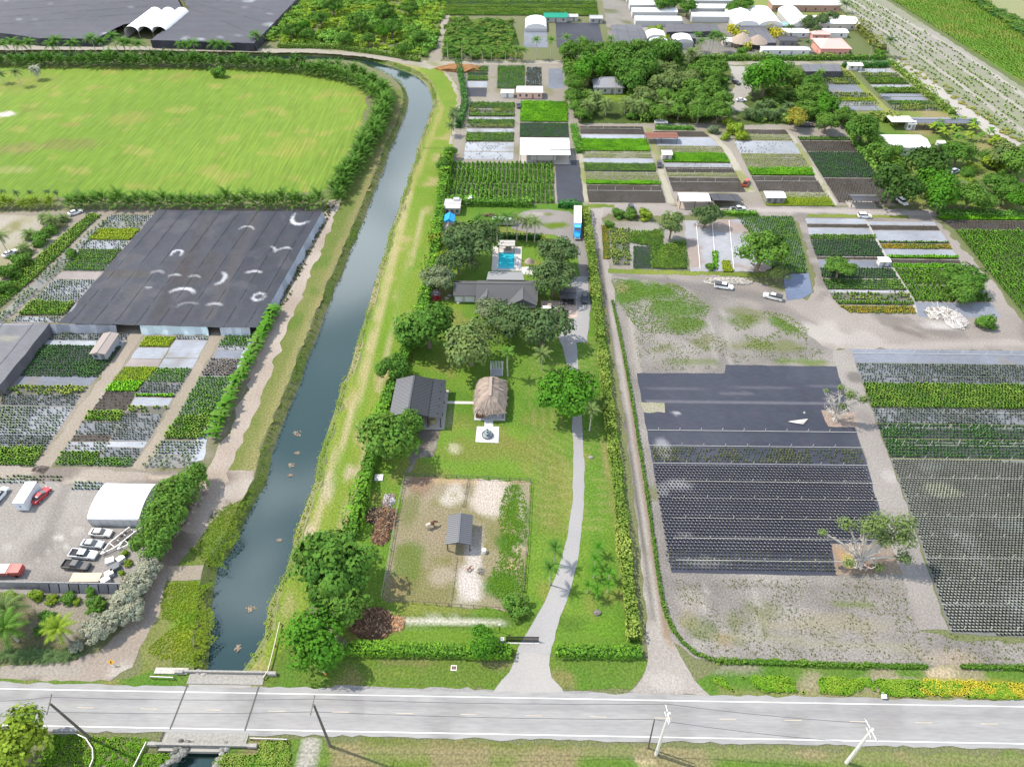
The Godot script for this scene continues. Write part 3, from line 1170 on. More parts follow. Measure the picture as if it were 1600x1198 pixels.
func pole(x: float, z: float, lean: Vector3, r: float, col: Color, label: String, arms: Array) -> void:
	var o := thing("utility_pole", label, "utility pole", Vector3(x, 0, z))
	var b := B.new()
	b.tube(PackedVector3Array([Vector3(0,-.3,0), lean * .5, lean]), PackedFloat32Array([r, r * .85, r * .68]), col, 10)
	part("shaft", b, M.bark, o)
	for a in arms:   # [height below top, direction, half length]
		var at: Vector3 = lean - lean.normalized() * a[0]
		var d: Vector3 = a[1]
		var c := B.new()
		c.bar(at - d * a[2] + d.cross(UP) * .2, at + d * a[2] + d.cross(UP) * .2,.1,.12, col * 1.05)
		var ca := part("crossarm", c, M.bark, o)
		for s in [-1.0,-.1,1.0]:
			var i := B.new()
			var p: Vector3 = at + d * a[2] * s * .92 + d.cross(UP) * .2
			i.tube(PackedVector3Array([p, p + UP * .18, p + UP * .34]), PackedFloat32Array([.04,.08,.04]), Color(.12,.12,.13),7)
			part("insulator", i, M.gloss, ca)


func heap(called: String, label: String, category: String, x: float, z: float, rx: float, rz: float, h: float, n: int, cols: Array, piece := .5) -> void:
	var o := thing(called, label, category, Vector3(x, 0, z))
	var b := B.new()
	b.blob(Vector3(0,0,0), Vector3(rx, h, rz), cols[0], rng, .2,14,7)
	part("mound", b, M.soil, o)
	var d := B.new()
	for i in n:
		var a := rng.randf() * TAU
		var r := sqrt(rng.randf())
		var p := Vector3(cos(a) * rx * r, h * sqrt(maxf(.0,1.0 - r * r)) + .03, sin(a) * rz * r)
		if rng.randf() < .6:
			var dir := Vector3(rng.randf() - .5, rng.randf() * .35, rng.randf() - .5).normalized() * piece * rng.randf_range(.5,2.2)
			d.rod(p - dir, p + dir, .05 + .04 * rng.randf(), cols[rng.randi() % cols.size()], 4)
		else:
			leaf_quad(d, p, (UP + rdir() * .8).normalized(), piece * 1.2, cols[rng.randi() % cols.size()])
	var m := part("debris", d, M.matte, o)
	m.set_meta("kind", "stuff")


func stone(x: float, z: float, r: Vector3, col: Color, label: String, group := "") -> void:
	var b := B.new()
	b.blob(Vector3.ZERO, r, col, rng, .16,9,6)
	var o := solo("rock", b, M.soil, label, "rock", group)
	o.position = Vector3(x, r.y * .3, z)


var block := ""
const ORD := ["first", "second", "third", "fourth", "fifth", "sixth", "seventh", "eighth", "ninth", "tenth", "eleventh", "twelfth", "thirteenth", "fourteenth", "fifteenth"]
const PHRASE := {"rw": "bright green plants in long straight rows", "hi": "bright green low shrubs in a solid bed", "lime": "yellow green seedlings in a solid bed", "md": "mid green shrubs in close rows", "mix": "mixed green plants in uneven rows", "dk": "dark green potted plants in tight rows", "br": "small brown plants in dark rows", "pale": "pale green plants in low rows", "yl": "yellow flowering plants in a strip", "gg": "grey green spiky plants in a block", "pt": "black pots with small plants on white cloth", "ptd": "dark potted plants on grey cloth", "ptb": "brownish potted plants in a tight grid", "ptg": "leafy green potted plants in rows", "sh": "bushy bright green shrubs in a block", "wp": "few scattered pots on white ground cloth", "wt": "bare white ground cloth", "pk": "bare pinkish ground cloth", "bl": "bare black ground cloth", "gy": "bare grey ground cloth", "so": "bare soil"}


func strip(kind: String, i: int, a: Array) -> void:
	bed(kind, pv(a), "%s, %s strip from the far end of the %s" % [PHRASE[kind], ORD[i], block])
	var p := pv(a)
	if kind in ["br", "dk", "pale", "rw", "gy"] and p[-1].x - p[0].x > 24.0 and p[-1].x < 190.0:
		pipe_line(p[0].x + .5, minf(p[-1].x, 180.0) - .5, (p[0].y * 2.0 + p[p.size() / 2].y) / 3.0,6.5, "irrigation line in the %s strip of the %s" % [ORD[i], block], 1.5)


var hole := PackedVector2Array()
var west_water := PackedVector2Array()
var east_water := PackedVector2Array()
var west_bank := PackedVector2Array()
var east_bank := PackedVector2Array()


# curved scuff: short tracks round an ellipse
func arc(x: float, z: float, rx: float, rz: float, a0: float, a1: float, w: float, tone_: float) -> Array:
	var out := []
	for i in 7:
		var u := lerpf(a0, a1, i / 7.0)
		var v := lerpf(a0, a1, (i + 1) / 7.0)
		out.append([x + cos(u) * rx, z + sin(u) * rz, x + cos(v) * rx, z + sin(v) * rz, w, Color(tone_, tone_ * 1.03, tone_ * 1.1),.32 + .36 * sin(PI * (i + .5) / 7.0)])
	return out


# what is left of an outline beside the canal
func dry(poly: PackedVector2Array) -> PackedVector2Array:
	var best := PackedVector2Array()
	var most := -1.0
	for p in Geometry2D.clip_polygons(poly, hole):
		var a := .0
		for i in p.size():
			a += p[i].cross(p[(i + 1) % p.size()])
		if absf(a) > most:
			most = absf(a)
			best = p
	return best


func _ready() -> void:
	# ---------------- camera, sky, sun
	var cam := Camera3D.new()
	cam.name = "camera"
	cam.fov = 57.15
	cam.near = .5
	cam.far = 4000.0
	add_child(cam)
	cam.transform = Transform3D(Basis(UP, deg_to_rad(1.0)) * Basis(Vector3.RIGHT, deg_to_rad(-43.2)), Vector3(0,125,0))
	cam.current = true
	var env := Environment.new()
	env.background_mode = Environment.BG_SKY
	var sky := Sky.new()
	var sm := ProceduralSkyMaterial.new()
	sm.sky_top_color = Color(.36,.45,.56)
	sm.sky_horizon_color = Color(.94,.95,.95)
	sm.sky_curve = .3
	sm.sky_energy_multiplier = 1.3
	sm.ground_bottom_color = Color(.3,.33,.25)
	sm.ground_horizon_color = Color(.6,.66,.66)
	var ct := noise_tex(.012,5,.0,1.0,77,1024)
	var cg := Gradient.new()
	cg.set_color(0, Color(1,1,1,0))
	cg.set_color(1, Color(1,1,1,1))
	cg.set_offset(0,.5)
	cg.set_offset(1,.72)
	ct.color_ramp = cg
	sm.sky_cover = ct
	sm.sky_cover_modulate = Color(.9,.9,.9,.9)
	sky.sky_material = sm
	env.sky = sky
	env.tonemap_mode = Environment.TONE_MAPPER_LINEAR
	env.tonemap_exposure = 2.15
	env.sdfgi_enabled = true
	env.ssao_enabled = true
	env.ssil_enabled = true
	var we := WorldEnvironment.new()
	we.name = "world"
	we.environment = env
	add_child(we)
	var sun := DirectionalLight3D.new()
	sun.name = "sun"
	sun.light_energy = 1.28
	sun.light_color = Color(1.0,.96,.9)
	sun.light_angular_distance = .6
	sun.shadow_enabled = true
	add_child(sun)
	sun.basis = Basis.looking_at(Vector3(.68,-1.0,.22))

	na.noise_type = FastNoiseLite.TYPE_SIMPLEX_SMOOTH
	na.frequency = .01
	na.fractal_octaves = 3
	na.seed = 5
	nb.noise_type = FastNoiseLite.TYPE_SIMPLEX_SMOOTH
	nb.frequency = .03
	nb.fractal_octaves = 4
	nb.seed = 9
	rng.seed = 1234
	make_materials()
	make_plants()
	make_wheels()
	terrain()
	road_and_bridge()
	fields()
	buildings()
	vegetation()
	vehicles()
	details()
	tell_apart()


# things of one look that are few enough to count get their place into the label
func tell_apart() -> void:
	var same := {}
	for o in get_children():
		if o is Node3D and o.has_meta("category"):
			var k: String = o.get_meta("label")
			if not same.has(k): same[k] = []
			same[k].append(o)
	for k in same:
		var a: Array = same[k]
		if a.size() < 2 or a.size() > 15: continue
		var lo := Vector2(1e9,1e9)
		var hi := -lo
		for o in a:
			var p := Vector2(o.position.x / -o.position.z * 200.0, o.position.z)
			lo = lo.min(p)
			hi = hi.max(p)
		var across := hi.x - lo.x > (hi.y - lo.y) * .5
		a.sort_custom(func(u, w): return u.position.x / -u.position.z < w.position.x / -w.position.z if across else u.position.z > w.position.z)
		for i in a.size():
			a[i].set_meta("label", "%s, %s from the %s" % [k, ORD[i], "left" if across else "near end"])


const GRASS := Color(.062,.145,.014)
const GRASS2 := Color(.11,.19,.022)
const DRY := Color(.2,.17,.075)
const DIRT := Color(.21,.18,.155)
const DIRT2 := Color(.27,.24,.21)
const LIME := Color(.43,.39,.345)
const OCHRE := Color(.4,.29,.17)


func terrain() -> void:
	var wl := pv([-57.6,62,-57.6,-39.1,-57,-44.8,-56.6,-53.9,-56.6,-57.4,-58.1,-62.9,-60.6,-72.3,-61.7,-78.8,-60.2,-81.4,-59.7,-87.2,-58.9,-94.6,-57.6,-100.6,-58.7,-109.7,-58.6,-118.7,-58.3,-126.5,-57.7,-133.7,-58.1,-143.4,-57.7,-149.5,-57.4,-156.4,-57.6,-161.6,-57.3,-167,-57.1,-172.4,-57.3,-177.4,-56.4,-182.3,-56.3,-187.9,-56.3,-193,-56.3,-198.8,-55.5,-204.5,-55.7,-209.6,-55.3,-215,-55.1,-219.7,-55.2,-224.7,-54.8,-230.2,-55,-235.9,-54.4,-242.4,-54.6,-248,-54,-254.1,-53.9,-260.4,-54.4,-266.4,-54.2,-272.2,-53.9,-277.9,-53.1,-283.4,-53.3,-288.7,-52.8,-295.2,-52.7,-301.3,-52.4,-307.3,-52.4,-313.4,-52.6,-319.4,-53.1,-325.4,-54.6,-331.7,-56.3,-337.9,-58.7,-343.4,-62.2,-349.8,-66.4,-355.1,-70.2,-359.5,-75.2,-363.7,-78.8,-367.1,-82.1,-370.7,-89.6,-373.5,-93.4,-374,-97.7,-374.4,-102.1,-374.7,-107.4,-374.9,-112.3,-375,-118.3,-375.1,-124.7,-375.2,-131.5,-375.3,-138,-375.4,-142.2,-375.5,-147.6,-375.6,-152,-375.7,-157.5,-375.8,-163.1,-375.9,-168.6,-376,-173.9,-376.1,-179.6,-376.2,-186,-376.3,-191.2,-376.3,-197.3,-376.4,-202.2,-376.5,-207.8,-376.6,-212.4,-376.7,-217,-376.7,-221.8,-376.8,-227.6,-376.9,-233.4,-377.1,-238.2,-377.2,-242,-377.3,-246.5,-377.5,-250.5,-377.6,-254.8,-377.7,-259.6,-377.7,-265.9,-377.8,-272.9,-377.8,-276.2,-377.8,-281.1,-377.8,-285.5,-377.8,-290.7,-377.8,-296.6,-377.7,-302.2,-377.7,-308,-377.7,-313.8,-377.6,-319.8,-377.6,-325.8,-377.5,-331.7,-377.4,-337.2,-377.4,-343.2,-377.3,-348.7,-377.3,-353.5,-377.2,-358.7,-377.2,-363,-377.1,-366.3,-377.1,-370.1,-377.1,-372.9,-377,-1000,-377])
	var wr := pv([-50.6,62,-50.6,-39.2,-50.4,-44.9,-50,-54,-50.9,-56.6,-49.6,-59.9,-48.5,-64,-49.5,-70.4,-48.6,-74.6,-48,-77.1,-48,-82.6,-48.3,-87.5,-47.9,-92.7,-47.2,-100.8,-47.9,-107.5,-47.6,-117.1,-47.2,-125.1,-47.4,-133.9,-46.5,-136.4,-46.3,-142.2,-46.3,-149.5,-46.2,-156.6,-45.9,-164.1,-45.9,-169.5,-46,-175.1,-45.8,-180.3,-45.8,-186.7,-45.5,-192.9,-45.3,-200.1,-45.9,-207.7,-45.1,-215.2,-44.5,-222.7,-44.7,-229.4,-44.6,-237.6,-44,-242.2,-44.3,-247.5,-44.1,-253.2,-43.7,-258.7,-43.3,-263.8,-43.7,-269.3,-43.6,-274.3,-43.5,-279.2,-43,-284.4,-43,-290.2,-42.2,-296.2,-42.4,-302.1,-42,-307.5,-41.7,-313.5,-41.6,-318.7,-42.5,-324.1,-43.7,-330.2,-45.3,-336.5,-46.7,-342,-49.8,-348.3,-53,-353.6,-57.9,-359.1,-63.7,-363.9,-67.5,-367.1,-71.9,-370.1,-75.9,-373.1,-80.6,-376.4,-89.5,-379.1,-93.3,-379.7,-97.1,-380.3,-100.9,-380.8,-106,-381.2,-110.8,-381.6,-116,-382,-121.7,-382.3,-127.6,-382.5,-133.5,-382.8,-140.7,-383,-145.2,-383.2,-149.2,-383.2,-154.3,-383.3,-159.6,-383.4,-165.5,-383.4,-170.7,-383.4,-176.5,-383.4,-182.8,-383.4,-188.2,-383.4,-193.9,-383.4,-199.6,-383.4,-205.3,-383.4,-210.7,-383.4,-215.8,-383.4,-220.6,-383.5,-225.2,-383.5,-231,-383.6,-236.6,-383.7,-240.9,-383.8,-245.7,-384,-249.1,-384.1,-253.5,-384.2,-257.8,-384.4,-262.9,-384.5,-268.9,-384.5,-276.2,-384.6,-280.7,-384.6,-284.6,-384.6,-290,-384.5,-295.2,-384.5,-300.4,-384.5,-306.3,-384.4,-312.3,-384.4,-317.9,-384.3,-324.2,-384.3,-330.5,-384.2,-336.5,-384.2,-341.9,-384.1,-347.9,-384.1,-353.2,-384,-358.7,-384,-363.6,-383.9,-367.8,-383.9,-371.5,-383.8,-375.4,-383.8,-377.8,-383.8,-1000,-384])
	var bl := pv([-60.2,62,-60.2,-39.1,-59.6,-45,-59.2,-53.9,-59.2,-56.9,-60.6,-62.2,-63.2,-71.7,-64.3,-78.9,-62.7,-82,-62.2,-87.4,-61.5,-95,-60.2,-100.6,-61.3,-109.5,-61.2,-118.7,-60.9,-126.7,-60.3,-133.7,-60.7,-143.4,-60.3,-149.6,-60,-156.4,-60.2,-161.6,-59.9,-167.1,-59.7,-172.4,-59.9,-177.6,-59,-182.6,-58.9,-187.9,-58.9,-193,-58.9,-198.9,-58.1,-204.6,-58.3,-209.6,-57.9,-215.2,-57.7,-219.8,-57.7,-224.8,-57.4,-230.2,-57.6,-236,-57,-242.5,-57.1,-248.1,-56.6,-254.2,-56.5,-260.3,-57,-266.3,-56.8,-272.3,-56.5,-278.1,-55.7,-283.5,-55.9,-288.7,-55.4,-295.3,-55.3,-301.4,-55,-307.4,-55,-313.4,-55.2,-319.3,-55.7,-325,-57.1,-331.1,-58.7,-337.1,-61,-342.3,-64.4,-348.4,-68.4,-353.4,-72,-357.6,-76.9,-361.7,-80.6,-365.3,-83.4,-368.5,-90.4,-371,-93.7,-371.4,-97.9,-371.8,-102.2,-372.1,-107.5,-372.3,-112.3,-372.4,-118.3,-372.5,-124.7,-372.6,-131.6,-372.7,-138,-372.8,-142.2,-372.9,-147.6,-373,-152,-373.1,-157.5,-373.2,-163.2,-373.3,-168.7,-373.4,-174,-373.5,-179.6,-373.6,-186,-373.7,-191.3,-373.7,-197.3,-373.8,-202.3,-373.9,-207.8,-374,-212.4,-374.1,-217.1,-374.1,-221.9,-374.2,-227.6,-374.3,-233.5,-374.5,-238.3,-374.6,-242.1,-374.7,-246.6,-374.9,-250.5,-375,-254.8,-375.1,-259.7,-375.1,-265.9,-375.2,-272.9,-375.2,-276.2,-375.2,-281.1,-375.2,-285.5,-375.2,-290.7,-375.2,-296.6,-375.1,-302.2,-375.1,-307.9,-375.1,-313.8,-375,-319.8,-375,-325.8,-374.9,-331.7,-374.8,-337.2,-374.8,-343.2,-374.7,-348.6,-374.7,-353.5,-374.6,-358.7,-374.6,-363,-374.5,-366.3,-374.5,-370.1,-374.5,-372.9,-374.4,-1000,-374.4])
	var br := pv([-48,62,-48,-39.2,-47.8,-44.8,-47.4,-54.1,-48.3,-56.5,-47.1,-59.1,-45.9,-64,-46.9,-70.4,-46.1,-74,-45.4,-76.9,-45.4,-82.6,-45.7,-87.5,-45.4,-92.5,-44.6,-100.8,-45.3,-107.6,-45,-117,-44.6,-125.1,-44.8,-133.7,-44,-136,-43.7,-142.1,-43.7,-149.5,-43.6,-156.5,-43.3,-164,-43.3,-169.6,-43.4,-175.1,-43.2,-180.3,-43.2,-186.6,-42.9,-192.8,-42.7,-200.2,-43.3,-207.7,-42.5,-215,-41.9,-222.6,-42.1,-229.5,-42,-237.5,-41.4,-242.1,-41.7,-247.5,-41.5,-253,-41.1,-258.5,-40.7,-263.8,-41.1,-269.3,-41,-274.2,-40.9,-279.1,-40.4,-284.3,-40.4,-290,-39.7,-296.1,-39.8,-302.1,-39.4,-307.3,-39.1,-313.4,-39,-318.9,-39.9,-324.6,-41.2,-330.8,-42.7,-337.1,-44.2,-343,-47.6,-349.5,-50.9,-355.1,-56.1,-360.9,-62,-365.9,-65.9,-369.1,-70.3,-372.2,-74.3,-375.2,-79.5,-378.8,-88.9,-381.6,-92.9,-382.3,-96.7,-382.9,-100.7,-383.4,-105.7,-383.8,-110.6,-384.2,-115.9,-384.6,-121.5,-384.9,-127.5,-385.1,-133.4,-385.4,-140.6,-385.6,-145.2,-385.7,-149.2,-385.8,-154.3,-385.9,-159.5,-386,-165.5,-386,-170.7,-386,-176.5,-386,-182.8,-386,-188.2,-386,-193.9,-386,-199.6,-386,-205.3,-386,-210.7,-386,-215.8,-386,-220.6,-386.1,-225.2,-386.1,-231,-386.2,-236.5,-386.3,-240.8,-386.4,-245.6,-386.6,-249,-386.7,-253.4,-386.8,-257.8,-387,-262.9,-387.1,-268.9,-387.1,-276.2,-387.2,-280.7,-387.2,-284.6,-387.2,-290,-387.1,-295.2,-387.1,-300.4,-387.1,-306.3,-387,-312.3,-387,-317.9,-386.9,-324.2,-386.9,-330.5,-386.8,-336.6,-386.8,-342,-386.7,-348,-386.7,-353.2,-386.6,-358.7,-386.6,-363.6,-386.5,-367.8,-386.5,-371.5,-386.4,-375.5,-386.4,-377.8,-386.4,-1000,-386.6])
	west_water = wl
	east_water = wr
	west_bank = bl
	east_bank = br
	hole = bl.duplicate()
	var back := br.duplicate()
	back.reverse()
	hole.append_array(back)
	var all := PackedVector2Array([Vector2(-900,45), Vector2(900,45), Vector2(900,-1500), Vector2(-900,-1500)])
	for p in Geometry2D.clip_polygons(all, hole):
		land("ground", p, .0,14.0, {"a": Color(.1,.14,.04), "b": Color(.17,.17,.09), "f": 60.0}, M.soil, "rough grassy ground under the fields", .0)
	var b := B.new()
	for i in wl.size() - 1:
		var c := Color(.06,.1,.02).lerp(Color(.14,.13,.07), clampf(.5 + na.get_noise_2d(i * 20.0,3.0),0,1)) * 1.3
		b.quad(Vector3(bl[i].x, .02, bl[i].y), Vector3(bl[i + 1].x, .02, bl[i + 1].y), Vector3(wl[i + 1].x, -1.9, wl[i + 1].y), Vector3(wl[i].x, -1.9, wl[i].y), c, UP)
	setting("canal_bank", b, M.turf, "weedy west bank sloping to the canal water")
	b = B.new()
	for i in wr.size() - 1:
		var c := Color(.07,.12,.02).lerp(Color(.2,.18,.1), clampf(.5 + na.get_noise_2d(i * 20.0,30.0),0,1)) * 1.3
		b.quad(Vector3(br[i].x, .02, br[i].y), Vector3(br[i + 1].x, .02, br[i + 1].y), Vector3(wr[i + 1].x, -1.9, wr[i + 1].y), Vector3(wr[i].x, -1.9, wr[i].y), c, UP)
	setting("canal_bank", b, M.turf, "grassy east bank sloping to the canal water")
	b = B.new()
	var wp := wl.duplicate()
	for i in wp.size(): wp[i].x -= .5
	var wq := wr.duplicate()
	wq.reverse()
	for i in wq.size(): wq[i].x += .5
	wp.append_array(wq)
	var ids := Geometry2D.triangulate_polygon(wp)
	for i in range(0, ids.size(),3):
		b.tri(Vector3(wp[ids[i]].x, -1.7, wp[ids[i]].y), Vector3(wp[ids[i + 1]].x, -1.7, wp[ids[i + 1]].y), Vector3(wp[ids[i + 2]].x, -1.7, wp[ids[i + 2]].y), Color(.012,.03,.027), UP)
	setting("water", b, M.water, "still teal water of the drainage canal")

	# large mown field and the strips along the canal
	land("meadow", dry(pv([-370.6,-362.6,-257.5,-216.9,-187.9,-226.2,-143.1,-229.8,-73,-233.9,-71,-253.2,-69.4,-280.2,-70.2,-309.9,-74.3,-330.6,-85.9,-344.9,-107.1,-356.5,-133.3,-359.5,-213.9,-360.8,-262.8,-361.8])),.02,1.6, {"a": Color(.11,.2,.018), "b": Color(.16,.245,.03), "c": Color(.22,.24,.05), "ct": .24, "f": 30.0, "more": [
		[-184.3,-272.1,14.4,6, Color(.16,.14,.05),.52], [-204.3,-267.6,10.4,5.8, Color(.17,.14,.06),.49], [-226.9,-301.5,4.5,3.5, Color(.5,.45,.42),1.0], [-195.7,-249.4,9.9,3.2, Color(.3,.27,.12),.42],
		[-193.2,-290.7,5.5,2.6, Color(.25,.18,.06),.49], [-171.4,-297.7,11.2,8.1, Color(.26,.22,.06),.42], [-92.5,-270.7,10.4,11.7, Color(.25,.25,.05),.42], [-237,-337.3,21.5,14.6, Color(.2,.2,.05),.42], [-219,-305.8,5.7,3.5, Color(.16,.15,.04),.42], [-167,-346.8,9.3,5.1, Color(.24,.19,.06),.35]]}, M.mown, "large mown green meadow inside the palm rows", .8)
	land("canal_verge", dry(pv([-94.2,-355,-82.2,-358.7,-39.5,-310.4,-39,-254.8,-43.4,-184.9,-45.8,-153.1,-47.3,-110,-50.5,-81.7,-53.2,-54.9,-68,-54.4,-70.2,-61.8,-73,-74.6,-72.3,-80.1,-68.2,-83,-67.9,-96.4,-67.6,-111.7,-67.6,-128.1,-67.4,-152.7,-66.1,-193.6,-70.7,-217.9,-70.4,-229.2,-66.5,-249.1,-65.1,-280.2,-63.4,-303,-67.3,-324.6,-79.6,-344.2])),.03,1.5, {"a": Color(.095,.13,.026), "b": Color(.15,.16,.052), "f": 14.0, "c": Color(.08,.13,.02), "more": [
		[-61.7,-102.9,-59.8,-167.8,3.0, Color(.21,.19,.085),.7], [-59.8,-167.8,-56.4,-271.4,3.0, Color(.2,.17,.08),.6], [-57.8,-101.1,-54.8,-171.1,2.0, Color(.06,.12,.015),.8], [-54.7,-260,-56.9,-317.3,3.0, Color(.2,.165,.08),.6],
		[-63.9,-67.1,4.2,8, Color(.1,.19,.012),.9], [-63.3,-62,2.6,3.8, Color(.2,.24,.015),.8], [-59.6,-58.3,4.7,2.4, Color(.09,.14,.02),.8], [-64.1,-84.6,3.2,5.7, Color(.09,.16,.02),.7], [-68.2,-83,3,2.8, Color(.13,.15,.03),.5]]}, M.turf, "olive mown strip along the west bank of the canal")
	land("levee", dry(pv([-86.1,-380.7,-58,-368.1,-41.2,-361.2,-32.8,-342.5,-28.7,-314.2,-29,-274.8,-29.3,-239.6,-29.3,-214.3,-29.4,-181.6,-30.9,-156.2,-33,-132.3,-34.3,-112.2,-35.8,-93.4,-37.9,-78.9,-40.9,-68.9,-41.7,-59.9,-41.7,-54.9,-38.7,-54.5,-38.4,-53.1,-54.2,-52.8,-50.5,-63.5,-49,-104.1,-46.8,-158.9,-48.7,-220.5,-46.8,-277.5,-53.6,-332.5,-69.3,-357.1])),.03,1.4, {"a": Color(.11,.19,.016), "b": Color(.175,.22,.036), "f": 10.0, "c": Color(.28,.24,.11), "ct": .2, "more": [
		[-44.4,-78.8,-41.3,-127.4,1.6, Color(.36,.3,.18),.8], [-41.3,-127.4,-41.5,-234.5,1.4, Color(.34,.29,.15),.8], [-36.8,-129.9,-35.3,-220.7,1.0, Color(.34,.29,.17),.7], [-37.5,-86.7,-35.3,-120.7,1.2, Color(.32,.27,.16),.7], [-41.5,-234.5,-36.7,-310.4,1.6, Color(.28,.24,.09),.7], [-36.7,-310.4,-49.9,-353.1,2.0, Color(.26,.23,.09),.6],
		[-41.9,-98.6,-35.4,-185,1.6, Color(.11,.2,.015),.8], [-33.4,-185.1,-29,-271.9,1.4, Color(.1,.19,.015),.8], [-44.6,-86.9,1.6,2.6, Color(.36,.3,.21),.8], [-43.1,-98.6,1.4,5.4, Color(.33,.29,.2),.7], [-39,-102.4,1.8,3.4, Color(.37,.31,.22),.8], [-44.3,-70.2,1,4.1, Color(.3,.25,.14),.7], [-43.2,-58.6,3.5,3.6, Color(.1,.17,.015),.7], [-56.2,-270.2,-30.5,-270.7,.7, Color(.09,.14,.02),.8]]}, M.turf, "yellow green grassy levee between canal and hedge")
	land("track", band(smooth_line(pv([-41.1,-359.4,-35.5,-345.8,-31.7,-331.4,-29.5,-314.1,-29.4,-296.8,-29.8,-274.8])),1.7),.06,1.2, {"a": Color(.34,.3,.2), "b": LIME, "f": 4.0}, M.gravel, "pale curved track beside the hedge at the far levee")
	# limestone track along the shade house
	land("track", band(smooth_line(pv([-67.4,-228.3,-67.6,-211.5,-67.7,-192.5,-68.1,-173.5,-68.5,-157,-68.6,-141.8,-68.3,-128.1,-68.5,-116.9,-69.2,-107.2,-69.1,-100,-69.3,-86.1])),4.2,5.2),.06,1.2, {"a": Color(.46,.4,.35), "b": Color(.36,.3,.25), "f": 3.0}, M.gravel, "white limestone track between shade house and canal", .8)
	land("track", dry(pv([-70.7,-102.7,-60.8,-102.9,-59.5,-97.4,-63.3,-92.9,-65.7,-89.5,-67.6,-83,-70.5,-75.4,-69.1,-67.7,-69.8,-61.9,-70.2,-56.9,-73.1,-54.1,-92.7,-54,-93.9,-56.3,-83.9,-57.3,-77.7,-59.2,-74.8,-63.7,-73.5,-71.1,-73.8,-78.3,-72.5,-82.9,-71.1,-91.1])),.05,1.3, {"a": Color(.3,.25,.21), "b": Color(.4,.35,.3), "f": 5.0, "c": Color(.16,.13,.11), "more": [[-61.3,-98.3,-67.6,-95.5,4.0, Color(.46,.41,.36),.8], [-72,-55.7,3,2.1, Color(.48,.44,.4),.8], [-68.5,-79.9,-67.4,-67.1,1.2, Color(.13,.1,.085),.8], [-72.3,-94.5,-71.6,-82.9,2.0, Color(.15,.12,.1),.6], [-93.3,-55.1,-79.7,-55.8,2.0, Color(.35,.32,.28),.7]]}, M.gravel, "rutted dirt track beside the lower canal bank", .3)
	land("track", dry(pv([-71.3,-77.6,-61.9,-78,-61.5,-74.8,-70.1,-74.2])),.07,1.2, {"a": Color(.36,.31,.26), "b": Color(.3,.26,.2), "f": 4.0}, M.gravel, "short dirt spur reaching the canal bank", .1)

	# verges of the road
	land("verge", dry(pv([-99.8,-54.3,-69.9,-54.8,-65.3,-56.4,-55.2,-55.8,-54,-52,-98.6,-52.3])),.04,1.2, {"a": GRASS, "b": Color(.13,.16,.04), "f": 6.0, "c": DRY, "ct": .12}, M.turf, "grass verge north of the road west of the bridge")
	land("verge", dry(pv([-45.7,-52.7,-44.4,-58.6,-41.8,-62.3,-31.1,-60,-.5,-60,-2.1,-54.9,-4.3,-53.7])),.045,1.0, {"a": GRASS, "b": Color(.1,.14,.025), "f": 6.0, "c": Color(.17,.155,.06), "ct": .1, "more": [[-3.9,-58.3,3.5,1, Color(.2,.16,.09),.7], [-19.7,-58.3,5.8,.7, Color(.15,.13,.06),.6], [-24,-56,6.9,.6, Color(.2,.21,.05),.5]]}, M.turf, "mown verge between road and front hedge")
	land("verge", pv([5.8,-60,23.6,-60,23.1,-57.6,20.6,-54.1,7.9,-54.1,5.9,-57.1]),.045,1.0, {"a": GRASS, "b": Color(.11,.15,.03), "f": 5.0, "c": Color(.17,.15,.06), "ct": .1}, M.turf, "mown verge between the gate and the farm lane")
	land("verge", dry(pv([-94.6,-45.6,-60.4,-45.1,-54.9,-44.8,-46.2,-45,90.6,-44.5,87.9,-39.7,-89.3,-36.6])),.04,1.1, {"a": GRASS, "b": Color(.11,.15,.03), "f": 7.0, "c": Color(.19,.16,.085), "ct": .02, "ck": .9, "more": [[-31.5,-44.9,9.9,-44.6,1.2, Color(.1,.11,.03),.6], [-30.7,-43.4,9.9,-43.3,1.5, Color(.2,.17,.09),.7], [9.9,-43.9,83.7,-43.4,1.6, Color(.19,.165,.09),.6], [-34.7,-42.3,1.7,4, Color(.3,.28,.25),.95], [21.4,-42.1,1.5,.8, Color(.34,.28,.17),.8]]}, M.turf, "rough grass verge south of the road")
	land("verge", pv([31.5,-55.2,37.4,-58.8,45.8,-60.2,98.4,-58.7,94.9,-52.3,38.3,-52.4,32.9,-53.4]),.04,1.0, {"a": Color(.06,.14,.014), "b": Color(.1,.16,.03), "f": 6.0, "c": Color(.24,.2,.14), "ct": .05, "more": [[36.4,-53.9,95.3,-53.2,1.3, Color(.16,.16,.06),.8], [81,-55.9,12.4,1.6, Color(.24,.22,.03),.9], [67.6,-56.3,5.7,.9, Color(.24,.21,.17),.9], [76.4,-58.3,3.4,1.6, Color(.36,.3,.2),.8], [39.6,-58.3,4.6,.9, Color(.22,.19,.16),.8]]}, M.turf, "weedy verge between road and plowed field")

	land("garden_soil", pv([-117.1,-70.6,-79.8,-70.1,-76.8,-68.3,-81.5,-59.8,-80.7,-57.5,-108,-56.3]),.06,1.2, {"a": Color(.07,.085,.03), "b": Color(.14,.13,.07), "f": 4.0, "c": Color(.26,.23,.19), "ct": .15, "more": [[-88.9,-68.7,4.5,1.4, Color(.28,.25,.21),.8]]}, M.soil, "shady soil of the near left palm garden", .6)
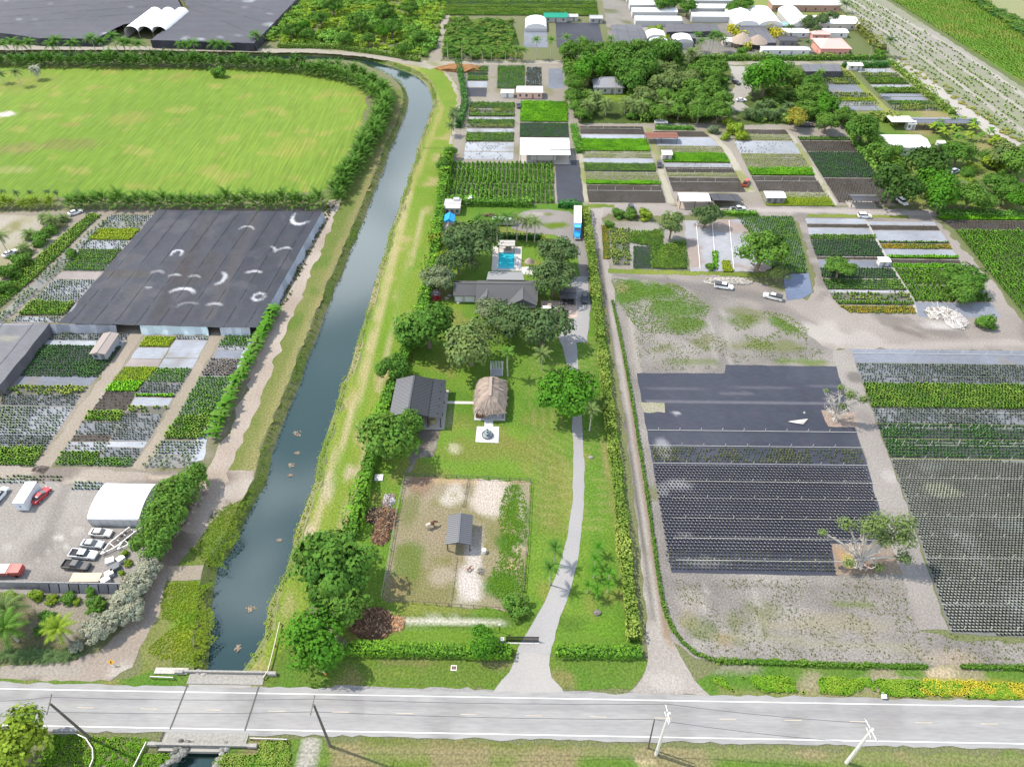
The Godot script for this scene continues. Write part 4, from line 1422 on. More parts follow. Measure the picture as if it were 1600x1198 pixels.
	# homestead
	land("lawn", dry(pv([-29.1,-253.9,-22.2,-226.4,21.1,-227.1,21.7,-199,23.9,-154.3,23.6,-101.6,22.6,-62,22.8,-60.5,-31.2,-60.3,-31.6,-62.5,-35,-64.4,-34.1,-76,-35.5,-91.7,-34,-112.3,-32.7,-132.3,-30.3,-159.2,-28,-192.4])),.045,1.1, {"a": GRASS, "b": GRASS2, "f": 10.0, "c": Color(.16,.17,.04), "ct": .2, "more": [
		[-6.5,-110.7,16.6,6, Color(.14,.145,.035),.65], [6.9,-99.5,4.3,21.8, Color(.12,.14,.03),.6], [-10.1,-123.4,20.8,9, Color(.05,.13,.01),.5], [-26.6,-142.5,8.6,7.9, Color(.1,.18,.016),.5],
		[-4.8,-66.8,26.9,2.1, Color(.05,.1,.014),.6], [16,-76.9,2.1,11.6, Color(.05,.14,.012),.6], [16.4,-65.9,4.8,2.6, Color(.09,.19,.014),.6], [20.1,-113.2,21.6,-68.6,1.0, Color(.22,.19,.08),.7],
		[-18.3,-66.6,6.1,1.1, Color(.42,.4,.34),.9], [-10.9,-66.7,7.3,.9, Color(.42,.4,.34),.9], [-5.4,-66.6,3.7,.9, Color(.42,.4,.34),.7], [-27.9,-65.8,6.1,3.3, Color(.16,.1,.06),.8],
		[-15.8,-110.5,2.1,2, Color(.38,.35,.25),.7], [-17.6,-121,1.3,5.7, Color(.3,.28,.18),.5], [-20.7,-165.4,5.6,3.1, Color(.14,.2,.02),.6], [-24,-171,5.7,3.9, Color(.2,.15,.08),.6], [-18.8,-208.2,6.5,12.3, Color(.1,.17,.02),.6], [11.1,-212.1,6.5,3.4, Color(.13,.2,.015),.7],
		[14.43,-120.5,3.0,34.0,2.1, Color(.24,.22,.09),.34,2.0]]}, M.turf, "mown green lawn of the homestead", .5)
	land("gravel_yard", pv([-26.9,-102.2,-25.8,-107.4,-23.3,-112.4,-25.3,-116.6,-19.2,-117.1,-19.4,-112.5,-21,-108.1,-24,-105.5,-25.1,-102.2]),.075,1.0, {"a": Color(.16,.14,.12), "b": Color(.21,.19,.165), "f": 4.0, "more": [[-19.7,-112.5,-25.3,-103.5,1.0, Color(.34,.31,.26),.7]]}, M.gravel, "grey gravel apron in front of the barn", .9)
	land("paddock", pv([-26.2,-101.8,2.4,-100.7,1.7,-82.6,.9,-68.9,-4.9,-69.2,-25.3,-70.5,-26.8,-71.3,-26.6,-83.7]),.075,.9, {"a": Color(.3,.255,.2), "b": Color(.23,.2,.12), "f": 7.0, "c": Color(.17,.165,.06), "ct": .16, "more": [
		[-11.9,-101.3,16,1.9, OCHRE, .8], [-22.6,-99.3,3.5,3.6, Color(.23,.15,.1),.8], [-14.4,-96.4,3.7,3.5, Color(.45,.41,.36),.9], [-14.6,-96.9,1.1,.9, Color(.22,.22,.1),.8], [-6.7,-96.5,5.1,7.1, Color(.47,.42,.37),.9], [-9.2,-79.4,3.1,10.5, Color(.46,.42,.385),.95], [-10.2,-73.6,3.3,5.1, Color(.47,.43,.4),.9],
		[-.9,-92.3,3.1,8.5, Color(.06,.14,.012),.95], [-2.1,-84.1,4,4.7, Color(.05,.13,.012),.95], [-2.6,-74.4,5.1,4.3, Color(.05,.14,.012),.95], [.5,-94,1.1,5.2, Color(.4,.35,.28),.6], [-1.8,-79.1,1.8,1.6, OCHRE, .95], [.1,-82.9,1.6,1.2, Color(.4,.32,.24),.8],
		[-22.3,-79.2,3.7,7.5, Color(.1,.15,.025),.8], [-23.8,-91.9,2.8,6.8, Color(.13,.15,.045),.7], [-15.5,-76.3,3.3,3.8, Color(.33,.28,.22),.7], [-16.4,-87.1,5.4,3.2, Color(.26,.215,.15),.7], [-8.9,-86.4,2.2,4.2, Color(.27,.24,.21),.8], [-23.5,-74,2.8,2.6, Color(.2,.15,.08),.7]]}, M.soil, "worn dirt and grass of the horse paddock", .4)
	land("driveway", pv([14.3,-181.7,20.2,-181.8,20,-166.1,18.3,-150.3,15.2,-149.7,15.3,-138.1,15.1,-121.6,14.9,-107.1,14.3,-96,13,-86,11.6,-78.3,9.8,-72.5,7.6,-66.4,6.3,-61.7,6.2,-60.5,-.1,-60.5,.1,-61.6,2.7,-66.3,5.7,-72.4,8,-78.2,10.1,-85.9,11.7,-96,12.6,-111,12.8,-123.8,12.6,-138,11.4,-147.2,10.2,-152.6,12.3,-159.9]),.08,1.0, {"a": Color(.235,.232,.235), "b": Color(.28,.275,.275), "f": 8.0}, M.concrete, "pale concrete driveway curving from the gate", .12)
	land("driveway", pv([-.1,-60.5,6.2,-60.5,5.7,-58.3,6.4,-56.2,7.9,-54.1,8.1,-53.2,-4.1,-53.2,-3.8,-54,-1.6,-57]),.085,1.0, {"a": Color(.25,.243,.236), "b": Color(.3,.29,.28), "f": 6.0}, M.concrete, "flared driveway apron between gate and road", .2)
	land("gravel_lane", pv([-3.8,-215.2,.2,-221.3,7.4,-222.8,16.3,-221.6,20.9,-215.2,21.2,-199,20.6,-179.1,20,-166.1,18.4,-149.7,16,-149.7,16.4,-166,17.7,-182.4,17.6,-193.2,15.5,-201.6,11,-205.9,4.5,-206.2,-3.7,-209.3]),.07,1.0, {"a": Color(.23,.21,.2), "b": Color(.3,.28,.265), "f": 6.0, "more": [[11.1,-212.1,5.2,2.9, Color(.12,.19,.015),1.0], [4,-219.7,4.5,1.3, Color(.42,.38,.34),.8], [9.1,-219.3,2.2,1.3, Color(.14,.18,.03),.8]]}, M.gravel, "grey gravel lane curving behind the pool", .5)
	land("paving", pv([5.6,-169,16.2,-169.2,16,-161.2,9.7,-159.9,5.5,-161.6]),.09,1.0, {"a": Color(.36,.27,.23), "b": Color(.42,.33,.28), "f": 3.0}, M.concrete, "pinkish brick forecourt before the carport", .0)

	# lane east of the property and plowed ground
	land("plowed_field", pv([26.6,-183.3,38.5,-182.8,47.9,-179.5,67.2,-170.1,76.1,-161,85.9,-148.5,87.2,-144.5,84.8,-125,76.2,-66.3,81.4,-64.5,101,-63.6,97.6,-57.3,74,-58,50.1,-58.8,37.5,-59.4,32.3,-59.9,28.8,-63.6,28.3,-72.8,28.4,-99.8,28.4,-133.4,27.5,-160.2]),.03,1.2, {"a": Color(.18,.166,.155), "b": Color(.275,.255,.238), "f": 2.6, "c": Color(.14,.15,.07), "ct": .22, "more": [[37.7,-76.5,33.6,-62.4,.6, Color(.34,.32,.3),.6], [39.9,-76.6,36.1,-61.8,.5, Color(.15,.14,.13),.6], [47.3,-76.7,44.5,-61.4,.7, Color(.33,.31,.29),.5], [54.4,-76.8,51.9,-61.3,.6, Color(.15,.14,.13),.5], [33.8,-64.9,73.5,-62.5,1.2, Color(.25,.24,.17),.6], [31.7,-75,76.9,-74.4,1.0, Color(.16,.145,.13),.5], [54.1,-160.6,51.6,-140,.6, Color(.33,.31,.29),.6], [59,-166.8,56,-141.3,.6, Color(.33,.31,.29),.6], [55.1,-72.6,7.5,1.9, Color(.17,.155,.145),.5], 
		[35.5,-174.3,11.5,7.2, Color(.07,.15,.016),.95], [44,-166.5,9.4,5.6, Color(.07,.145,.016),.85], [46.5,-159,7.3,3.5, Color(.08,.14,.02),.85], [29.9,-175.9,2.7,3.3, Color(.3,.24,.14),.6], [63.3,-160.8,5.5,3.6, Color(.09,.14,.03),.6], [75.8,-159.5,6.2,4.7, Color(.07,.14,.018),.9], [67.8,-149.5,10.5,2.7, Color(.14,.16,.05),.7], [76.5,-143,8.5,1.3, Color(.11,.17,.03),.8], [45.6,-142.5,6.8,1.6, Color(.12,.16,.04),.6], [31.2,-160.2,31.1,-135.9,1.5, Color(.36,.33,.29),.6],
		[35.1,-65.6,3.6,2.6, Color(.1,.13,.04),.6], [38.4,-63.7,2.9,1.3, Color(.22,.17,.07),.7], [65.9,-71.4,4.9,.8, Color(.13,.16,.05),.8], [59.7,-67.3,14.5,2.1, Color(.27,.25,.16),.5], [33.7,-71.5,3.2,2.7, Color(.32,.29,.26),.5], [32.4,-67.5,2.4,1.8, Color(.2,.19,.09),.6], [78.6,-60.7,5.8,1.7, Color(.34,.28,.21),.6]]}, M.soil, "plowed grey brown ground with weeds", .5)
	land("farm_lane", pv([25,-223.6,28.8,-223.6,27.1,-215.3,26.5,-197.1,27.6,-182.6,27.7,-160.2,28.4,-133.4,28.6,-107.4,28.5,-83.1,28.3,-68.7,29.2,-62.3,30.8,-57.8,33.1,-54.3,34.5,-53,20,-53.4,22.3,-56.2,23.8,-59.8,24.3,-66,25.1,-83,25.5,-107.3,25.5,-133.3,24.7,-160.1,24.3,-179.1,23.6,-197.1,23.2,-217.4]),.065,.9, {"a": Color(.33,.3,.28), "b": Color(.4,.37,.34), "f": 4.0, "more": [[24.5,-197.1,25.9,-83,.9, Color(.11,.105,.09),.85], [25.9,-83,25.5,-67.4,.8, Color(.16,.15,.13),.8], [27.7,-160.2,27.9,-84.6,.8, Color(.25,.17,.12),.7], [27.9,-84.6,28,-64.8,1.4, Color(.26,.19,.13),.8], [28.6,-64.2,1.4,2.5, Color(.3,.22,.14),.7], [26.5,-55.7,4.6,2.1, Color(.45,.42,.39),.8]]}, M.gravel, "rutted farm lane along the long hedge", .4)


func road_and_bridge() -> void:
	var x0 := -180.0
	var x1 := 180.0
	land("road", pv([x0,-53.4, x1,-53.4, x1,-45.4, x0,-45.4]),.1,.8, {"a": Color(.235,.235,.237), "b": Color(.275,.274,.272), "f": 12.0, "c": Color(.21,.207,.205), "ct": .28, "more": [
		[x0,-50.9, x1,-50.9,.7, Color(.2,.195,.2),.7], [x0,-51.9, x1,-51.9,.35, Color(.19,.185,.19),.6], [x0,-48.0, x1,-48.0,.8, Color(.225,.22,.225),.6], [-84,-48.5,6.7,1.7, Color(.25,.25,.25),.4], [-56.6,-49.8,8.4,4.4, Color(.3,.295,.29),.7]]}, M.road, "two lane asphalt road across the foreground", .25)
	land("road_shoulder", pv([-33.6,-53.2,-32.3,-53.9,-2.1,-53.8,55.2,-52.9,32.7,-52.1,-34.7,-52]),.08,1.2, {"a": Color(.29,.285,.28), "b": Color(.34,.33,.32), "f": 5.0}, M.gravel, "pale paved shoulder by the driveways", .3)
	land("road_shoulder", pv([-99.4,-53.6,-90.3,-53.6,-88.1,-52,-98.3,-51.8]),.08,1.2, {"a": Color(.33,.325,.32), "b": Color(.36,.35,.34), "f": 5.0}, M.gravel, "pale paved shoulder at the west end", .2)
	for z in [-52.35,-46.2]:
		var b := B.new()
		var x := x0
		while x < x1:
			b.quad(Vector3(x, .115, z - .09), Vector3(x + 4.0,.115, z - .09), Vector3(x + 4.0,.115, z + .09), Vector3(x, .115, z + .09), W1 * rng.randf_range(.42,.56), UP)
			x += 4.0
		setting("edge_line", b, M.road, "solid white line on the %s edge of the road" % ("north" if z < -50.0 else "south"))
	for i in 33:
		var b := B.new()
		var x := -177.0 + i * 11.15
		b.quad(Vector3(x, .115,-49.42), Vector3(x + 2.9,.115,-49.42), Vector3(x + 2.9,.115,-49.28), Vector3(x, .115,-49.28), Color(.36,.31,.25), UP)
		setting("centre_dash", b, M.road, "pale yellow dashes along the middle of the road")
	# bridge: slab, walks, parapets, abutments
	var o := thing("bridge", "concrete road bridge over the canal with grey parapets", "bridge", Vector3(-52.5,0,-49.4))
	var s := B.new()
	s.box(Vector3(0,-.45,0), Vector3(15.4,.9,13.6), Color(.25,.24,.22))
	part("deck_slab", s, M.matte, o)
	var conc := Color(.27,.26,.24)
	for q in [[-5.35, "walkway"], [4.85, "walkway"]]:
		var w := B.new()
		w.box(Vector3(.3,.1, q[0]), Vector3(13.6,.2,1.9), conc)
		part(q[1], w, M.gravel, o)
	var n := B.new()
	n.box(Vector3(0,.42,-6.45), Vector3(15.2,.84,.32), conc * 1.05)
	part("parapet", n, M.gravel, o)
	n = B.new()
	n.box(Vector3(0,.8,5.95), Vector3(15.8,.25,.4), conc)
	n.box(Vector3(0,.15,5.95), Vector3(15.8,.3,.36), conc * .8)
	var pr := part("parapet", n, M.gravel, o, "open south parapet with posts")
	for i in 8:
		var p := B.new()
		p.box(Vector3(-6.6 + i * 1.9,.55,5.95), Vector3(.45,.6,.34), conc * .9)
		part("baluster", p, M.gravel, pr)
	for sx in [-1.0,1.0]:
		for sz in [-6.3,5.95]:
			var e := B.new()
			e.box(Vector3(sx * 8.4,.45, sz), Vector3(1.5,.9,.55), conc * 1.1)
			part("end_block", e, M.gravel, o)
		var a := B.new()
		a.box(Vector3(sx * 6.6,-1.3,0), Vector3(1.4,2.4,13.0), conc * .7)
		part("abutment", a, M.matte, o)
		var j := B.new()
		j.bar(Vector3(sx * 6.4 + .15,.115,-4.2), Vector3(sx * 6.4 - .15,.115,3.4),.28,.02, Color(.07,.07,.07))
		part("expansion_joint", j, M.matte, o)


func fields() -> void:
	var cell := 2.4
	# ---- west nursery
	land("nursery_ground", pv([-208.9,-215.5,-182.9,-217.3,-130.2,-220.9,-68.9,-221.9,-66.7,-199.4,-68.9,-158.5,-71.1,-131.6,-71.7,-105.6,-74.5,-100.8,-82.1,-97.9,-118.1,-100,-139.9,-99.7]),.02,2.0, {"a": Color(.33,.29,.24), "b": Color(.25,.22,.18), "f": 8.0, "c": Color(.16,.17,.08), "ct": .2}, M.gravel, "sandy ground of the west nursery")
	land("yard", pv([-135.9,-100.3,-94,-101.8,-81.3,-99.4,-77.5,-86,-75.1,-78.2,-79.5,-70.3,-117.3,-71]),.04,1.1, {"a": Color(.31,.285,.265), "b": Color(.4,.375,.35), "f": 9.0, "c": Color(.235,.215,.2), "ct": .08, "more": [[-96.8,-84,1,.8, Color(.52,.5,.46),1.0], [-94.4,-82.2,.8,.6, Color(.5,.48,.44),.9], [-93.8,-85.7,1.4,.8, Color(.46,.43,.4),.8], [-106.2,-81.4,1.6,.8, Color(.46,.43,.4),.8], [-98.7,-79.3,-102,-98.5,2.0, Color(.23,.21,.195),.6], [-87.6,-81.1,5.3,4.6, Color(.23,.215,.2),.7], [-99.8,-76.3,-96.3,-82.5,.5, Color(.42,.4,.37),.6]]}, M.gravel, "pale dusty parking yard west of the canal")
	land("track", pv([-137.9,-103.5,-109.4,-103,-92.7,-102.4,-70.3,-101.4,-75.2,-98.8,-95.7,-99.1,-102.6,-98.3,-108.7,-98.9,-135.6,-99.7]),.055,1.2, {"a": Color(.33,.29,.25), "b": Color(.4,.35,.3), "f": 5.0, "c": Color(.2,.17,.15), "ct": .15, "more": [[-81.6,-100.3,3.8,.7, Color(.48,.41,.33),.9], [-99.3,-99.1,1.5,.6, Color(.48,.44,.38),.8]]}, M.gravel, "dirt track between nursery beds and yard")
	land("track", band(smooth_line(pv([-108.1,-153.1,-107.9,-141.6,-108.3,-133,-108.7,-123.5,-109,-114.7,-109.4,-107.3,-110.4,-101.5])),3.4,3.6),.055,1.0, {"a": Color(.4,.35,.29), "b": Color(.33,.285,.235), "f": 3.0}, M.gravel, "sandy path through the west nursery beds", .5)
	land("track", band(smooth_line(pv([-85.5,-152.4,-85.6,-141.5,-85.9,-131.4,-86.4,-120.9,-86.6,-111.3,-87.6,-102.8])),2.9,3.2),.055,1.0, {"a": Color(.37,.32,.26), "b": Color(.3,.26,.2), "f": 3.0}, M.gravel, "second sandy path nearer the canal", .5)
	land("track", band(smooth_line(pv([-134.6,-154.4,-133.9,-144.6,-132.7,-132.5,-132.1,-123.1])),2.6),.055,1.0, {"a": Color(.26,.23,.18), "b": Color(.2,.18,.15), "f": 3.0}, M.gravel, "narrow path beside the small shade house", .3)
	land("ground_cloth", pv([-75.4,-150.3,-74.4,-141.7,-74.3,-131.6,-74.8,-122.3,-75.1,-113.6,-73.6,-106,-76.4,-104.6,-77.5,-111.5,-76,-120,-75.7,-130.4,-75.6,-140.3,-76.4,-150.3]),.06,1.0, {"a": Color(.28,.31,.35), "b": Color(.36,.38,.42), "f": 5.0}, M.cloth, "pale blue cloth lane beside the banana row", .2)
	block = "west column by the small shade house"
	strip("ptd", 0, [-133.5,-151.5,-133.3,-148.2,-109.8,-148.2,-109.6,-151.5])
	strip("wp", 1, [-133.3,-148.2,-133.1,-146.3,-109.9,-146.3,-109.8,-148.2])
	strip("dk", 2, [-133.1,-146.3,-132.8,-141.5,-110.1,-141.5,-109.9,-146.3])
	strip("dk", 3, [-132.8,-141.5,-132.7,-140.6,-132.6,-137.1,-110.3,-137.1,-110.3,-137.2,-110.1,-141.5])
	strip("dk", 4, [-132.6,-137.1,-132.4,-133.7,-111,-133.7,-110.3,-137.1])
	strip("gy", 5, [-132.4,-133.7,-132.3,-130.3,-111.7,-130.3,-111,-133.7])
	strip("mix", 6, [-132.3,-130,-132.2,-127,-112.1,-127,-112.1,-128.1,-111.7,-130])
	strip("ptd", 7, [-132.2,-126.7,-132.1,-125.4,-131.8,-122.6,-112.1,-122.6,-112.1,-126.7])
	strip("pt", 8, [-131.8,-122.4,-130.7,-112.9,-112.1,-112.9,-112.1,-122.4])
	strip("ptd", 9, [-130.7,-112.9,-130.2,-108.9,-112.1,-108.9,-112.1,-110.9,-112.1,-112.9])
	strip("sh", 10, [-130.2,-108.9,-129.6,-103,-112.2,-103,-112.1,-108.9])
	block = "middle west column by the sandy path"
	strip("lime", 0, [-104.9,-150.4,-105.1,-146,-96.6,-146,-96.5,-150.4])
	strip("wt", 1, [-105.2,-145.7,-105.4,-141.2,-96.7,-141.2,-96.6,-145.7])
	strip("pk", 2, [-105.4,-140.9,-105.5,-139,-105.6,-137.9,-96.7,-137.9,-96.7,-140.9])
	strip("lime", 3, [-105.7,-137.6,-106.3,-133,-106.3,-132.2,-97.9,-132.2,-96.7,-137.4,-96.7,-137.6])
	strip("hi", 4, [-106.4,-131.9,-106.6,-128.3,-98.3,-128.3,-98.3,-130,-97.9,-131.9])
	strip("br", 5, [-106.6,-128.1,-107,-121.3,-98.3,-121.3,-98.3,-128.1])
	strip("sh", 6, [-107,-121,-107,-120.6,-107.2,-117.8,-98.3,-117.8,-98.3,-120.7,-98.3,-121])
	strip("ptd", 7, [-107.2,-117.6,-107.4,-113.3,-98.4,-113.3,-98.3,-117.6])
	strip("br", 8, [-107.4,-113.1,-107.5,-111.1,-98.4,-111.1,-98.4,-111.1,-98.4,-113.1])
	strip("pt", 9, [-107.5,-110.9,-107.5,-107.9,-98.5,-107.9,-98.4,-110.9])
	strip("sh", 10, [-107.5,-107.7,-107.5,-103.4,-107.5,-103.4,-98.6,-103.4,-98.6,-103.6,-98.5,-107.7])
	block = "inner west column between both paths"
	strip("pt", 0, [-96.2,-150.8,-96.2,-149.4,-87.2,-149.4,-87.2,-150.8])
	strip("wt", 1, [-96.2,-149.1,-96.3,-141.6,-87.3,-141.6,-87.2,-149.1])
	strip("wt", 2, [-96.3,-141.3,-96.4,-137.5,-87.4,-137.5,-87.3,-138.8,-87.3,-141.3])
	strip("ptg", 3, [-96.4,-137.2,-97.6,-131.8,-87.8,-131.8,-87.4,-137.2])
	strip("ptd", 4, [-97.7,-131.6,-98,-130,-98,-127.5,-88.1,-127.5,-87.9,-129.7,-87.8,-131.6])
	strip("hi", 5, [-98,-127.3,-98,-126.4,-88.2,-126.4,-88.2,-127.3])
	strip("wt", 6, [-98,-126.2,-98,-123.2,-88.5,-123.2,-88.3,-126.2])
	strip("mix", 7, [-98,-123,-98,-120.7,-88.7,-120.7,-88.7,-120.9,-88.5,-123])
	strip("ptd", 8, [-98,-120.5,-98,-115.6,-88.8,-115.6,-88.7,-120.5])
	strip("ptd", 9, [-98,-115.4,-98.1,-111.4,-88.9,-111.4,-88.8,-115.4])
	strip("wp", 10, [-98.1,-111.2,-98.1,-111.1,-98.1,-109.4,-89.1,-109.4,-88.9,-111.2])
	strip("ptd", 11, [-98.1,-109.2,-98.1,-106.2,-89.3,-106.2,-89.1,-109.2])
	strip("ptg", 12, [-98.1,-106.1,-98.2,-103.7,-89.5,-103.7,-89.5,-103.8,-89.3,-106.1])
	block = "west column beside the blue cloth lane"
	strip("ptg", 0, [-82.9,-151,-83.2,-146.9,-75.4,-146.9,-75.5,-151])
	strip("pt", 1, [-83.2,-146.6,-83.3,-145.3,-75.4,-145.3,-75.4,-146.6])
	strip("gy", 2, [-83.3,-145,-83.6,-141.6,-75.3,-141.6,-75.4,-145])
	strip("ptb", 3, [-83.6,-141.3,-84.1,-134.2,-75.6,-134.2,-75.2,-140.3,-75.3,-141.3])
	strip("ptg", 4, [-84.1,-134,-84.2,-132.4,-84.3,-130.6,-75.8,-130.6,-75.8,-131.1,-75.6,-134])
	strip("ptg", 5, [-84.3,-130.4,-84.8,-120.5,-75.8,-120.5,-75.8,-130.4])
	strip("sh", 6, [-84.8,-120.3,-84.8,-119.9,-85.8,-112,-75.2,-112,-75.8,-120,-75.8,-120.3])
	strip("pt", 7, [-85.8,-111.6,-85.9,-111.3,-86.3,-107.2,-75.7,-107.2,-75.2,-111.5,-75.2,-111.6])
	strip("gg", 8, [-86.3,-107,-86.7,-103.4,-76.1,-103.4,-76.1,-103.6,-75.7,-107])
	block = "northwest column beside the large shade house"
	strip("pt", 0, [-143.7,-216.2,-143.9,-211.9,-129,-211.9,-128.5,-216.2])
	strip("gg", 1, [-143.9,-211.5,-144,-207.8,-129.4,-207.8,-129,-211.5])
	strip("lime", 2, [-144.1,-207.3,-144.2,-203.7,-129.8,-203.7,-129.8,-204.2,-129.5,-207.3])
	strip("lime", 3, [-144.3,-203.3,-144.3,-202,-144.3,-200.1,-130,-200.1,-129.8,-203.3])
	strip("pt", 4, [-144.3,-199.7,-144.2,-194.7,-130.3,-194.7,-130,-199.7])
	strip("md", 5, [-144.2,-194.3,-144,-187,-130.8,-187,-130.3,-194.3])
	strip("ptg", 6, [-144,-186.6,-143.9,-182,-131,-182,-130.8,-185.9,-130.8,-186.6])
	strip("pk", 7, [-143.9,-181.6,-143.9,-181.4,-144.3,-177.5,-131.3,-177.5,-131.1,-181.6])
	strip("pt", 8, [-144.3,-177.2,-145.2,-166.3,-145.2,-166.1,-132,-166.1,-131.9,-166.6,-131.3,-177.2])
	strip("sh", 9, [-145.2,-165.8,-145.7,-159.1,-132.5,-159.1,-132,-165.8])
	strip("pt", 10, [-145.7,-158.8,-145.9,-156.2,-132.7,-156.2,-132.5,-158.8])
	for q in [["sh", pv([-151.2,-216.9,-146.8,-216.1,-150,-179.5,-152.6,-162.5,-156.9,-159.9,-160.4,-166.1,-158.2,-172.6,-155.5,-190.2]), "dark green shrubs in long diagonal rows beside the northwest column"], ["gg", pv([-144.6,-212.3,-142.2,-211.9,-145.7,-171.2,-148.4,-154.7,-151.9,-151.2,-155.1,-157,-151.3,-160]), "grey spiky plants in the strip along the diagonal rows"]]:
		bed(q[0], q[1], q[2])
	bed("pt", pv([-118.1,-100,-109.9,-100.6,-103.9,-100.3,-103.1,-98.6,-117.1,-98.2]), "low green potted plants behind the white container")
	bed("pt", pv([-100.3,-98.9,-93.5,-99,-93.2,-96.8,-100,-96.5]), "dark pots on white cloth behind the arched building")

	# ---- black cloth field
	land("ground_cloth", pv([30.5,-137.6,53.6,-137.9,54.6,-141.3,83.9,-141.2,81.6,-120.6,80,-105.4,77.8,-88.7,64,-77.7,30.9,-77.9]),.05,.8, {"a": Color(.032,.036,.053), "b": Color(.05,.054,.074), "f": 6.0, "more": [[31.7,-127.1,83.1,-126.8,.5, Color(.12,.12,.14),.8], [30.6,-131.5,81.9,-133.4,.4, Color(.1,.1,.12),.6], [35.7,-100.5,3.7,2.2, Color(.3,.31,.33),.75], [32,-99,1.4,2.2, Color(.24,.25,.27),.7], [33.7,-111.4,1.8,4, Color(.26,.27,.29),.6], [38.7,-122.9,1.1,.7, Color(.3,.3,.33),.9], [37.8,-80.5,6.5,1.2, Color(.16,.165,.17),.7], [35,-87.3,1.6,.6, Color(.2,.2,.22),.7], [54.9,-130.3,4.9,.9, Color(.1,.1,.12),.7]]}, M.cloth, "black woven ground cloth of the potted field", .12)
	land("soil_patch", pv([30.1,-126.8,36.5,-126.5,35.9,-123.3,30.6,-123.2]),.07,1.0, {"a": Color(.34,.31,.27), "b": Color(.2,.22,.09), "f": 2.0}, M.soil, "bare patch left open in the black cloth", .3)
	land("soil_patch", pv([74.9,-124.7,83,-124.3,82.3,-118.9,74.9,-119]),.07,.8, {"a": Color(.31,.24,.2), "b": Color(.25,.2,.17), "f": 2.0}, M.soil, "square earth pit round the leafless tree", .15)
	land("soil_patch", pv([65.2,-85.5,77.5,-85.2,77.5,-78.4,64,-77.9]),.07,.7, {"a": Color(.32,.26,.21), "b": Color(.22,.17,.13), "f": 2.5, "more": [[67.4,-81.3,1.6,2.1, Color(.42,.33,.11),.8], [70.8,-80.2,1.3,1, Color(.3,.1,.04),.9], [66.1,-82.8,.8,1.5, Color(.36,.22,.12),.7], [73.5,-81.6,1.8,1.5, Color(.1,.08,.07),.7]]}, M.soil, "earth pit round the pruned ficus tree", .2)
	land("path", pv([83.9,-141.6,84.7,-147.6,90.3,-148.5,89.4,-142.4,87.7,-127.4,86.6,-116.4,86.1,-108.4,85,-97.3,82.6,-78.5,81.3,-66.4,75.7,-66.3,77,-78.4,78,-88.7,78.8,-96.3,80,-105.4,81.7,-118.4,81.6,-120.6]),.065,.9, {"a": Color(.27,.245,.23), "b": Color(.34,.315,.295), "f": 6.0, "more": [[87.7,-136.9,2.7,3, Color(.17,.155,.145),.9], [84.3,-103.6,2.3,3, Color(.42,.4,.38),.8], [84.9,-122.8,2.5,3.1, Color(.22,.195,.185),.6], [80.8,-82.5,2.9,4.6, Color(.24,.225,.215),.6]]}, M.gravel, "grey gravel path between the two potted fields", .3)
	rows("nursery_plants", pv([31.1,-111.6,80.2,-111.4,79.4,-107.1,31,-106.8]), "fern", .72,.75,.6,.9, Color(.05,.075,.02), Color(.12,.13,.05), "leafy potted plants in the far rows of the black cloth field", .0,.1,.1,.06)
	rows("nursery_plants", pv([30.9,-106,79.4,-106.1,78.3,-95.4,75.1,-86.3,65.2,-85.9,64.4,-83.3,30.7,-83,30.6,-94.6]), "dot", .8,.77,.92,1.0, Color(.12,.12,.12), Color(.16,.16,.155), "black pots with pale tops across the black cloth field", .0,.04,.0,.06)
	# nearest rows of that field, pot by pot
	var spots := []
	var zz: float = (Vector3(30.99,0,-78.46)).z
	var xa: float = (Vector3(30.99,0,-78.46)).x
	var xb: float = (Vector3(64.19,0,-78.45)).x
	for j in 6:
		var x := xa - .25 * j * .6 + (.33 if j % 2 else .0)
		while x < xb - .2:
			spots.append(Vector2(x + rng.randf_range(-.05,.05), zz - .4 - j * .78))
			x += .8
	if true:
		var pb := B.new()
		pb.tube(PackedVector3Array([Vector3.ZERO, Vector3(0,.3,0)]), PackedFloat32Array([.13,.17]), Color(.02,.02,.022),8)
		var pm := pb.mesh()
		for i in mini(300, spots.size()):
			var o := thing("potted_plant", "small potted plant in the nearest rows on the black cloth", "potted plant", Vector3(spots[i].x, .06, spots[i].y), rng.randf() * TAU, "potted plants nearest the plowed strip")
			inst("pot", pm, M.plain, o)
			var f := inst("leaves", K.tuft, leaf_of(TONES["silver" if rng.randf() < .75 else "olive"]), o)
			f.position.y = .25
			f.scale = Vector3.ONE * rng.randf_range(.22,.4)
	# irrigation lines of both potted fields
	var ys := [674.0]
	for q in [[30.82,-117.03,50.5], [30.51,-112.06,50.5], [30.72,-106.62,49.5], [34.38,-101.41,46.0], [33.66,-96.54,46.5], [33.15,-91.22,46.5], [32.39,-86.14,46.5], [32.12,-80.79,36.0]]:
		pipe_line(q[0], q[0] + q[2], q[1], 5.15, "white irrigation pipe with risers on the black cloth field", 1.0, "pipes across the black cloth field", -.15)
	for q in [[87.2,-124], [86.6,-119], [86.7,-114], [86.3,-108.6], [85.6,-103.2], [85.3,-98], [84.9,-92.6], [84.2,-87.4], [83.5,-82.2], [83,-76.9], [82.3,-71.7], [81.6,-66.5]]:
		pipe_line(q[0], q[0] + 46.0, q[1], 5.0, "irrigation pipe with leaning risers in the east potted field", 1.25, "pipes across the east potted field", -.3)
	block = "east potted field along the gravel path"
	strip("gy", 0, [89.6,-148.5,89.6,-142.7,147.7,-142.7,150.9,-148.5])
	strip("ptd", 1, [89.6,-142.4,89.1,-137.8,145,-137.8,147.5,-142.4])
	strip("ptd", 2, [89.1,-137.6,88.8,-134.9,143.3,-134.9,144.8,-137.6])
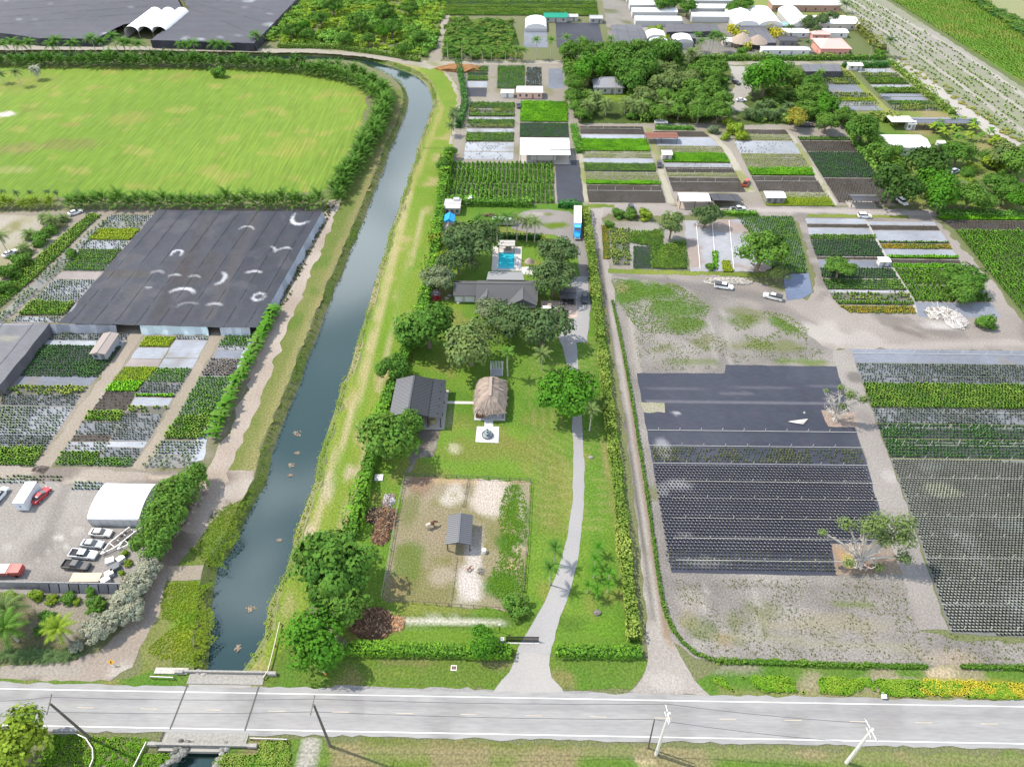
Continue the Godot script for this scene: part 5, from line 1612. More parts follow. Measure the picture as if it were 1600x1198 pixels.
	strip("sh", 3, [88.8,-134.6,88,-127.4,87.9,-125.9,138.3,-125.9,143.2,-134.6])
	strip("ptd", 4, [87.9,-125.7,87.4,-120.6,135.3,-120.6,138.2,-125.7])
	strip("dk", 5, [87.3,-120.3,87,-116.4,86.9,-115.5,132.4,-115.5,135.2,-120.3])
	strip("dk", 6, [86.9,-115.2,86.4,-109.4,129,-109.4,132.3,-115.2])
	land("ground_cloth", pv([86.4,-109.1,128.7,-108.7,104,-64.8,81.5,-65.8,83,-78.5,85.3,-97.3]),.05,1.0, {"a": Color(.115,.12,.115), "b": Color(.155,.16,.155), "f": 9.0, "c": Color(.33,.35,.35), "ct": .26, "more": [[94.4,-99.7,3.7,2.2, Color(.42,.46,.33),.9], [95.1,-107,3.2,1.9, Color(.3,.33,.33),.7], [105.1,-90.8,3.5,2.3, Color(.26,.29,.28),.7], [94.5,-91.5,4.1,1.3, Color(.24,.26,.26),.5]]}, M.cloth, "grey cloth under the near east potted field", .1)
	rows("nursery_plants", pv([86.5,-108.8,128.4,-108.3,104.3,-65.1,81.9,-66,83.3,-78.5,85.6,-97.3]), "dot", .7,.62,1.05,.9, Color(.13,.145,.12), Color(.19,.2,.175), "dark potted plants in even rows of the near east potted field", .0,.04,.0,.06)

	# ---- east middle: lane, junction, upper nursery
	land("farm_road", pv([20,-228,55,-225.9,66,-224.3,82.7,-228.2,100.5,-227.1,131.3,-225,148.7,-223.9,188.2,-222.9,185.8,-218.5,141.9,-220.7,143.2,-211,144.3,-177.9,143.2,-153.6,147.6,-148.7,146.4,-146.6,135.2,-148.2,89.4,-148.5,84.7,-147.6,75.2,-161,63.4,-170,47.6,-177.9,28.6,-182.6,27.8,-184.7,48.7,-185.1,66.3,-183.3,78,-175.1,85.2,-170.4,90.1,-180.3,93,-202.2,94.6,-219.5,73.9,-219.1,29.6,-219.7,24.9,-215.3,19.8,-223.9]),.045,1.4, {"a": Color(.36,.325,.3), "b": Color(.28,.25,.23), "f": 9.0, "c": Color(.2,.18,.165), "ct": .12, "more": [[29.5,-182,69.7,-172.7,3.6, Color(.2,.185,.18),.9], [69.7,-172.7,85.4,-155.4,3.6, Color(.22,.2,.19),.7], [85.4,-155.4,6.1,5.7, Color(.46,.43,.4),.8], [93.4,-152.7,8.8,3.3, Color(.42,.39,.37),.7], [119,-158.8,5.4,2.6, Color(.5,.48,.46),.9], [106,-158,111.9,-154.7,2.0, Color(.18,.155,.14),.8], [92,-148.6,137.2,-152.1,2.0, Color(.42,.38,.36),.6], [63.8,-224.2,141.5,-222.5,2.5, Color(.46,.42,.4),.8], [64.7,-175.8,9.6,1.3, Color(.24,.22,.2),.5]]}, M.gravel, "pale dirt farm road and junction east of the lane", .8)
	for q in [["grass_strip", pv([99.3,-221.3,134.1,-220.6,133.4,-218.9,98.7,-219.1]), "grass strip between farm road and nursery"], ["grass_strip", pv([26.9,-186.1,57.7,-185.2,79.4,-184.2,79.5,-182.5,57.3,-183.1,26.7,-183.6]), "grass strip south of the garden"], ["grass_strip", pv([23.4,-226.7,32.5,-226.9,31.8,-224.6,23.7,-224.4]), "small grass patch at the lane corner"]]:
		land(q[0], q[1], .07,1.4, {"a": Color(.1,.15,.02), "b": Color(.17,.2,.04), "f": 5.0}, M.turf, q[2], .5)
	block = "upper nursery west of the white divider"
	strip("wt", 0, [97.8,-218.2,97.2,-214.8,118,-214.8,118.3,-218.2])
	strip("br", 1, [97.1,-214.4,96.8,-212.3,117.8,-212.3,118,-214.4])
	strip("wt", 2, [96.7,-211.9,96,-207.8,117.4,-207.8,117.8,-211.9])
	strip("md", 3, [96,-207.4,95.5,-204.5,117.2,-204.5,117.4,-207.4])
	strip("dk", 4, [95.4,-204.1,94.4,-194.5,116.3,-194.5,117.1,-204.1])
	strip("br", 5, [94.4,-194.1,94.2,-192.6,116.2,-192.6,116.3,-194.1])
	strip("gy", 6, [94.2,-192.3,94,-190.2,93.7,-188.3,116.1,-188.3,116.1,-192.3])
	strip("dk", 7, [93.6,-187.9,92.7,-182.3,116.1,-182.3,116.1,-187.9])
	strip("md", 8, [92.6,-181.6,92.4,-180.3,92.4,-176.2,116.1,-176.2,116.1,-181.6])
	strip("wp", 9, [92.4,-175.9,92.4,-174.9,116,-174.9,116.1,-175.9])
	strip("mix", 10, [92.4,-174.5,92.4,-172.1,92.8,-170.7,115.7,-170.7,116,-172.5,116,-174.5])
	strip("sh", 11, [92.9,-170.4,93.4,-168.5,115.3,-168.5,115.6,-170.4])
	strip("yl", 12, [93.5,-168.1,93.6,-167.7,95.3,-164.7,114.6,-164.7,115.2,-168.1])
	block = "upper nursery east of the white divider"
	strip("wt", 0, [118.5,-216.5,118.3,-214.3,141.1,-214.3,141.3,-216.5])
	strip("br", 1, [118.3,-213.9,118.1,-211,140.9,-211,141.1,-213.9])
	strip("wt", 2, [118.1,-210.6,117.6,-204.1,140.4,-204.1,140.9,-210.6])
	strip("md", 3, [117.6,-203.7,117.5,-202.5,140.3,-202.5,140.3,-203.7])
	strip("yl", 4, [117.5,-202.1,117.3,-199.4,140,-199.4,140.1,-201,140.2,-202.1])
	strip("wt", 5, [117.2,-199,117,-195.6,139.6,-195.6,139.9,-199])
	strip("hi", 6, [117,-195.2,116.8,-193.4,139.4,-193.4,139.6,-195.2])
	strip("br", 7, [116.8,-193,116.8,-192.4,116.7,-190.8,139.1,-190.8,139.4,-193])
	strip("hi", 8, [116.7,-190.4,116.7,-188.3,139,-188.3,139,-189.1,139.1,-190.4])
	strip("rw", 9, [116.7,-187.9,116.7,-179.2,138.9,-179.2,139,-187.9])
	strip("rw", 10, [116.7,-178.9,116.6,-172.5,116.3,-170.7,138.8,-170.7,138.8,-170.7,138.9,-178.9])
	strip("gy", 11, [116.1,-170,114.9,-163.5,114.8,-163.2,138.2,-163.2,138.8,-170])
	block = "far east green field"
	strip("hi", 0, [143.7,-220.3,144.3,-218.2,216.1,-218.2,217.5,-220.3])
	strip("br", 1, [144.4,-217.7,146.2,-211.9,146.2,-211.8,212,-211.8,215.8,-217.7])
	strip("rw", 2, [146.1,-211,145.9,-195.2,201.4,-195.2,211.5,-211])
	strip("rw", 3, [145.9,-194.9,145.8,-193.6,145.7,-179.2,191.2,-179.2,201.2,-194.9])
	strip("rw", 4, [145.7,-178.9,145.6,-165.2,145.7,-164.2,181.6,-164.2,191,-178.9])
	land("path", band(pv([118.2,-216.9,116.6,-192.4,116.3,-172.2,114.7,-165.3]),.8),.075,1.0, {"a": Color(.5,.47,.44), "b": Color(.44,.42,.4), "f": 4.0}, M.gravel, "thin white path dividing the upper nursery", .0)
	land("garden_soil", pv([26.6,-214.4,58,-216.3,52.5,-185.9,26.8,-185.8]),.05,1.2, {"a": Color(.24,.21,.18), "b": Color(.3,.29,.27), "f": 5.0, "c": Color(.08,.13,.03), "ct": .05}, M.soil, "weedy soil of the small garden plot", .3)
	for q in [["sh", pv([39.5,-208.4,47.1,-209.4,44.9,-186.4,40.5,-186,41.8,-199.3,35.5,-201.2,36.2,-208.4]), "bushy green shrubs in the middle of the garden plot"], ["sh", pv([44.7,-199.8,53.9,-202.3,51.7,-186.2,43.7,-186.1]), "bushy green shrubs at the garden plot's road corner"], ["dk", pv([36.3,-199.2,41.8,-199.3,40.5,-186.4,34.9,-186.3]), "dark square of potted plants in the garden plot"], ["yl", pv([26.8,-212.3,29,-212.4,28.3,-191.6,25.9,-191.5]), "yellow flowering strip along the lane edge of the garden"], ["mix", pv([29.3,-209.9,36.2,-210,34.1,-188,28.6,-187.9]), "scattered mixed plants in the west half of the garden"]]:
		bed(q[0], q[1], q[2], .07)
	land("ground_cloth", pv([55.7,-215.8,76.9,-217.4,79.4,-214.1,83.1,-185.7,52.7,-185.2,53.5,-199.5]),.06,1.0, {"a": Color(.3,.31,.34), "b": Color(.22,.22,.24), "f": 5.0, "c": Color(.24,.19,.165), "ct": .02, "ck": .9}, M.cloth, "worn white ground cloth under the shade trees", .3)
	block = "tall row field by the dirt path"
	strip("ptg", 0, [73.9,-219.1,75.8,-209.9,76,-207.8,92.3,-207.8,92.3,-208.1,93.4,-219.1])
	strip("ptg", 1, [76.1,-207.3,76.5,-201.9,77.6,-194.9,90.4,-194.9,92.2,-207.3])
	strip("ptg", 2, [77.6,-194.5,79,-185.3,79.1,-184.7,88.8,-184.7,90.4,-194.5])
	for q in [["hi", pv([61.4,-196.2,63.1,-196.3,61.4,-186.7,59.8,-186.7]), "narrow dark green bed on the worn white cloth"], ["lime", pv([63.5,-191.1,65.9,-191.1,65.8,-184.7,62.6,-184.6]), "yellow green bed at the edge of the worn cloth"]]:
		bed(q[0], q[1], q[2], .08)
	for q in [[59.3,-213.7,55.8,-186.6], [64.7,-213.8,60.7,-186], [70.9,-216.1,66.3,-186.1]]:
		var b := B.new()
		b.rod(Vector3(q[0], .25, q[1]), Vector3(q[2], .25, q[3]),.09, Color(.6,.58,.54))
		solo("irrigation_line", b, M.plain, "straight white pipe crossing the worn white cloth", "irrigation pipe", "pipes on the worn white cloth")
	land("blue_tarpaulin", pv([81,-183.6,89.2,-184.7,87.4,-174.6,84.4,-171.9,78.6,-170.3]),.08,1.0, {"a": Color(.1,.13,.2), "b": Color(.14,.17,.25), "f": 3.0}, M.cloth, "dark blue cloth spread beside the dirt path", .1)

	# ---- central nursery blocks
	land("nursery_ground", pv([-38.5,-366.6,22.6,-369.5,23.7,-297.8,139.3,-296.5,134.2,-232.8,132.2,-227.2,19.9,-226.2,-28.9,-224.4]),.02,3.0, {"a": Color(.34,.31,.27), "b": Color(.28,.25,.21), "f": 9.0, "c": Color(.2,.2,.1), "ct": .2}, M.gravel, "pale ground between the central nursery blocks")
	block = "green row plot behind the homestead"
	strip("rw", 0, [-28.7,-258.3,-27.7,-241.6,11.5,-241.6,11.4,-258.3])
	strip("rw", 1, [-27.7,-241.1,-26.8,-226.8,11.5,-226.8,11.5,-227,11.5,-241.1])
	block = "narrow black plot by the farm lane"
	strip("bl", 0, [12.2,-261.2,12.3,-227.9,12.3,-227.9,21.9,-227.9,21.9,-228.1,22.3,-261.2])
	block = "first long block east of the white warehouse"
	strip("br", 0, [23.2,-293.2,23.2,-285.5,50.4,-285.5,50.3,-293.2])
	strip("wt", 1, [23.2,-284.9,23.2,-281.2,50.5,-281.2,50.4,-284.9])
	strip("hi", 2, [23.2,-280.5,23.3,-269.3,50.6,-269.3,50.5,-280.5])
	strip("pale", 3, [23.3,-268.7,23.3,-263.6,50.7,-263.6,50.6,-268.7])
	strip("wt", 4, [23.3,-263,23.3,-259.1,50.7,-259.1,50.7,-263])
	strip("md", 5, [23.3,-258.6,23.3,-251.6,50.8,-251.6,50.8,-258.6])
	strip("pale", 6, [23.4,-251.1,23.4,-244.9,50.9,-244.9,50.8,-251.1])
	strip("hi", 7, [23.4,-244.4,23.4,-241.4,51,-241.4,50.9,-244.4])
	strip("br", 8, [23.4,-240.9,23.5,-228.1,23.5,-228,51.1,-228,51.1,-228.6,51,-240.9])
	block = "second long block east of the white warehouse"
	strip("br", 0, [54.4,-288.6,54.4,-283.5,76.8,-283.5,75.3,-288.6])
	strip("wt", 1, [54.4,-282.9,54.5,-275.1,79.3,-275.1,77,-282.9])
	strip("pale", 2, [54.5,-274.5,54.5,-268.6,80.1,-268.6,80,-272.6,79.4,-274.5])
	strip("hi", 3, [54.5,-268.1,54.6,-259.7,80.5,-259.7,80.1,-268.1])
	strip("wp", 4, [54.6,-259.1,54.6,-256.4,80.6,-256.4,80.5,-259.1])
	strip("br", 5, [54.6,-255.9,54.6,-251.6,80.8,-251.6,80.6,-255.9])
	strip("pale", 6, [54.6,-251.1,54.7,-248,80.9,-248,80.8,-251.1])
	strip("br", 7, [54.7,-247.5,54.8,-236.5,81.4,-236.5,81.4,-236.6,81,-247.5])
	block = "third long block east of the white warehouse"
	strip("br", 0, [86.1,-291,86.1,-288.5,86.1,-286.6,110.2,-286.6,110.1,-291])
	strip("pale", 1, [86.1,-286,86.1,-280.4,110.2,-280.4,110.2,-286])
	strip("wp", 2, [86.1,-279.8,86.2,-268.6,110.3,-268.6,110.2,-279.8])
	strip("pale", 3, [86.2,-268,86.2,-256.4,110.4,-256.4,110.3,-268])
	strip("hi", 4, [86.2,-255.8,86.2,-249.5,110.4,-249.5,110.4,-255.8])
	strip("br", 5, [86.2,-249,86.3,-237,110.5,-237,110.4,-249])
	strip("pale", 6, [86.3,-236.5,86.3,-233.2,110.6,-233.2,110.5,-236.5])
	strip("lime", 7, [86.3,-232.7,86.3,-232,86.3,-226.7,110.6,-226.7,110.6,-226.9,110.6,-232.7])
	block = "fourth long block east of the white warehouse"
	strip("md", 0, [113.4,-284,113.3,-280.9,134.3,-280.9,134.3,-284])
	strip("br", 1, [113.3,-280.3,113.2,-270.8,134.3,-270.8,134.3,-280.3])
	strip("dk", 2, [113.2,-270.2,113,-248.4,134.3,-248.4,134.3,-270.2])
	strip("br", 3, [113,-247.9,112.8,-229.4,134.4,-229.4,134.4,-231.9,134.3,-247.9])
	block = "upper square beds by the white warehouse"
	strip("hi", 0, [-1.5,-319.7,-1.7,-297.3,18.9,-297.3,19.3,-319.7])
	strip("dk", 1, [-1.7,-296,-1.7,-282,18.6,-282,18.9,-296])
	block = "striped beds beside the far levee"
	strip("md", 0, [-24.3,-317.9,-24.2,-311.4,-4.1,-311.4,-4.1,-317.9])
	strip("mix", 1, [-24.2,-310.7,-24.2,-306.5,-4.1,-306.5,-4.1,-310.7])
	strip("md", 2, [-24.2,-305.8,-24.1,-302.3,-4.1,-302.3,-4.1,-305.8])
	strip("wp", 3, [-24.1,-301.6,-24.1,-299.6,-4.1,-299.6,-4.1,-301.6])
	strip("md", 4, [-24.1,-299,-24,-295,-4.1,-295,-4.1,-299])
	strip("mix", 5, [-24,-294.3,-24,-290.4,-4.1,-290.4,-4.1,-294.3])
	strip("wp", 6, [-24,-289.8,-23.9,-286.6,-4.1,-286.6,-4.1,-289.8])
	strip("md", 7, [-23.9,-286,-23.8,-277.3,-4.1,-277.3,-4.1,-286])
	strip("wp", 8, [-23.8,-276.7,-23.7,-268.5,-4.1,-268.5,-4.1,-276.7])
	strip("wp", 9, [-23.7,-267.9,-23.6,-261.2,-4.1,-261.2,-4.1,-267.9])
	block = "small far plot beside the orange mound"
	strip("md", 0, [-28.1,-364.1,-27.8,-356.1,-18,-356.1,-18.2,-364.1])
	strip("dk", 1, [-27.8,-355.3,-27.7,-351.8,-17.9,-351.8,-18,-355.3])
	strip("md", 2, [-27.6,-351,-27.4,-344.3,-17.8,-344.3,-17.9,-351])
	strip("wt", 3, [-27.4,-343.5,-27.1,-336.2,-17.6,-336.2,-17.8,-343.5])
	strip("bl", 4, [-27.1,-335.4,-26.8,-324.6,-17.4,-324.6,-17.6,-335.4])
	block = "far plot behind the pink edged shed"
	strip("ptg", 0, [-13.4,-364.3,-13,-334.8,.1,-334.8,.1,-335.1,0,-364.3])
	block = "pale plot behind the pink edged shed"
	strip("ptd", 0, [1,-362.8,.7,-338.3,8.3,-338.3,8.3,-338.4,8.3,-362.8])
	block = "grey plot by the grove"
	strip("gy", 0, [11.8,-361.2,11.2,-335.3,18.7,-335.3,18.7,-335.4,18.7,-361.2])
	block = "far east block left of the green aisle"
	strip("mix", 0, [146.1,-359.2,144.3,-350.6,158.9,-350.6,158.6,-359.2])
	strip("mix", 1, [144.1,-349.7,142.7,-343.1,159.2,-343.1,158.9,-349.7])
	strip("gy", 2, [142.5,-342.3,140.5,-332.8,159.5,-332.8,159.2,-342.3])
	strip("mix", 3, [140.3,-332,139.3,-327.4,159.6,-327.4,159.5,-332])
	strip("lime", 4, [139.2,-326.6,138.2,-322.1,159.8,-322.1,159.7,-326.6])
	strip("gg", 5, [138,-321.4,137.3,-317.7,159.9,-317.7,159.8,-321.4])
	strip("gy", 6, [137.1,-317,136.1,-312,136,-312,160.1,-312,160.1,-312.5,160,-317])
	block = "far east block right of the green aisle"
	strip("wp", 0, [163.9,-363.8,163.9,-358.6,181.6,-358.6,181.3,-363.8])
	strip("mix", 1, [163.9,-357.7,163.9,-352.6,182,-352.6,181.7,-357.7])
	strip("sh", 2, [163.9,-351.7,163.9,-343.4,182.5,-343.4,182,-351.7])
	strip("wp", 3, [163.9,-342.6,163.8,-339.4,182.7,-339.4,182.5,-342.6])
	strip("sh", 4, [163.8,-338.6,163.8,-332.3,183.1,-332.3,182.7,-338.6])
	strip("gy", 5, [163.8,-331.5,163.8,-328.4,183.3,-328.4,183.1,-331.5])
	strip("gy", 6, [163.8,-327.7,163.8,-323.9,183.6,-323.9,183.3,-327.7])
	strip("md", 7, [163.8,-323.1,163.8,-318.7,183.8,-318.7,183.6,-323.1])
	strip("mix", 8, [163.8,-318,163.8,-312.5,163.8,-312.2,184.2,-312.2,184.2,-312.9,183.9,-318])
	block = "far garden beside the dark plots"
	strip("mix", 0, [-43.7,-437.2,-43.3,-416.6,-5.3,-416.6,-7.6,-437.2])
	strip("md", 1, [-43.3,-415.5,-42.8,-395.4,-3,-395.4,-5.2,-415.5])
	strip("mix", 2, [-42.8,-394.4,-42.4,-374,-.6,-374,-.7,-374.6,-2.9,-394.4])
	block = "dark plots by the green roofed shed"
	strip("gy", 0, [-.3,-433.3,-.8,-392.1,12.1,-392.1,12.1,-392.3,11.8,-433.3])
	block = "wide dark plot by the green roofed shed"
	strip("bl", 0, [17.3,-434.7,16.8,-392.4,16.8,-392.3,41.8,-392.3,41.8,-392.8,42.1,-434.7])
	block = "farthest plots beyond the green roofed shed"
	strip("md", 0, [-50.2,-478.1,-49.9,-469.9,43.2,-469.9,43.4,-478.1])
	strip("sh", 1, [-49.8,-468.6,-49.5,-462,43,-462,43.2,-468.6])
	strip("sh", 2, [-49.5,-460.7,-48.9,-446.9,42.7,-446.9,42.7,-448.4,43,-460.7])
	# far right: cane field, young rows, white road
	land("pasture", pv([129.8,-541.8,208.2,-543.1,179.4,-450.8,125.9,-445]),.02,6.0, {"a": Color(.15,.2,.04), "b": Color(.19,.22,.07), "f": 30.0}, M.turf, "distant pale green pasture behind the greenhouses")
	land("young_orchard", pv([187.5,-496.3,221.9,-496.9,236.8,-311.7,200.8,-246.1,202.4,-277.1,189,-377.9]),.02,3.0, {"a": Color(.27,.26,.23), "b": Color(.2,.22,.13), "f": 10.0}, M.soil, "grey ground of the young tree rows")
	land("cane_field", pv([226.4,-511.7,281.1,-512.7,277.5,-386.1,239.5,-316.7]),.03,3.0, {"a": Color(.075,.17,.016), "b": Color(.11,.2,.02), "f": 14.0, "c": Color(.19,.19,.04), "ct": .12}, M.turf, "bright green cane field in the far corner")
	land("pasture", pv([286,-512.7,372.2,-514.2,318.6,-422.9,280.5,-452.6]),.035,6.0, {"a": Color(.24,.23,.13), "b": Color(.2,.22,.1), "f": 20.0}, M.turf, "pale dry pasture in the far right corner")
	for q in [pv([190.9,-487.8,203.2,-397.6,211,-264.7]), pv([200.9,-488,215.1,-401.9,222.3,-285.3]), pv([210.9,-488.2,226.8,-390.1,231.1,-301.4])]:
		land("track", band(q, 3.0),.05,3.0, {"a": Color(.42,.4,.36), "b": Color(.36,.34,.3), "f": 6.0}, M.gravel, "pale strip between the young tree rows", .6)
	land("white_road", pv([176.6,-490.4,183.8,-490.5,183.2,-453.4,185.3,-448.5,179.4,-450.8]),.06,3.0, {"a": Color(.44,.42,.39), "b": Color(.4,.37,.33), "f": 8.0}, M.gravel, "distant end of the white diagonal road")
	land("white_road", pv([181.2,-377.8,189.7,-377.9,194.9,-356.6,197,-319.5,200.9,-292.4,205.4,-263.5,198,-249.5,195.8,-270,192.7,-296.1,188.1,-312.3,184.2,-336.7,178.8,-365]),.06,2.4, {"a": Color(.48,.46,.43), "b": Color(.42,.39,.35), "f": 8.0}, M.gravel, "white diagonal road beside the young tree rows", .6)
	land("grass_aisle", band(pv([158.7,-366.4,159,-337.8,160.5,-308.3]),3.4),.08,2.0, {"a": Color(.14,.18,.03), "b": Color(.2,.22,.06), "f": 5.0}, M.turf, "yellow green aisle between far east blocks", .3)
	land("lawn", pv([138,-309.3,187,-312.9,198.9,-291.1,199.7,-252.7,184.6,-224.6,132.8,-229.1,138.1,-252.6,138.5,-290]),.03,2.2, {"a": Color(.08,.15,.02), "b": Color(.15,.18,.04), "f": 10.0, "c": Color(.24,.19,.1), "ct": .15, "more": [[168,-293.7,9.7,7.7, Color(.24,.19,.1),.8]]}, M.turf, "rough lawn round the white roofed house")
	land("farm_road", pv([-386.7,-383.3,-279.1,-391.2,-203.4,-390.5,-134.6,-387.7,-114.4,-388.1,-86.8,-384.6,-58.6,-372.7,-42.1,-370.2,26,-373.2,90.6,-372.5,183.5,-376,186.2,-370.5,180.8,-368.6,89.8,-367.9,25.7,-368.6,-38.4,-364.8,-47.4,-359.3,-57.7,-365.3,-85.6,-377.9,-113,-382.2,-133,-381.8,-201,-384.6,-274.7,-383.3,-380.7,-375.6]),.05,3.0, {"a": Color(.42,.39,.34), "b": Color(.36,.33,.27), "f": 9.0, "c": Color(.22,.23,.1), "ct": .25}, M.gravel, "pale farm road across the far side of the canal", .6)
	land("track", pv([-49.2,-370.1,-42.1,-370.2,-43.9,-405.7,-44.3,-444.5,-48.6,-486.5,-53.4,-486.4,-48.3,-439.5,-48.7,-405.7]),.06,3.0, {"a": Color(.3,.27,.22), "b": Color(.38,.34,.28), "f": 6.0}, M.gravel, "shaded track beside the far thicket", .6)
	for q in [["aisle", pv([23.7,-293.2,23.4,-227.2,21.8,-227.1,21.8,-293.1])], ["aisle", pv([51.4,-293.6,53.3,-291.7,54,-227.7,51.7,-227.7])], ["aisle", pv([75.7,-290.2,78.3,-289.6,82.8,-272.6,84.7,-236.7,81.6,-235.7,80,-271.4])], ["aisle", pv([110.4,-289.5,112,-283.9,112,-227.8,109.9,-226.8])], ["aisle", pv([134.4,-283.1,137,-283.2,137,-232.8,134.5,-230.9])]]:
		land(q[0], q[1], .085,1.6, {"a": Color(.46,.43,.36), "b": Color(.38,.36,.27), "f": 4.0, "c": Color(.22,.24,.06), "ct": .0}, M.gravel, "pale wheel track aisle between long nursery blocks", .2)
	land("greenhouse_yard", pv([48,-493.8,88.5,-494.5,85.6,-447.9,114.3,-442.4,133.3,-445.1,171.5,-443.4,153.8,-379.2,52.1,-375.5,45,-407.3]),.03,3.0, {"a": Color(.3,.28,.25), "b": Color(.2,.19,.18), "f": 9.0, "c": Color(.12,.14,.05), "ct": .1}, M.gravel, "ground between the far greenhouses")
	land("track", pv([63.6,-488.4,67.6,-488.5,69.2,-429.8,68.9,-399.4,65.5,-399.3,64.9,-429.7]),.06,3.0, {"a": Color(.42,.39,.36), "b": Color(.36,.33,.3), "f": 6.0}, M.gravel, "pale drive between the far greenhouse rows", .4)
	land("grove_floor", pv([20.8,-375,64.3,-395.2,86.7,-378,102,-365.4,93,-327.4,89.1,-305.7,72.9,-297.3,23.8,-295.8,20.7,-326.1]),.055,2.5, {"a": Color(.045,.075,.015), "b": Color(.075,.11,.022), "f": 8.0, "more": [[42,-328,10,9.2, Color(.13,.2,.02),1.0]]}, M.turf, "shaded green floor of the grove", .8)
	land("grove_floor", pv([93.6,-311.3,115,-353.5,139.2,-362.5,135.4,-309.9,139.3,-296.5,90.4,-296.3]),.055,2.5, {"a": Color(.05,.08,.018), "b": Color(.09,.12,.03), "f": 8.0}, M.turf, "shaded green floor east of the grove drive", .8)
	land("drive", pv([102.2,-366.3,114.8,-365.7,115,-353.5,98.4,-320,101.6,-309.3,88,-311.2,94.1,-327.4,100.4,-343.2]),.06,2.0, {"a": Color(.42,.4,.37), "b": Color(.36,.34,.31), "f": 6.0}, M.gravel, "pale drive among the grove trees", .5)
	land("drive", pv([142,-383.7,160.1,-388.9,163,-377.5,183.2,-379.7,181.8,-375.9,136.4,-375.1]),.06,2.0, {"a": Color(.36,.34,.3), "b": Color(.3,.3,.22), "f": 6.0}, M.gravel, "pale forecourt of the pink house", .4)
	land("drive", pv([-210.6,-211.1,-182.2,-216,-168.2,-214.9,-156.8,-210,-154.2,-195.9,-157.7,-186.5,-160.1,-175.9,-181.2,-165.7]),.045,1.6, {"a": Color(.42,.39,.34), "b": Color(.3,.28,.16), "f": 8.0, "c": Color(.2,.2,.06), "ct": .1}, M.gravel, "pale looping drive at the west edge", .5)


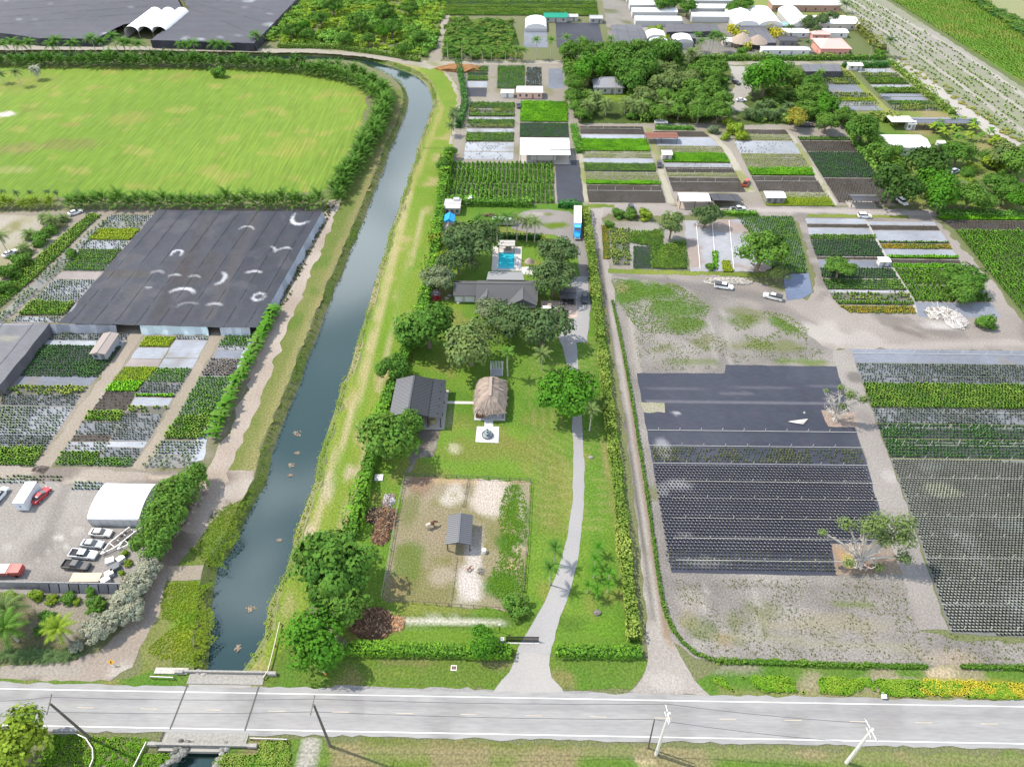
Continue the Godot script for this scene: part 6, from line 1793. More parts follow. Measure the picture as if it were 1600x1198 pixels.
func buildings() -> void:
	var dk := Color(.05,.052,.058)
	# ---- barn
	var o := thing("barn", "large open barn with dark grey metal roof and lean-to", "barn", Vector3(-25.2,0,-123.3))
	var b := B.new()
	b.box(Vector3(0,.08,0), Vector3(13.4,.16,13.8), Color(.36,.34,.31))
	part("floor_slab", b, M.gravel, o)
	b = B.new()
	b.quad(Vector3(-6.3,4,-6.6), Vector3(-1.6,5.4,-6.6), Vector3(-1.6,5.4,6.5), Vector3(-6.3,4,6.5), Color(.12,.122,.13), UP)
	for i in 27: b.bar(Vector3(-6.3,4.03,-6.6 + i * .5), Vector3(-1.6,5.43,-6.6 + i * .5),.07,.08, Color(.1,.1,.108))
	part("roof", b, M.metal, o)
	b = B.new()
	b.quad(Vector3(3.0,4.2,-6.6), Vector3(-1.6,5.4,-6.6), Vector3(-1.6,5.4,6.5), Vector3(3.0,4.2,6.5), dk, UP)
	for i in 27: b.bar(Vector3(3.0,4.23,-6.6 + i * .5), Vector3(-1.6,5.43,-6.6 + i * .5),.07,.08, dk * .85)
	b.bar(Vector3(-1.6,5.46,-6.6), Vector3(-1.6,5.46,6.5),.4,.08, dk * 1.3)
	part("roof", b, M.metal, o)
	b = B.new()
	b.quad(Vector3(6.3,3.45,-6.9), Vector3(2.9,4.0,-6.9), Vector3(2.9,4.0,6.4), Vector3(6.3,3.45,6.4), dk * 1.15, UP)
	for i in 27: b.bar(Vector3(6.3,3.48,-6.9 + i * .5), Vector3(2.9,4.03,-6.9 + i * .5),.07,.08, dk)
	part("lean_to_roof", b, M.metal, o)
	for z in [-6.2,-2.0,2.2,6.2]:
		for x in [-6.1,2.8,5.9]:
			b = B.new()
			b.box(Vector3(x, 1.95 if x < 4.0 else 1.7, z), Vector3(.22,3.9 if x < 4.0 else 3.4,.22), Color(.03,.03,.03))
			part("post", b, M.matte, o)
	b = B.new()
	b.bar(Vector3(-6.2,3.85,6.4), Vector3(-1.6,5.2,6.4),.12,.3, Color(.04,.04,.04))
	b.bar(Vector3(-1.6,5.2,6.4), Vector3(3.0,4.05,6.4),.12,.3, Color(.04,.04,.04))
	part("gable_beam", b, M.matte, o)
	b = B.new()
	b.box(Vector3(-6.15,2.0,-.1), Vector3(.12,3.8,13.0), Color(.1,.1,.1))
	part("back_wall", b, M.matte, o)
	for i in 5:
		b = B.new()
		b.box(Vector3(5.2,3.72,-5.0 + i * 2.5), Vector3(.25,.16,.2), BLACK)
		part("roof_vent", b, M.matte, o)
	b = B.new()
	b.rod(Vector3(3.6,.3,4.6), Vector3(3.6,1.5,4.6),.9, Color(.25,.22,.12),12)
	var hb := solo("hay_bale", b, M.thatch, "round hay bale under the barn's lean-to", "hay bale")
	hb.position = Vector3(-25.2,.0,-123.3)

	# ---- thatched hut with slab, path, pad and fountain
	o = thing("thatched_hut", "open tiki hut with shaggy grey brown thatched roof", "hut", Vector3(-7.5,0,-125.6))
	b = B.new()
	b.box(Vector3(-.1,.1,.0), Vector3(7.6,.2,11.9), Color(.42,.43,.45))
	part("floor_slab", b, M.gravel, o)
	b = B.new()
	var thc := Color(.27,.22,.185)
	var ring := [[4.1,6.3,2.5], [3.2,5.6,3.6], [2.0,4.7,4.9], [.25,3.3,6.0]]
	for i in 3:
		for k in 48:
			var a0 := TAU * k / 48.0
			var a1 := TAU * (k + 1) / 48.0
			var pt := func(r: Array, a: float) -> Vector3:
				var cx := cos(a)
				var sz := sin(a)
				var kk := maxf(absf(cx), absf(sz))
				kk = lerpf(kk, 1.0,.22)
				var jj := 1.0 + .035 * na.get_noise_2d(a * 900.0, r[2] * 300.0)
				return Vector3(cx / kk * r[0] * jj, r[2] + .35 * na.get_noise_2d(a * 700.0, r[2] * 500.0), sz / kk * r[1] * jj)
			var cl: Color = thc * rng.randf_range(.8,1.2)
			var p0: Vector3 = pt.call(ring[i], a0)
			var p1: Vector3 = pt.call(ring[i], a1)
			var p2: Vector3 = pt.call(ring[i + 1], a1)
			var p3: Vector3 = pt.call(ring[i + 1], a0)
			b.quad(p0, p1, p2, p3, cl, UP + p0.normalized() * .3)
	part("thatch", b, M.thatch, o)
	b = B.new()
	for k in 900:
		var a := rng.randf() * TAU
		var lv := rng.randf()
		var rx := lerpf(4.15,.4, lv)
		var rz := lerpf(6.35,3.4, lv)
		var kk := lerpf(maxf(absf(cos(a)), absf(sin(a))),1.0,.22)
		var p := Vector3(cos(a) / kk * rx, lerpf(2.5,5.9, pow(lv, .9)) + .1, sin(a) / kk * rz)
		var d := Vector3(cos(a),-.75, sin(a)) * .55
		var sd := Vector3(-sin(a),0, cos(a)) * .12
		b.tri(p - sd, p + sd, p + d, thc * rng.randf_range(.6,1.35), UP)
	var fr := part("palm_straw", b, M.thatch, o)
	fr.set_meta("kind", "stuff")
	b = B.new()
	b.bar(Vector3(0,6.05,-3.4), Vector3(0,6.05,3.4),.7,.25, thc * 1.15)
	b.bar(Vector3(-3.2,4.05,-.6), Vector3(0,6.0,-.6),.35,.12, thc * 1.3)
	b.bar(Vector3(3.2,4.05,-.6), Vector3(0,6.0,-.6),.35,.12, thc * 1.3)
	part("ridge_cap", b, M.thatch, o)
	for sx in [-1.0,1.0]:
		for z in [-5.2,-1.8,1.8,5.2]:
			b = B.new()
			b.rod(Vector3(sx * 3.2,0, z), Vector3(sx * 3.2,2.9, z),.14, Color(.12,.08,.05),7)
			part("post", b, M.bark, o)
	b = B.new()
	b.box(Vector3(-2.6,.7,5.0), Vector3(1.9,1.2,.5), Color(.14,.06,.035))
	part("bar_counter", b, M.matte, o)
	land("footpath", pv([-8.9,-119.9,-6.7,-119.9,-6.6,-117.5,-8.8,-117.5]),.09,1.0, {"a": Color(.4,.41,.43), "b": Color(.44,.45,.46), "f": 4.0}, M.concrete, "concrete link between hut and fountain pad", .0)
	land("patio", pv([-10.6,-117.6,-5.2,-117.6,-5.2,-112.3,-10.7,-112.5]),.095,1.0, {"a": Color(.46,.465,.48), "b": Color(.5,.505,.52), "f": 4.0}, M.concrete, "square white concrete pad of the fountain", .0)
	land("footpath", pv([-18.5,-126.2,-11.2,-126.2,-11.2,-125.3,-18.5,-125.3]),.09,1.0, {"a": Color(.5,.48,.45), "b": Color(.46,.44,.41), "f": 4.0}, M.concrete, "narrow pale footpath from barn to hut", .0)
	o = thing("fountain", "dark tiered stone fountain on the white concrete pad", "fountain", Vector3(-7.9,.1,-114.6))
	var st := Color(.13,.13,.125)
	for q in [["basin", 1.35,.5,.0], ["bowl", .8,.22,.95], ["bowl", .45,.18,1.65]]:
		b = B.new()
		b.tube(PackedVector3Array([Vector3(0, q[3], 0), Vector3(0, q[3] + q[2] * .5,0), Vector3(0, q[3] + q[2], 0)]), PackedFloat32Array([q[1] * .75, q[1], q[1]]), st, 18, false)
		b.tube(PackedVector3Array([Vector3(0, q[3] + q[2], 0), Vector3(0, q[3] + q[2] * .6,0)]), PackedFloat32Array([q[1] * .99, q[1] * .86]), st * 1.3,18, false)
		part(q[0], b, M.soil, o)
		b = B.new()
		b.rod(Vector3(0, q[3] + q[2] * .55,0), Vector3(0, q[3] + q[2] * .6,0), q[1] * .87, Color(.2,.24,.25),16)
		part("water_surface", b, M.water, o)
	b = B.new()
	b.tube(PackedVector3Array([Vector3(0,0,0), Vector3(0,.8,0), Vector3(0,1.0,0), Vector3(0,1.7,0), Vector3(0,2.1,0), Vector3(0,2.4,0)]), PackedFloat32Array([.3,.16,.24,.12,.17,.03]), st * .8,10)
	part("column", b, M.soil, o)
	o = thing("pergola", "small white timber pergola with deck behind the hut", "pergola", Vector3(-6.4,0,-137.0))
	for sx in [-1.5,1.5]:
		for z in [-1.4,.9]:
			b = B.new()
			b.box(Vector3(sx, 1.3, z), Vector3(.2,2.6,.2), Color(.5,.5,.48))
			part("post", b, M.matte, o)
	for i in 9:
		b = B.new()
		b.box(Vector3(-1.6 + i * .4,2.7,-.25), Vector3(.1,.16,2.9), Color(.52,.52,.5))
		part("rafter", b, M.matte, o)
	b = B.new()
	b.box(Vector3(0,.12,-.2), Vector3(3.3,.24,2.9), Color(.24,.25,.27))
	part("deck", b, M.matte, o)

	# ---- horse shelter
	o = pole_shed("horse_shelter", "small open horse shelter with ribbed grey gable roof", -14.98,-9.8,-89.1,-81.9,2.9,.75, Color(.1,.104,.115), "shelter", .45, false)

	# ---- house, pool, carport
	o = thing("house", "long ranch house with dark shingled gable roofs", "house", Vector3(-4.8,0,-170))
	b = B.new()
	b.box(Vector3(.4,1.35,.2), Vector3(17.0,2.7,8.8), Color(.3,.3,.29))
	b.box(Vector3(-11.6,1.3,-1.2), Vector3(7.0,2.6,6.4), Color(.42,.42,.41))
	part("wall", b, M.matte, o)
	var rc := Color(.085,.083,.09)
	b = B.new()
	gable_roof(b, -8.6,9.4,-5.2,5.2,2.8,5.4, rc, .0, true)
	part("main_roof", b, M.shingle, o)
	b = B.new()
	gable_roof(b, -15.4,-8.55,-5.0,2.6,2.7,4.5, rc * .9,.0, true)
	part("wing_roof", b, M.shingle, o)
	b = B.new()
	gable_roof(b, .8,9.2,-.2,7.0,2.7,4.9, rc * 1.1,.0, false)
	part("gable_roof", b, M.shingle, o)
	b = B.new()
	gable_roof(b, -8.4,-2.4,.6,5.7,2.75,4.5, rc * 1.15,.0, false)
	part("gable_roof", b, M.shingle, o)
	b = B.new()
	b.quad(Vector3(-5.6,2.7,-10.0), Vector3(4.9,2.7,-10.0), Vector3(5.4,3.5,-4.6), Vector3(-5.9,3.5,-4.6), Color(.2,.205,.215), UP)
	b.quad(Vector3(-5.6,2.55,-10.0), Vector3(4.9,2.55,-10.0), Vector3(5.4,3.3,-4.6), Vector3(-5.9,3.3,-4.6), Color(.2,.205,.215),-UP)
	part("patio_roof", b, M.shingle, o)
	for x in [-5.3,-1.8,1.6,4.6]:
		b = B.new()
		b.box(Vector3(x, 1.3,-9.7), Vector3(.25,2.5,.25), Color(.5,.5,.5))
		part("patio_post", b, M.matte, o)
	for q in [[-13.8,2.05,1.9,1.6], [-10.6,2.05,2.6,1.9]]:
		b = B.new()
		b.box(Vector3(q[0], 1.15,2.05), Vector3(q[2], q[3], .12), Color(.6,.6,.6))
		part("white_panel", b, M.matte, o)
	for x in [-6.3,-3.9,-1.2,1.8,4.6,7.2]:
		b = B.new()
		var door: bool = x == -1.2
		b.box(Vector3(x, 1.05 if door else 1.5,4.64), Vector3(1.1 if door else 1.4,2.1 if door else 1.2,.1), Color(.4,.38,.36) if door else Color(.03,.035,.04))
		part("door" if door else "window", b, M.glass if not door else M.matte, o)
	b = B.new()
	b.rod(Vector3(2.0,4.0,1.5), Vector3(2.0,4.7,1.5),.1, Color(.3,.3,.3))
	part("vent_pipe", b, M.metal, o)
	pole_shed("carport", "dark flat roofed carport beside the house", 11.0,16.0,-172.0,-166.6,2.75,.25, Color(.07,.068,.075), "carport", .0, true)
	o = thing("swimming_pool", "rectangular turquoise swimming pool in a white deck", "pool", Vector3(-5.15,0,-191))
	b = B.new()
	for q in [[-3.5,-.2,1.9,13.9], [3.75,-.2,2.3,13.9]]:
		b.box(Vector3(q[0] + (-.05 if q[0] < 0 else .0),.1, q[1]), Vector3(q[2], .2, q[3]), Color(.46,.44,.42))
	b.box(Vector3(.05,.1,-5.4), Vector3(5.1,.2,3.5), Color(.44,.43,.41))
	b.box(Vector3(.05,.1,6.2), Vector3(5.1,.2,1.1), Color(.46,.45,.43))
	part("deck", b, M.gravel, o)
	b = B.new()
	b.quad(Vector3(-2.52,.12,-3.7), Vector3(2.62,.12,-3.7), Vector3(2.62,.12,5.7), Vector3(-2.52,.12,5.7), Color(.02,.3,.36), UP)
	part("pool_water", b, M.pool, o)
	b = B.new()
	for q in [[.05,-3.72,5.4,.25], [.05,5.72,5.4,.25]]: b.box(Vector3(q[0], .14, q[1]), Vector3(q[2], .26, q[3]), Color(.55,.55,.55))
	for x in [-2.6,2.7]: b.box(Vector3(x, .14,1.0), Vector3(.22,.255,9.2), Color(.55,.55,.55))
	part("coping", b, M.gravel, o)
	pole_shed("pool_cabana", "grey flat roofed cabana at the far end of the pool", -7.95,-2.45,-197.7,-194.3,2.9,.12, Color(.4,.385,.37), "cabana", .0, true, Color(0,0,0), M.gravel)
	b = B.new()
	b.box(Vector3.ZERO, Vector3(1.9,.9,.8), Color(.22,.19,.17))
	solo("outdoor_counter", b, M.matte, "dark kitchen counter under the pool cabana", "counter").position = Vector3(-4.6,.65,-196.4)
	land("patio", pv([-.2,-186.7,3.2,-186.8,3.6,-182.2,-.2,-182.8]),.1,1.0, {"a": Color(.46,.45,.43), "b": Color(.5,.49,.47), "f": 3.0}, M.concrete, "white slab beside the small thatched umbrella", .0)
	o = thing("thatched_umbrella", "small round thatched umbrella beside the pool deck", "parasol", Vector3(2.2,0,-186.5))
	b = B.new()
	b.tube(PackedVector3Array([Vector3(0,2.1,0), Vector3(0,2.9,0), Vector3(0,3.6,0)]), PackedFloat32Array([1.6,.9,.05]), thc * 1.1,14)
	part("thatch", b, M.thatch, o)
	b = B.new()
	b.rod(Vector3.ZERO, Vector3(0,2.3,0),.12, Color(.14,.1,.07))
	part("post", b, M.bark, o)
	house("garden_shed", "small red garden shed with dark pyramid roof", "shed", -25.5,-169.7,2.4,2.4,2.0,.95, Color(.09,.08,.085), Color(.36,.02,.025), true, 2,.25, M.shingle)
	o = house("outbuilding", "grey flat roofed outbuilding at the far hedge corner", "outbuilding", -24.6,-221.5,5.2,6.0,2.6,.2, Color(.32,.31,.31), Color(.3,.28,.27), true, 3,.3)
	b = B.new()
	b.box(Vector3(1.2,3.1,-2.4), Vector3(1.9,.7,1.4), Color(.45,.48,.55))
	part("roof_unit", b, M.matte, o)
	o = thing("canopy_tent", "bright blue peaked tarpaulin canopy by the outbuilding", "canopy", Vector3(-25.0,0,-212.3))
	b = B.new()
	gable_roof(b, -1.8,1.8,-2.4,2.4,2.2,3.3, Color(.015,.22,.5),.0, false)
	part("tarpaulin", b, M.matte, o)
	for sx in [-1.6,1.6]:
		for z in [-2.2,2.2]:
			b = B.new()
			b.rod(Vector3(sx, 0, z), Vector3(sx, 2.2, z),.05, Color(.5,.5,.5))
			part("leg", b, M.metal, o)
	land("patio", pv([-28,-214.3,-24,-214.4,-23.7,-205.7,-28.9,-205.6]),.1,1.0, {"a": Color(.36,.3,.28), "b": Color(.42,.38,.36), "f": 3.0}, M.concrete, "small worn terrace beside the blue canopy", .2)
	o = thing("box_trailer", "low silver trailer parked behind the dark pool hedge", "trailer", Vector3(-6.6,0,-212.5))
	b = B.new()
	b.box(Vector3(0,1.4,0), Vector3(7.6,1.9,2.4), Color(.42,.43,.42))
	part("body", b, M.metal, o)
	for x in [-1.5,1.5]:
		for z in [-1.0,1.0]:
			inst("wheel", K.tyre, M.plain, o).position = Vector3(x, .35, z)
	b = B.new()
	b.loft([[-2.6,.5,.9,.3,1.0], [1.2,.6,1.1,.25,1.05], [2.8,.05,.15,.7,1.15]], Color(.5,.53,.58))
	var bt := solo("boat", b, M.gloss, "small white boat beside the grey outbuilding", "boat")
	bt.position = Vector3(-19.6,.2,-227.5)
	bt.rotation.y = 1.2
	heap("wood_pile", "long brown wood pile behind the coconut palms", "wood pile", -10.91,-217.65,4.2,.8,.9,40, [Color(.12,.08,.055), Color(.16,.11,.08)])

	# ---- west yard
	o = hoop_house("arched_building", "white barrel roofed storage building in the yard", -91.2,-80.1,-96.6,-87.1,2.4,1.4,1, Color(.62,.62,.63), false, false, "storage building")
	for i in 7:
		b = B.new()
		b.box(Vector3(-5.0 + i * 1.65,1.18,4.775), Vector3(.06,2.3,.05), Color(.3,.32,.36))
		part("wall_seam", b, M.matte, o)
	o = thing("storage_container", "white steel shipping container in the yard", "container", Vector3(-108.1,0,-93.8),.02)
	b = B.new()
	b.box(Vector3(0,1.32,0), Vector3(2.4,2.5,5.9), Color(.52,.54,.58))
	for i in 18: b.box(Vector3(1.21,1.32,-2.75 + i * .32), Vector3(.05,2.3,.14), Color(.46,.48,.53))
	part("body", b, M.matte, o)
	b = B.new()
	b.box(Vector3(0,2.6,0), Vector3(2.44,.06,5.94), Color(.62,.63,.65))
	part("roof_panel", b, M.matte, o)
	for sx in [-.58,.58]:
		b = B.new()
		b.box(Vector3(sx, 1.32,2.97), Vector3(1.1,2.3,.06), Color(.48,.5,.55))
		part("door", b, M.matte, o)
	b = B.new()
	b.box(Vector3(.1,1.5,3.02), Vector3(.3,.3,.06), BLACK)
	part("lock_box", b, M.matte, o)
	o = thing("yard_wall", "grey block wall with leaning dark panels below the yard", "wall", Vector3(-86,0,-72.4))
	b = B.new()
	b.box(Vector3(-6.0,1.0,0), Vector3(34.0,2.0,.25), Color(.24,.24,.25))
	part("block_wall", b, M.gravel, o)
	for i in 9:
		b = B.new()
		b.box(Vector3(-7.2 + i * 1.95,.95,.75), Vector3(1.7,2.0,.1), Color(.1,.105,.12) * (.8 + .5 * (i % 3) * .5), Basis(Vector3.RIGHT, -.5))
		part("leaning_panel", b, M.matte, o)

	# ---- shade houses
	shade("shade_house", "huge black cloth shade house beside the west nursery", pv([-125.9,-215.1,-68.9,-215.2,-73.5,-151.4,-129.4,-152.4]),2.8, {"a": Color(.026,.029,.039), "b": Color(.038,.041,.053), "f": 12.0, "c": Color(.05,.05,.06), "ct": .15, "more": [[-129,-217.8,2.3,3.5, Color(.16,.18,.22),.7], [-129.6,-209.2,-129.9,-198.3,2.2, Color(.17,.185,.22),.7], [-127.3,-219.1,-128.3,-211.3,2.5, Color(.2,.215,.25),.7], [-111,-169.8,1.2,.6, Color(.24,.25,.28),.7], [-127,-216.5,-70.3,-216.2,.5, Color(.12,.105,.1),.6], [-130.9,-157.4,-130.5,-161.6,1.6, Color(.2,.21,.25),.8], [-120.8,-176.6,7.9,2.7, Color(.05,.045,.04),.7], [-100.4,-180.4,10,10.4, Color(.035,.03,.032),.5], [-106.5,-210.8,-103.2,-156.4,3.0, Color(.03,.028,.03),.5], [-91.2,-211.1,-88.3,-155.8,3.0, Color(.05,.047,.05),.5], [-115.6,-218,2.2,1.8, Color(.2,.22,.25),.7]] + arc(-109.2,-188.1,1.6,2.2,2.6,6.6,.6,.42) + arc(-100.2,-166.5,3.8,3.2,3.6,5.8,.8,.36) + arc(-75,-211.4,3.3,4.6,.6,3.6,.9,.4) + arc(-74.5,-218.7,2.2,1.8,.0,6.3,.6,.34) + arc(-77,-166,1.7,1.9,.0,6.3,.6,.34) + arc(-92.3,-175.1,2.4,3.3,-1.2,1.3,.9,.3) + arc(-91.6,-202.1,2.6,3.2,3.6,5.8,.5,.3) + arc(-75.6,-188.6,2.9,3.7,3.7,5.4,.6,.26) + arc(-81.1,-190,2.5,2.9,5.0,6.4,.7,.24) + arc(-81.8,-176.6,3.1,2.4,3.8,5.4,.7,.3) + arc(-105.4,-175.5,2,1.3,3.6,5.6,.6,.22) + arc(-99.3,-175,2,1.3,3.8,5.8,.6,.18) + arc(-88.6,-160.5,2.6,1.8,3.8,5.6,.7,.22) + arc(-95.9,-159.8,3.3,3,3.4,5.4,.6,.15) + arc(-111.3,-177.4,1.8,1,3.4,6.0,.8,.15) + arc(-130.6,-159.8,1.7,2.7,-1.6,1.2,.9,.22)}, .6, [1], Color(.245,.274,.331),9)
	for q in [[78,185, Color(.2,.215,.25), "grey cloth curtain hanging below the shade house"], [223,331, Color(.42,.5,.53), "pale blue plastic curtain below the shade house"], [350,398, Color(.4,.43,.48), "white torn curtain at the shade house corner"]]:
		b = B.new()
		var xa: float = -129.5 + (q[0] - 92.0) * .176
		var xb: float = -129.5 + (q[1] - 92.0) * .176
		var k := 10
		for i in k:
			var u0 := lerpf(xa, xb, float(i) / k)
			var u1 := lerpf(xa, xb, float(i + 1) / k)
			b.quad(Vector3(u0,2.66,-152.1), Vector3(u1,2.66,-152.1), Vector3(u1,.05,-151.2 + .3 * sin(i * 2.0 + 2.0)), Vector3(u0,.05,-151.2 + .3 * sin(i * 2.0)), q[2] * rng.randf_range(.85,1.15), Vector3(0,.2,1))
		solo("shade_curtain", b, M.cloth, q[3], "curtain")
	shade("shade_house", "small grey cloth shade house at the west edge", pv([-158,-151.9,-131.9,-152.4,-132.1,-126.4,-157.1,-126]),2.8, {"a": Color(.075,.077,.088), "b": Color(.11,.112,.125), "f": 7.0, "more": [[-141.8,-152.8,7.3,1.4, Color(.22,.23,.27),.8], [-139.9,-145.9,4.6,1.1, Color(.2,.19,.15),.6]]}, 1.2, [1], Color(.07,.07,.08),3)
	house("lean_shed", "small tin roofed shed by the sandy path", "shed", -112.9,-144.17,3.6,8.0,2.5,.5, Color(.22,.19,.18), Color(.24,.25,.28), false, 2,.4)
	shade("shade_house", "vast black shade house filling the far left corner", pv([-297.6,-403.1,-363.8,-532.4,-255.6,-551.8,-194.8,-434.8,-221.1,-413.3,-223.1,-406.6,-225.3,-389.6,-256,-390.1]),4.0, {"a": Color(.042,.044,.056), "b": Color(.058,.06,.074), "f": 14.0, "c": Color(.28,.3,.34), "ct": .42}, 3.0, [5,6,7], Color(.035,.037,.045),10, "far black shade houses")
	shade("shade_house", "black shade house right of the far white arches", pv([-193.6,-439.7,-253.8,-551.8,-134,-553.9,-140.6,-384,-196.2,-388]),4.0, {"a": Color(.042,.044,.056), "b": Color(.058,.06,.074), "f": 14.0, "c": Color(.26,.28,.32), "ct": .42}, 3.0, [2,3], Color(.035,.037,.045),8, "far black shade houses")
	hoop_house("greenhouse", "white triple arched greenhouse between far shade houses", -216.5,-193.5,-438.0,-403.0,3.2,3.0,3, Color(.62,.62,.63), true, true)

	# ---- central sheds
	o = pole_shed("packing_shed", "white flat roofed packing shed in the central nursery", -1.4,18.0,-272.5,-257.6,3.9,.35, Color(.6,.6,.6), "shed", .0, true, Color(.3,.28,.26), M.matte)
	b = B.new()
	b.box(Vector3(5.8,4.32,3.4), Vector3(8.0,.12,.5), Color(.2,.2,.2))
	part("roof_step", b, M.matte, o)
	b = B.new()
	b.box(Vector3(-.6,1.5,4.6), Vector3(10.0,2.2,.2), Color(.34,.33,.31))
	part("back_wall", b, M.matte, o)
	house("storehouse", "white shed with pink front beyond the green bed", "shed", 2.4,-326.2,11.4,7.0,2.9,.6, Color(.6,.58,.57), Color(.5,.33,.28), true, 4,.3)
	house("small_shed", "small white shed left of the pink fronted shed", "shed", -7.74,-325.63,5.6,4.0,2.2,.3, Color(.58,.58,.58), Color(.5,.5,.5), true, 1,.2)
	pole_shed("white_canopy", "white canopy shelter beside the dirt farm road", 54.9,65.6,-229.4,-223.7,3.3,.3, Color(.62,.62,.62), "shelter", .0, true, Color(.24,.2,.17), M.matte)
	shade("shade_canopy", "black cloth canopy next to the white shelter", pv([66.4,-230.4,76.4,-230.4,77.6,-225.2,66.6,-225.2]),2.7, {"a": Color(.04,.042,.05), "b": Color(.055,.057,.065), "f": 5.0}, 1.4, [0], Color(.04,.04,.045),2)
	house("small_shed", "small white roofed shed at the junction of farm tracks", "shed", 89.6,-230.2,6.4,4.2,2.5,.5, Color(.58,.58,.58), Color(.18,.17,.17), true, 3,.3)
	pole_shed("dark_shelter", "dark roofed open shelter at the end of the long blocks", 115.6,125.2,-230.3,-225.6,2.9,.4, Color(.075,.075,.085), "shelter", .0, true, Color(.26,.24,.22))
	house("small_shed", "tiny white hut beside a bright green strip", "shed", 56.09,-263.61,3.6,3.6,2.3,.4, Color(.58,.58,.58), Color(.36,.34,.32), true, 1,.2)
	house("farm_stall", "small white pump hut in the upper nursery", "shed", 113.92,-190.14,3.0,2.2,1.8,.2, Color(.6,.6,.6), Color(.42,.42,.42), true, 1,.3)
	# ---- far houses
	o = house("house", "white roofed house among trees on the right", "house", 151.8,-272.6,15.0,10.4,3.6,1.0, Color(.62,.62,.62), Color(.5,.51,.52), true, 6,.6)
	for i in 5:
		b = B.new()
		b.box(Vector3(-2.6 + i * 1.75,4.2,1.6), Vector3(1.6,.1,1.5), Color(.12,.15,.16), Basis(Vector3.RIGHT, .19))
		part("solar_panel", b, M.glass, o)
	house("house", "grey hip roofed house hidden in the grove", "house", 38.8,-333.6,13.0,9.0,3.0,2.9, Color(.22,.225,.24), Color(.36,.36,.35), true, 4,.7, M.shingle)
	house("house", "pink house with salmon tiled roof by the diagonal road", "house", 158.5,-388.5,14.5,15.0,4.0,2.4, Color(.5,.31,.29), Color(.5,.25,.21), true, 5,.8, M.shingle)
	house("house_annex", "small salmon roofed annex behind the pink house", "annex", 159.16,-409.28,9.0,6.0,3.0,1.0, Color(.5,.31,.29), Color(.48,.26,.22), true, 2,.5, M.shingle)
	house("white_wagon", "small round white caravan behind the white house", "caravan", 162.61,-293,3.4,2.4,2.6,.7, Color(.62,.62,.62), Color(.56,.56,.56), true, 2,.1)
	pole_shed("long_shed", "long low shed with half white half dark roof", 162.5,190.0,-297.8,-292.0,3.0,.4, Color(.11,.115,.14), "shed", .0, true)
	b = B.new()
	b.box(Vector3.ZERO, Vector3(9.6,.12,6.2), Color(.6,.6,.6))
	solo("white_roof_sheet", b, M.matte, "white roof over the west end of the long low shed", "roof").position = Vector3(158.6,3.3,-295.0)
	house("small_shed", "little white outhouse beside the banana clump", "shed", 167.74,-275.29,2.6,2.6,2.2,.3, Color(.58,.58,.58), Color(.5,.5,.5), true, 1,.15)
	house("green_shed", "shed with bright teal green roof at the dark plots", "shed", 17.38,-438.29,13.0,6.5,2.6,1.5, Color(.012,.2,.13), Color(.3,.3,.29), true, 3,.4)
	house("small_shed", "grey shed right of the teal roofed shed", "shed", 25.52,-439.62,9.0,5.0,2.4,.6, Color(.36,.37,.38), Color(.3,.3,.3), true, 2,.3)
	house("small_shed", "grey hut at the corner of the wide dark plot", "shed", 40.39,-436.32,7.0,6.0,2.6,.6, Color(.3,.3,.31), Color(.26,.26,.26), true, 2,.3)
	hoop_house("small_greenhouse", "small white arched tunnel by the far garden", .0,12.0,-434.0,-418.0,1.6,2.6,1, Color(.6,.6,.6), true, false)
	for k in 4:
		var zz: float = [-478.0,-462.0,-448.0,-432.0][k]
		hoop_house("greenhouse_row", ["white greenhouse strip, farthest of the four west of the pale drive", "white greenhouse strip, second farthest west of the pale drive", "white greenhouse strip, third farthest west of the pale drive", "white greenhouse strip, nearest of the four west of the pale drive"][k], 62.0,88.0, zz - 4.0, zz + 4.0,3.2,.8,1, Color(.6,.6,.6), false, false, "greenhouse", "white greenhouse strips by the pale drive")
		if k < 3:
			zz = [-472.0,-456.0,-440.0][k]
			hoop_house("greenhouse_row", ["white greenhouse strip, farthest of the three east of the pale drive", "white greenhouse strip, middle of the three east of the pale drive", "white greenhouse strip, nearest of the three east of the pale drive"][k], 99.0 - k * 2.0,125.0 - k * 2.0, zz - 4.0, zz + 4.0,3.2,.8,1, Color(.6,.6,.6), false, false, "greenhouse", "white greenhouse strips by the pale drive")
	hoop_house("greenhouse", "white twin arched greenhouse east of the pale drive", 116.0,142.0,-449.0,-420.0,3.4,2.4,2, Color(.62,.62,.62), true, false)
	hoop_house("greenhouse", "white single arched greenhouse right of the twin arches", 147.0,158.0,-450.0,-420.0,3.2,2.4,1, Color(.6,.6,.6), true, false)
	house("warehouse", "white gabled warehouse behind the thatched pavilion", "warehouse", 172.0,-431.0,26.0,14.0,3.4,1.2, Color(.6,.6,.6), Color(.4,.36,.33), true, 4,.4)
	house("warehouse", "long low white warehouse below the single arch", "warehouse", 158.0,-414.0,34.0,7.0,2.6,.6, Color(.6,.6,.6), Color(.5,.5,.5), true, 5,.3)
	house("workshop", "grey roofed workshop with brick front at the far edge", "workshop", 166.0,-463.0,40.0,10.0,3.6,1.0, Color(.38,.37,.37), Color(.32,.2,.15), true, 7,.5)
	for q in [[pv([77.9,-423.1,106.3,-423.6,106,-411.3,76.7,-409.7]), "dark shade roof below the twin arched greenhouse"], [pv([118,-428.4,132.3,-428.6,131.7,-392.9,115.7,-392.6]), "dark shade roof left of the yellow hedge"], [pv([47.6,-421.4,64.3,-421.7,64.6,-389.7,45.9,-389.4]), "grey shade roof beside the pale drive"], [pv([81.8,-406.6,92.1,-406.8,90.8,-399.4,80.6,-399.2]), "small dark shade roof by the thatched pavilion"], [pv([135.6,-361.7,154.5,-362,152.4,-351.6,134.5,-351.2]), "dark shade roof at the top of the far east beds"]]:
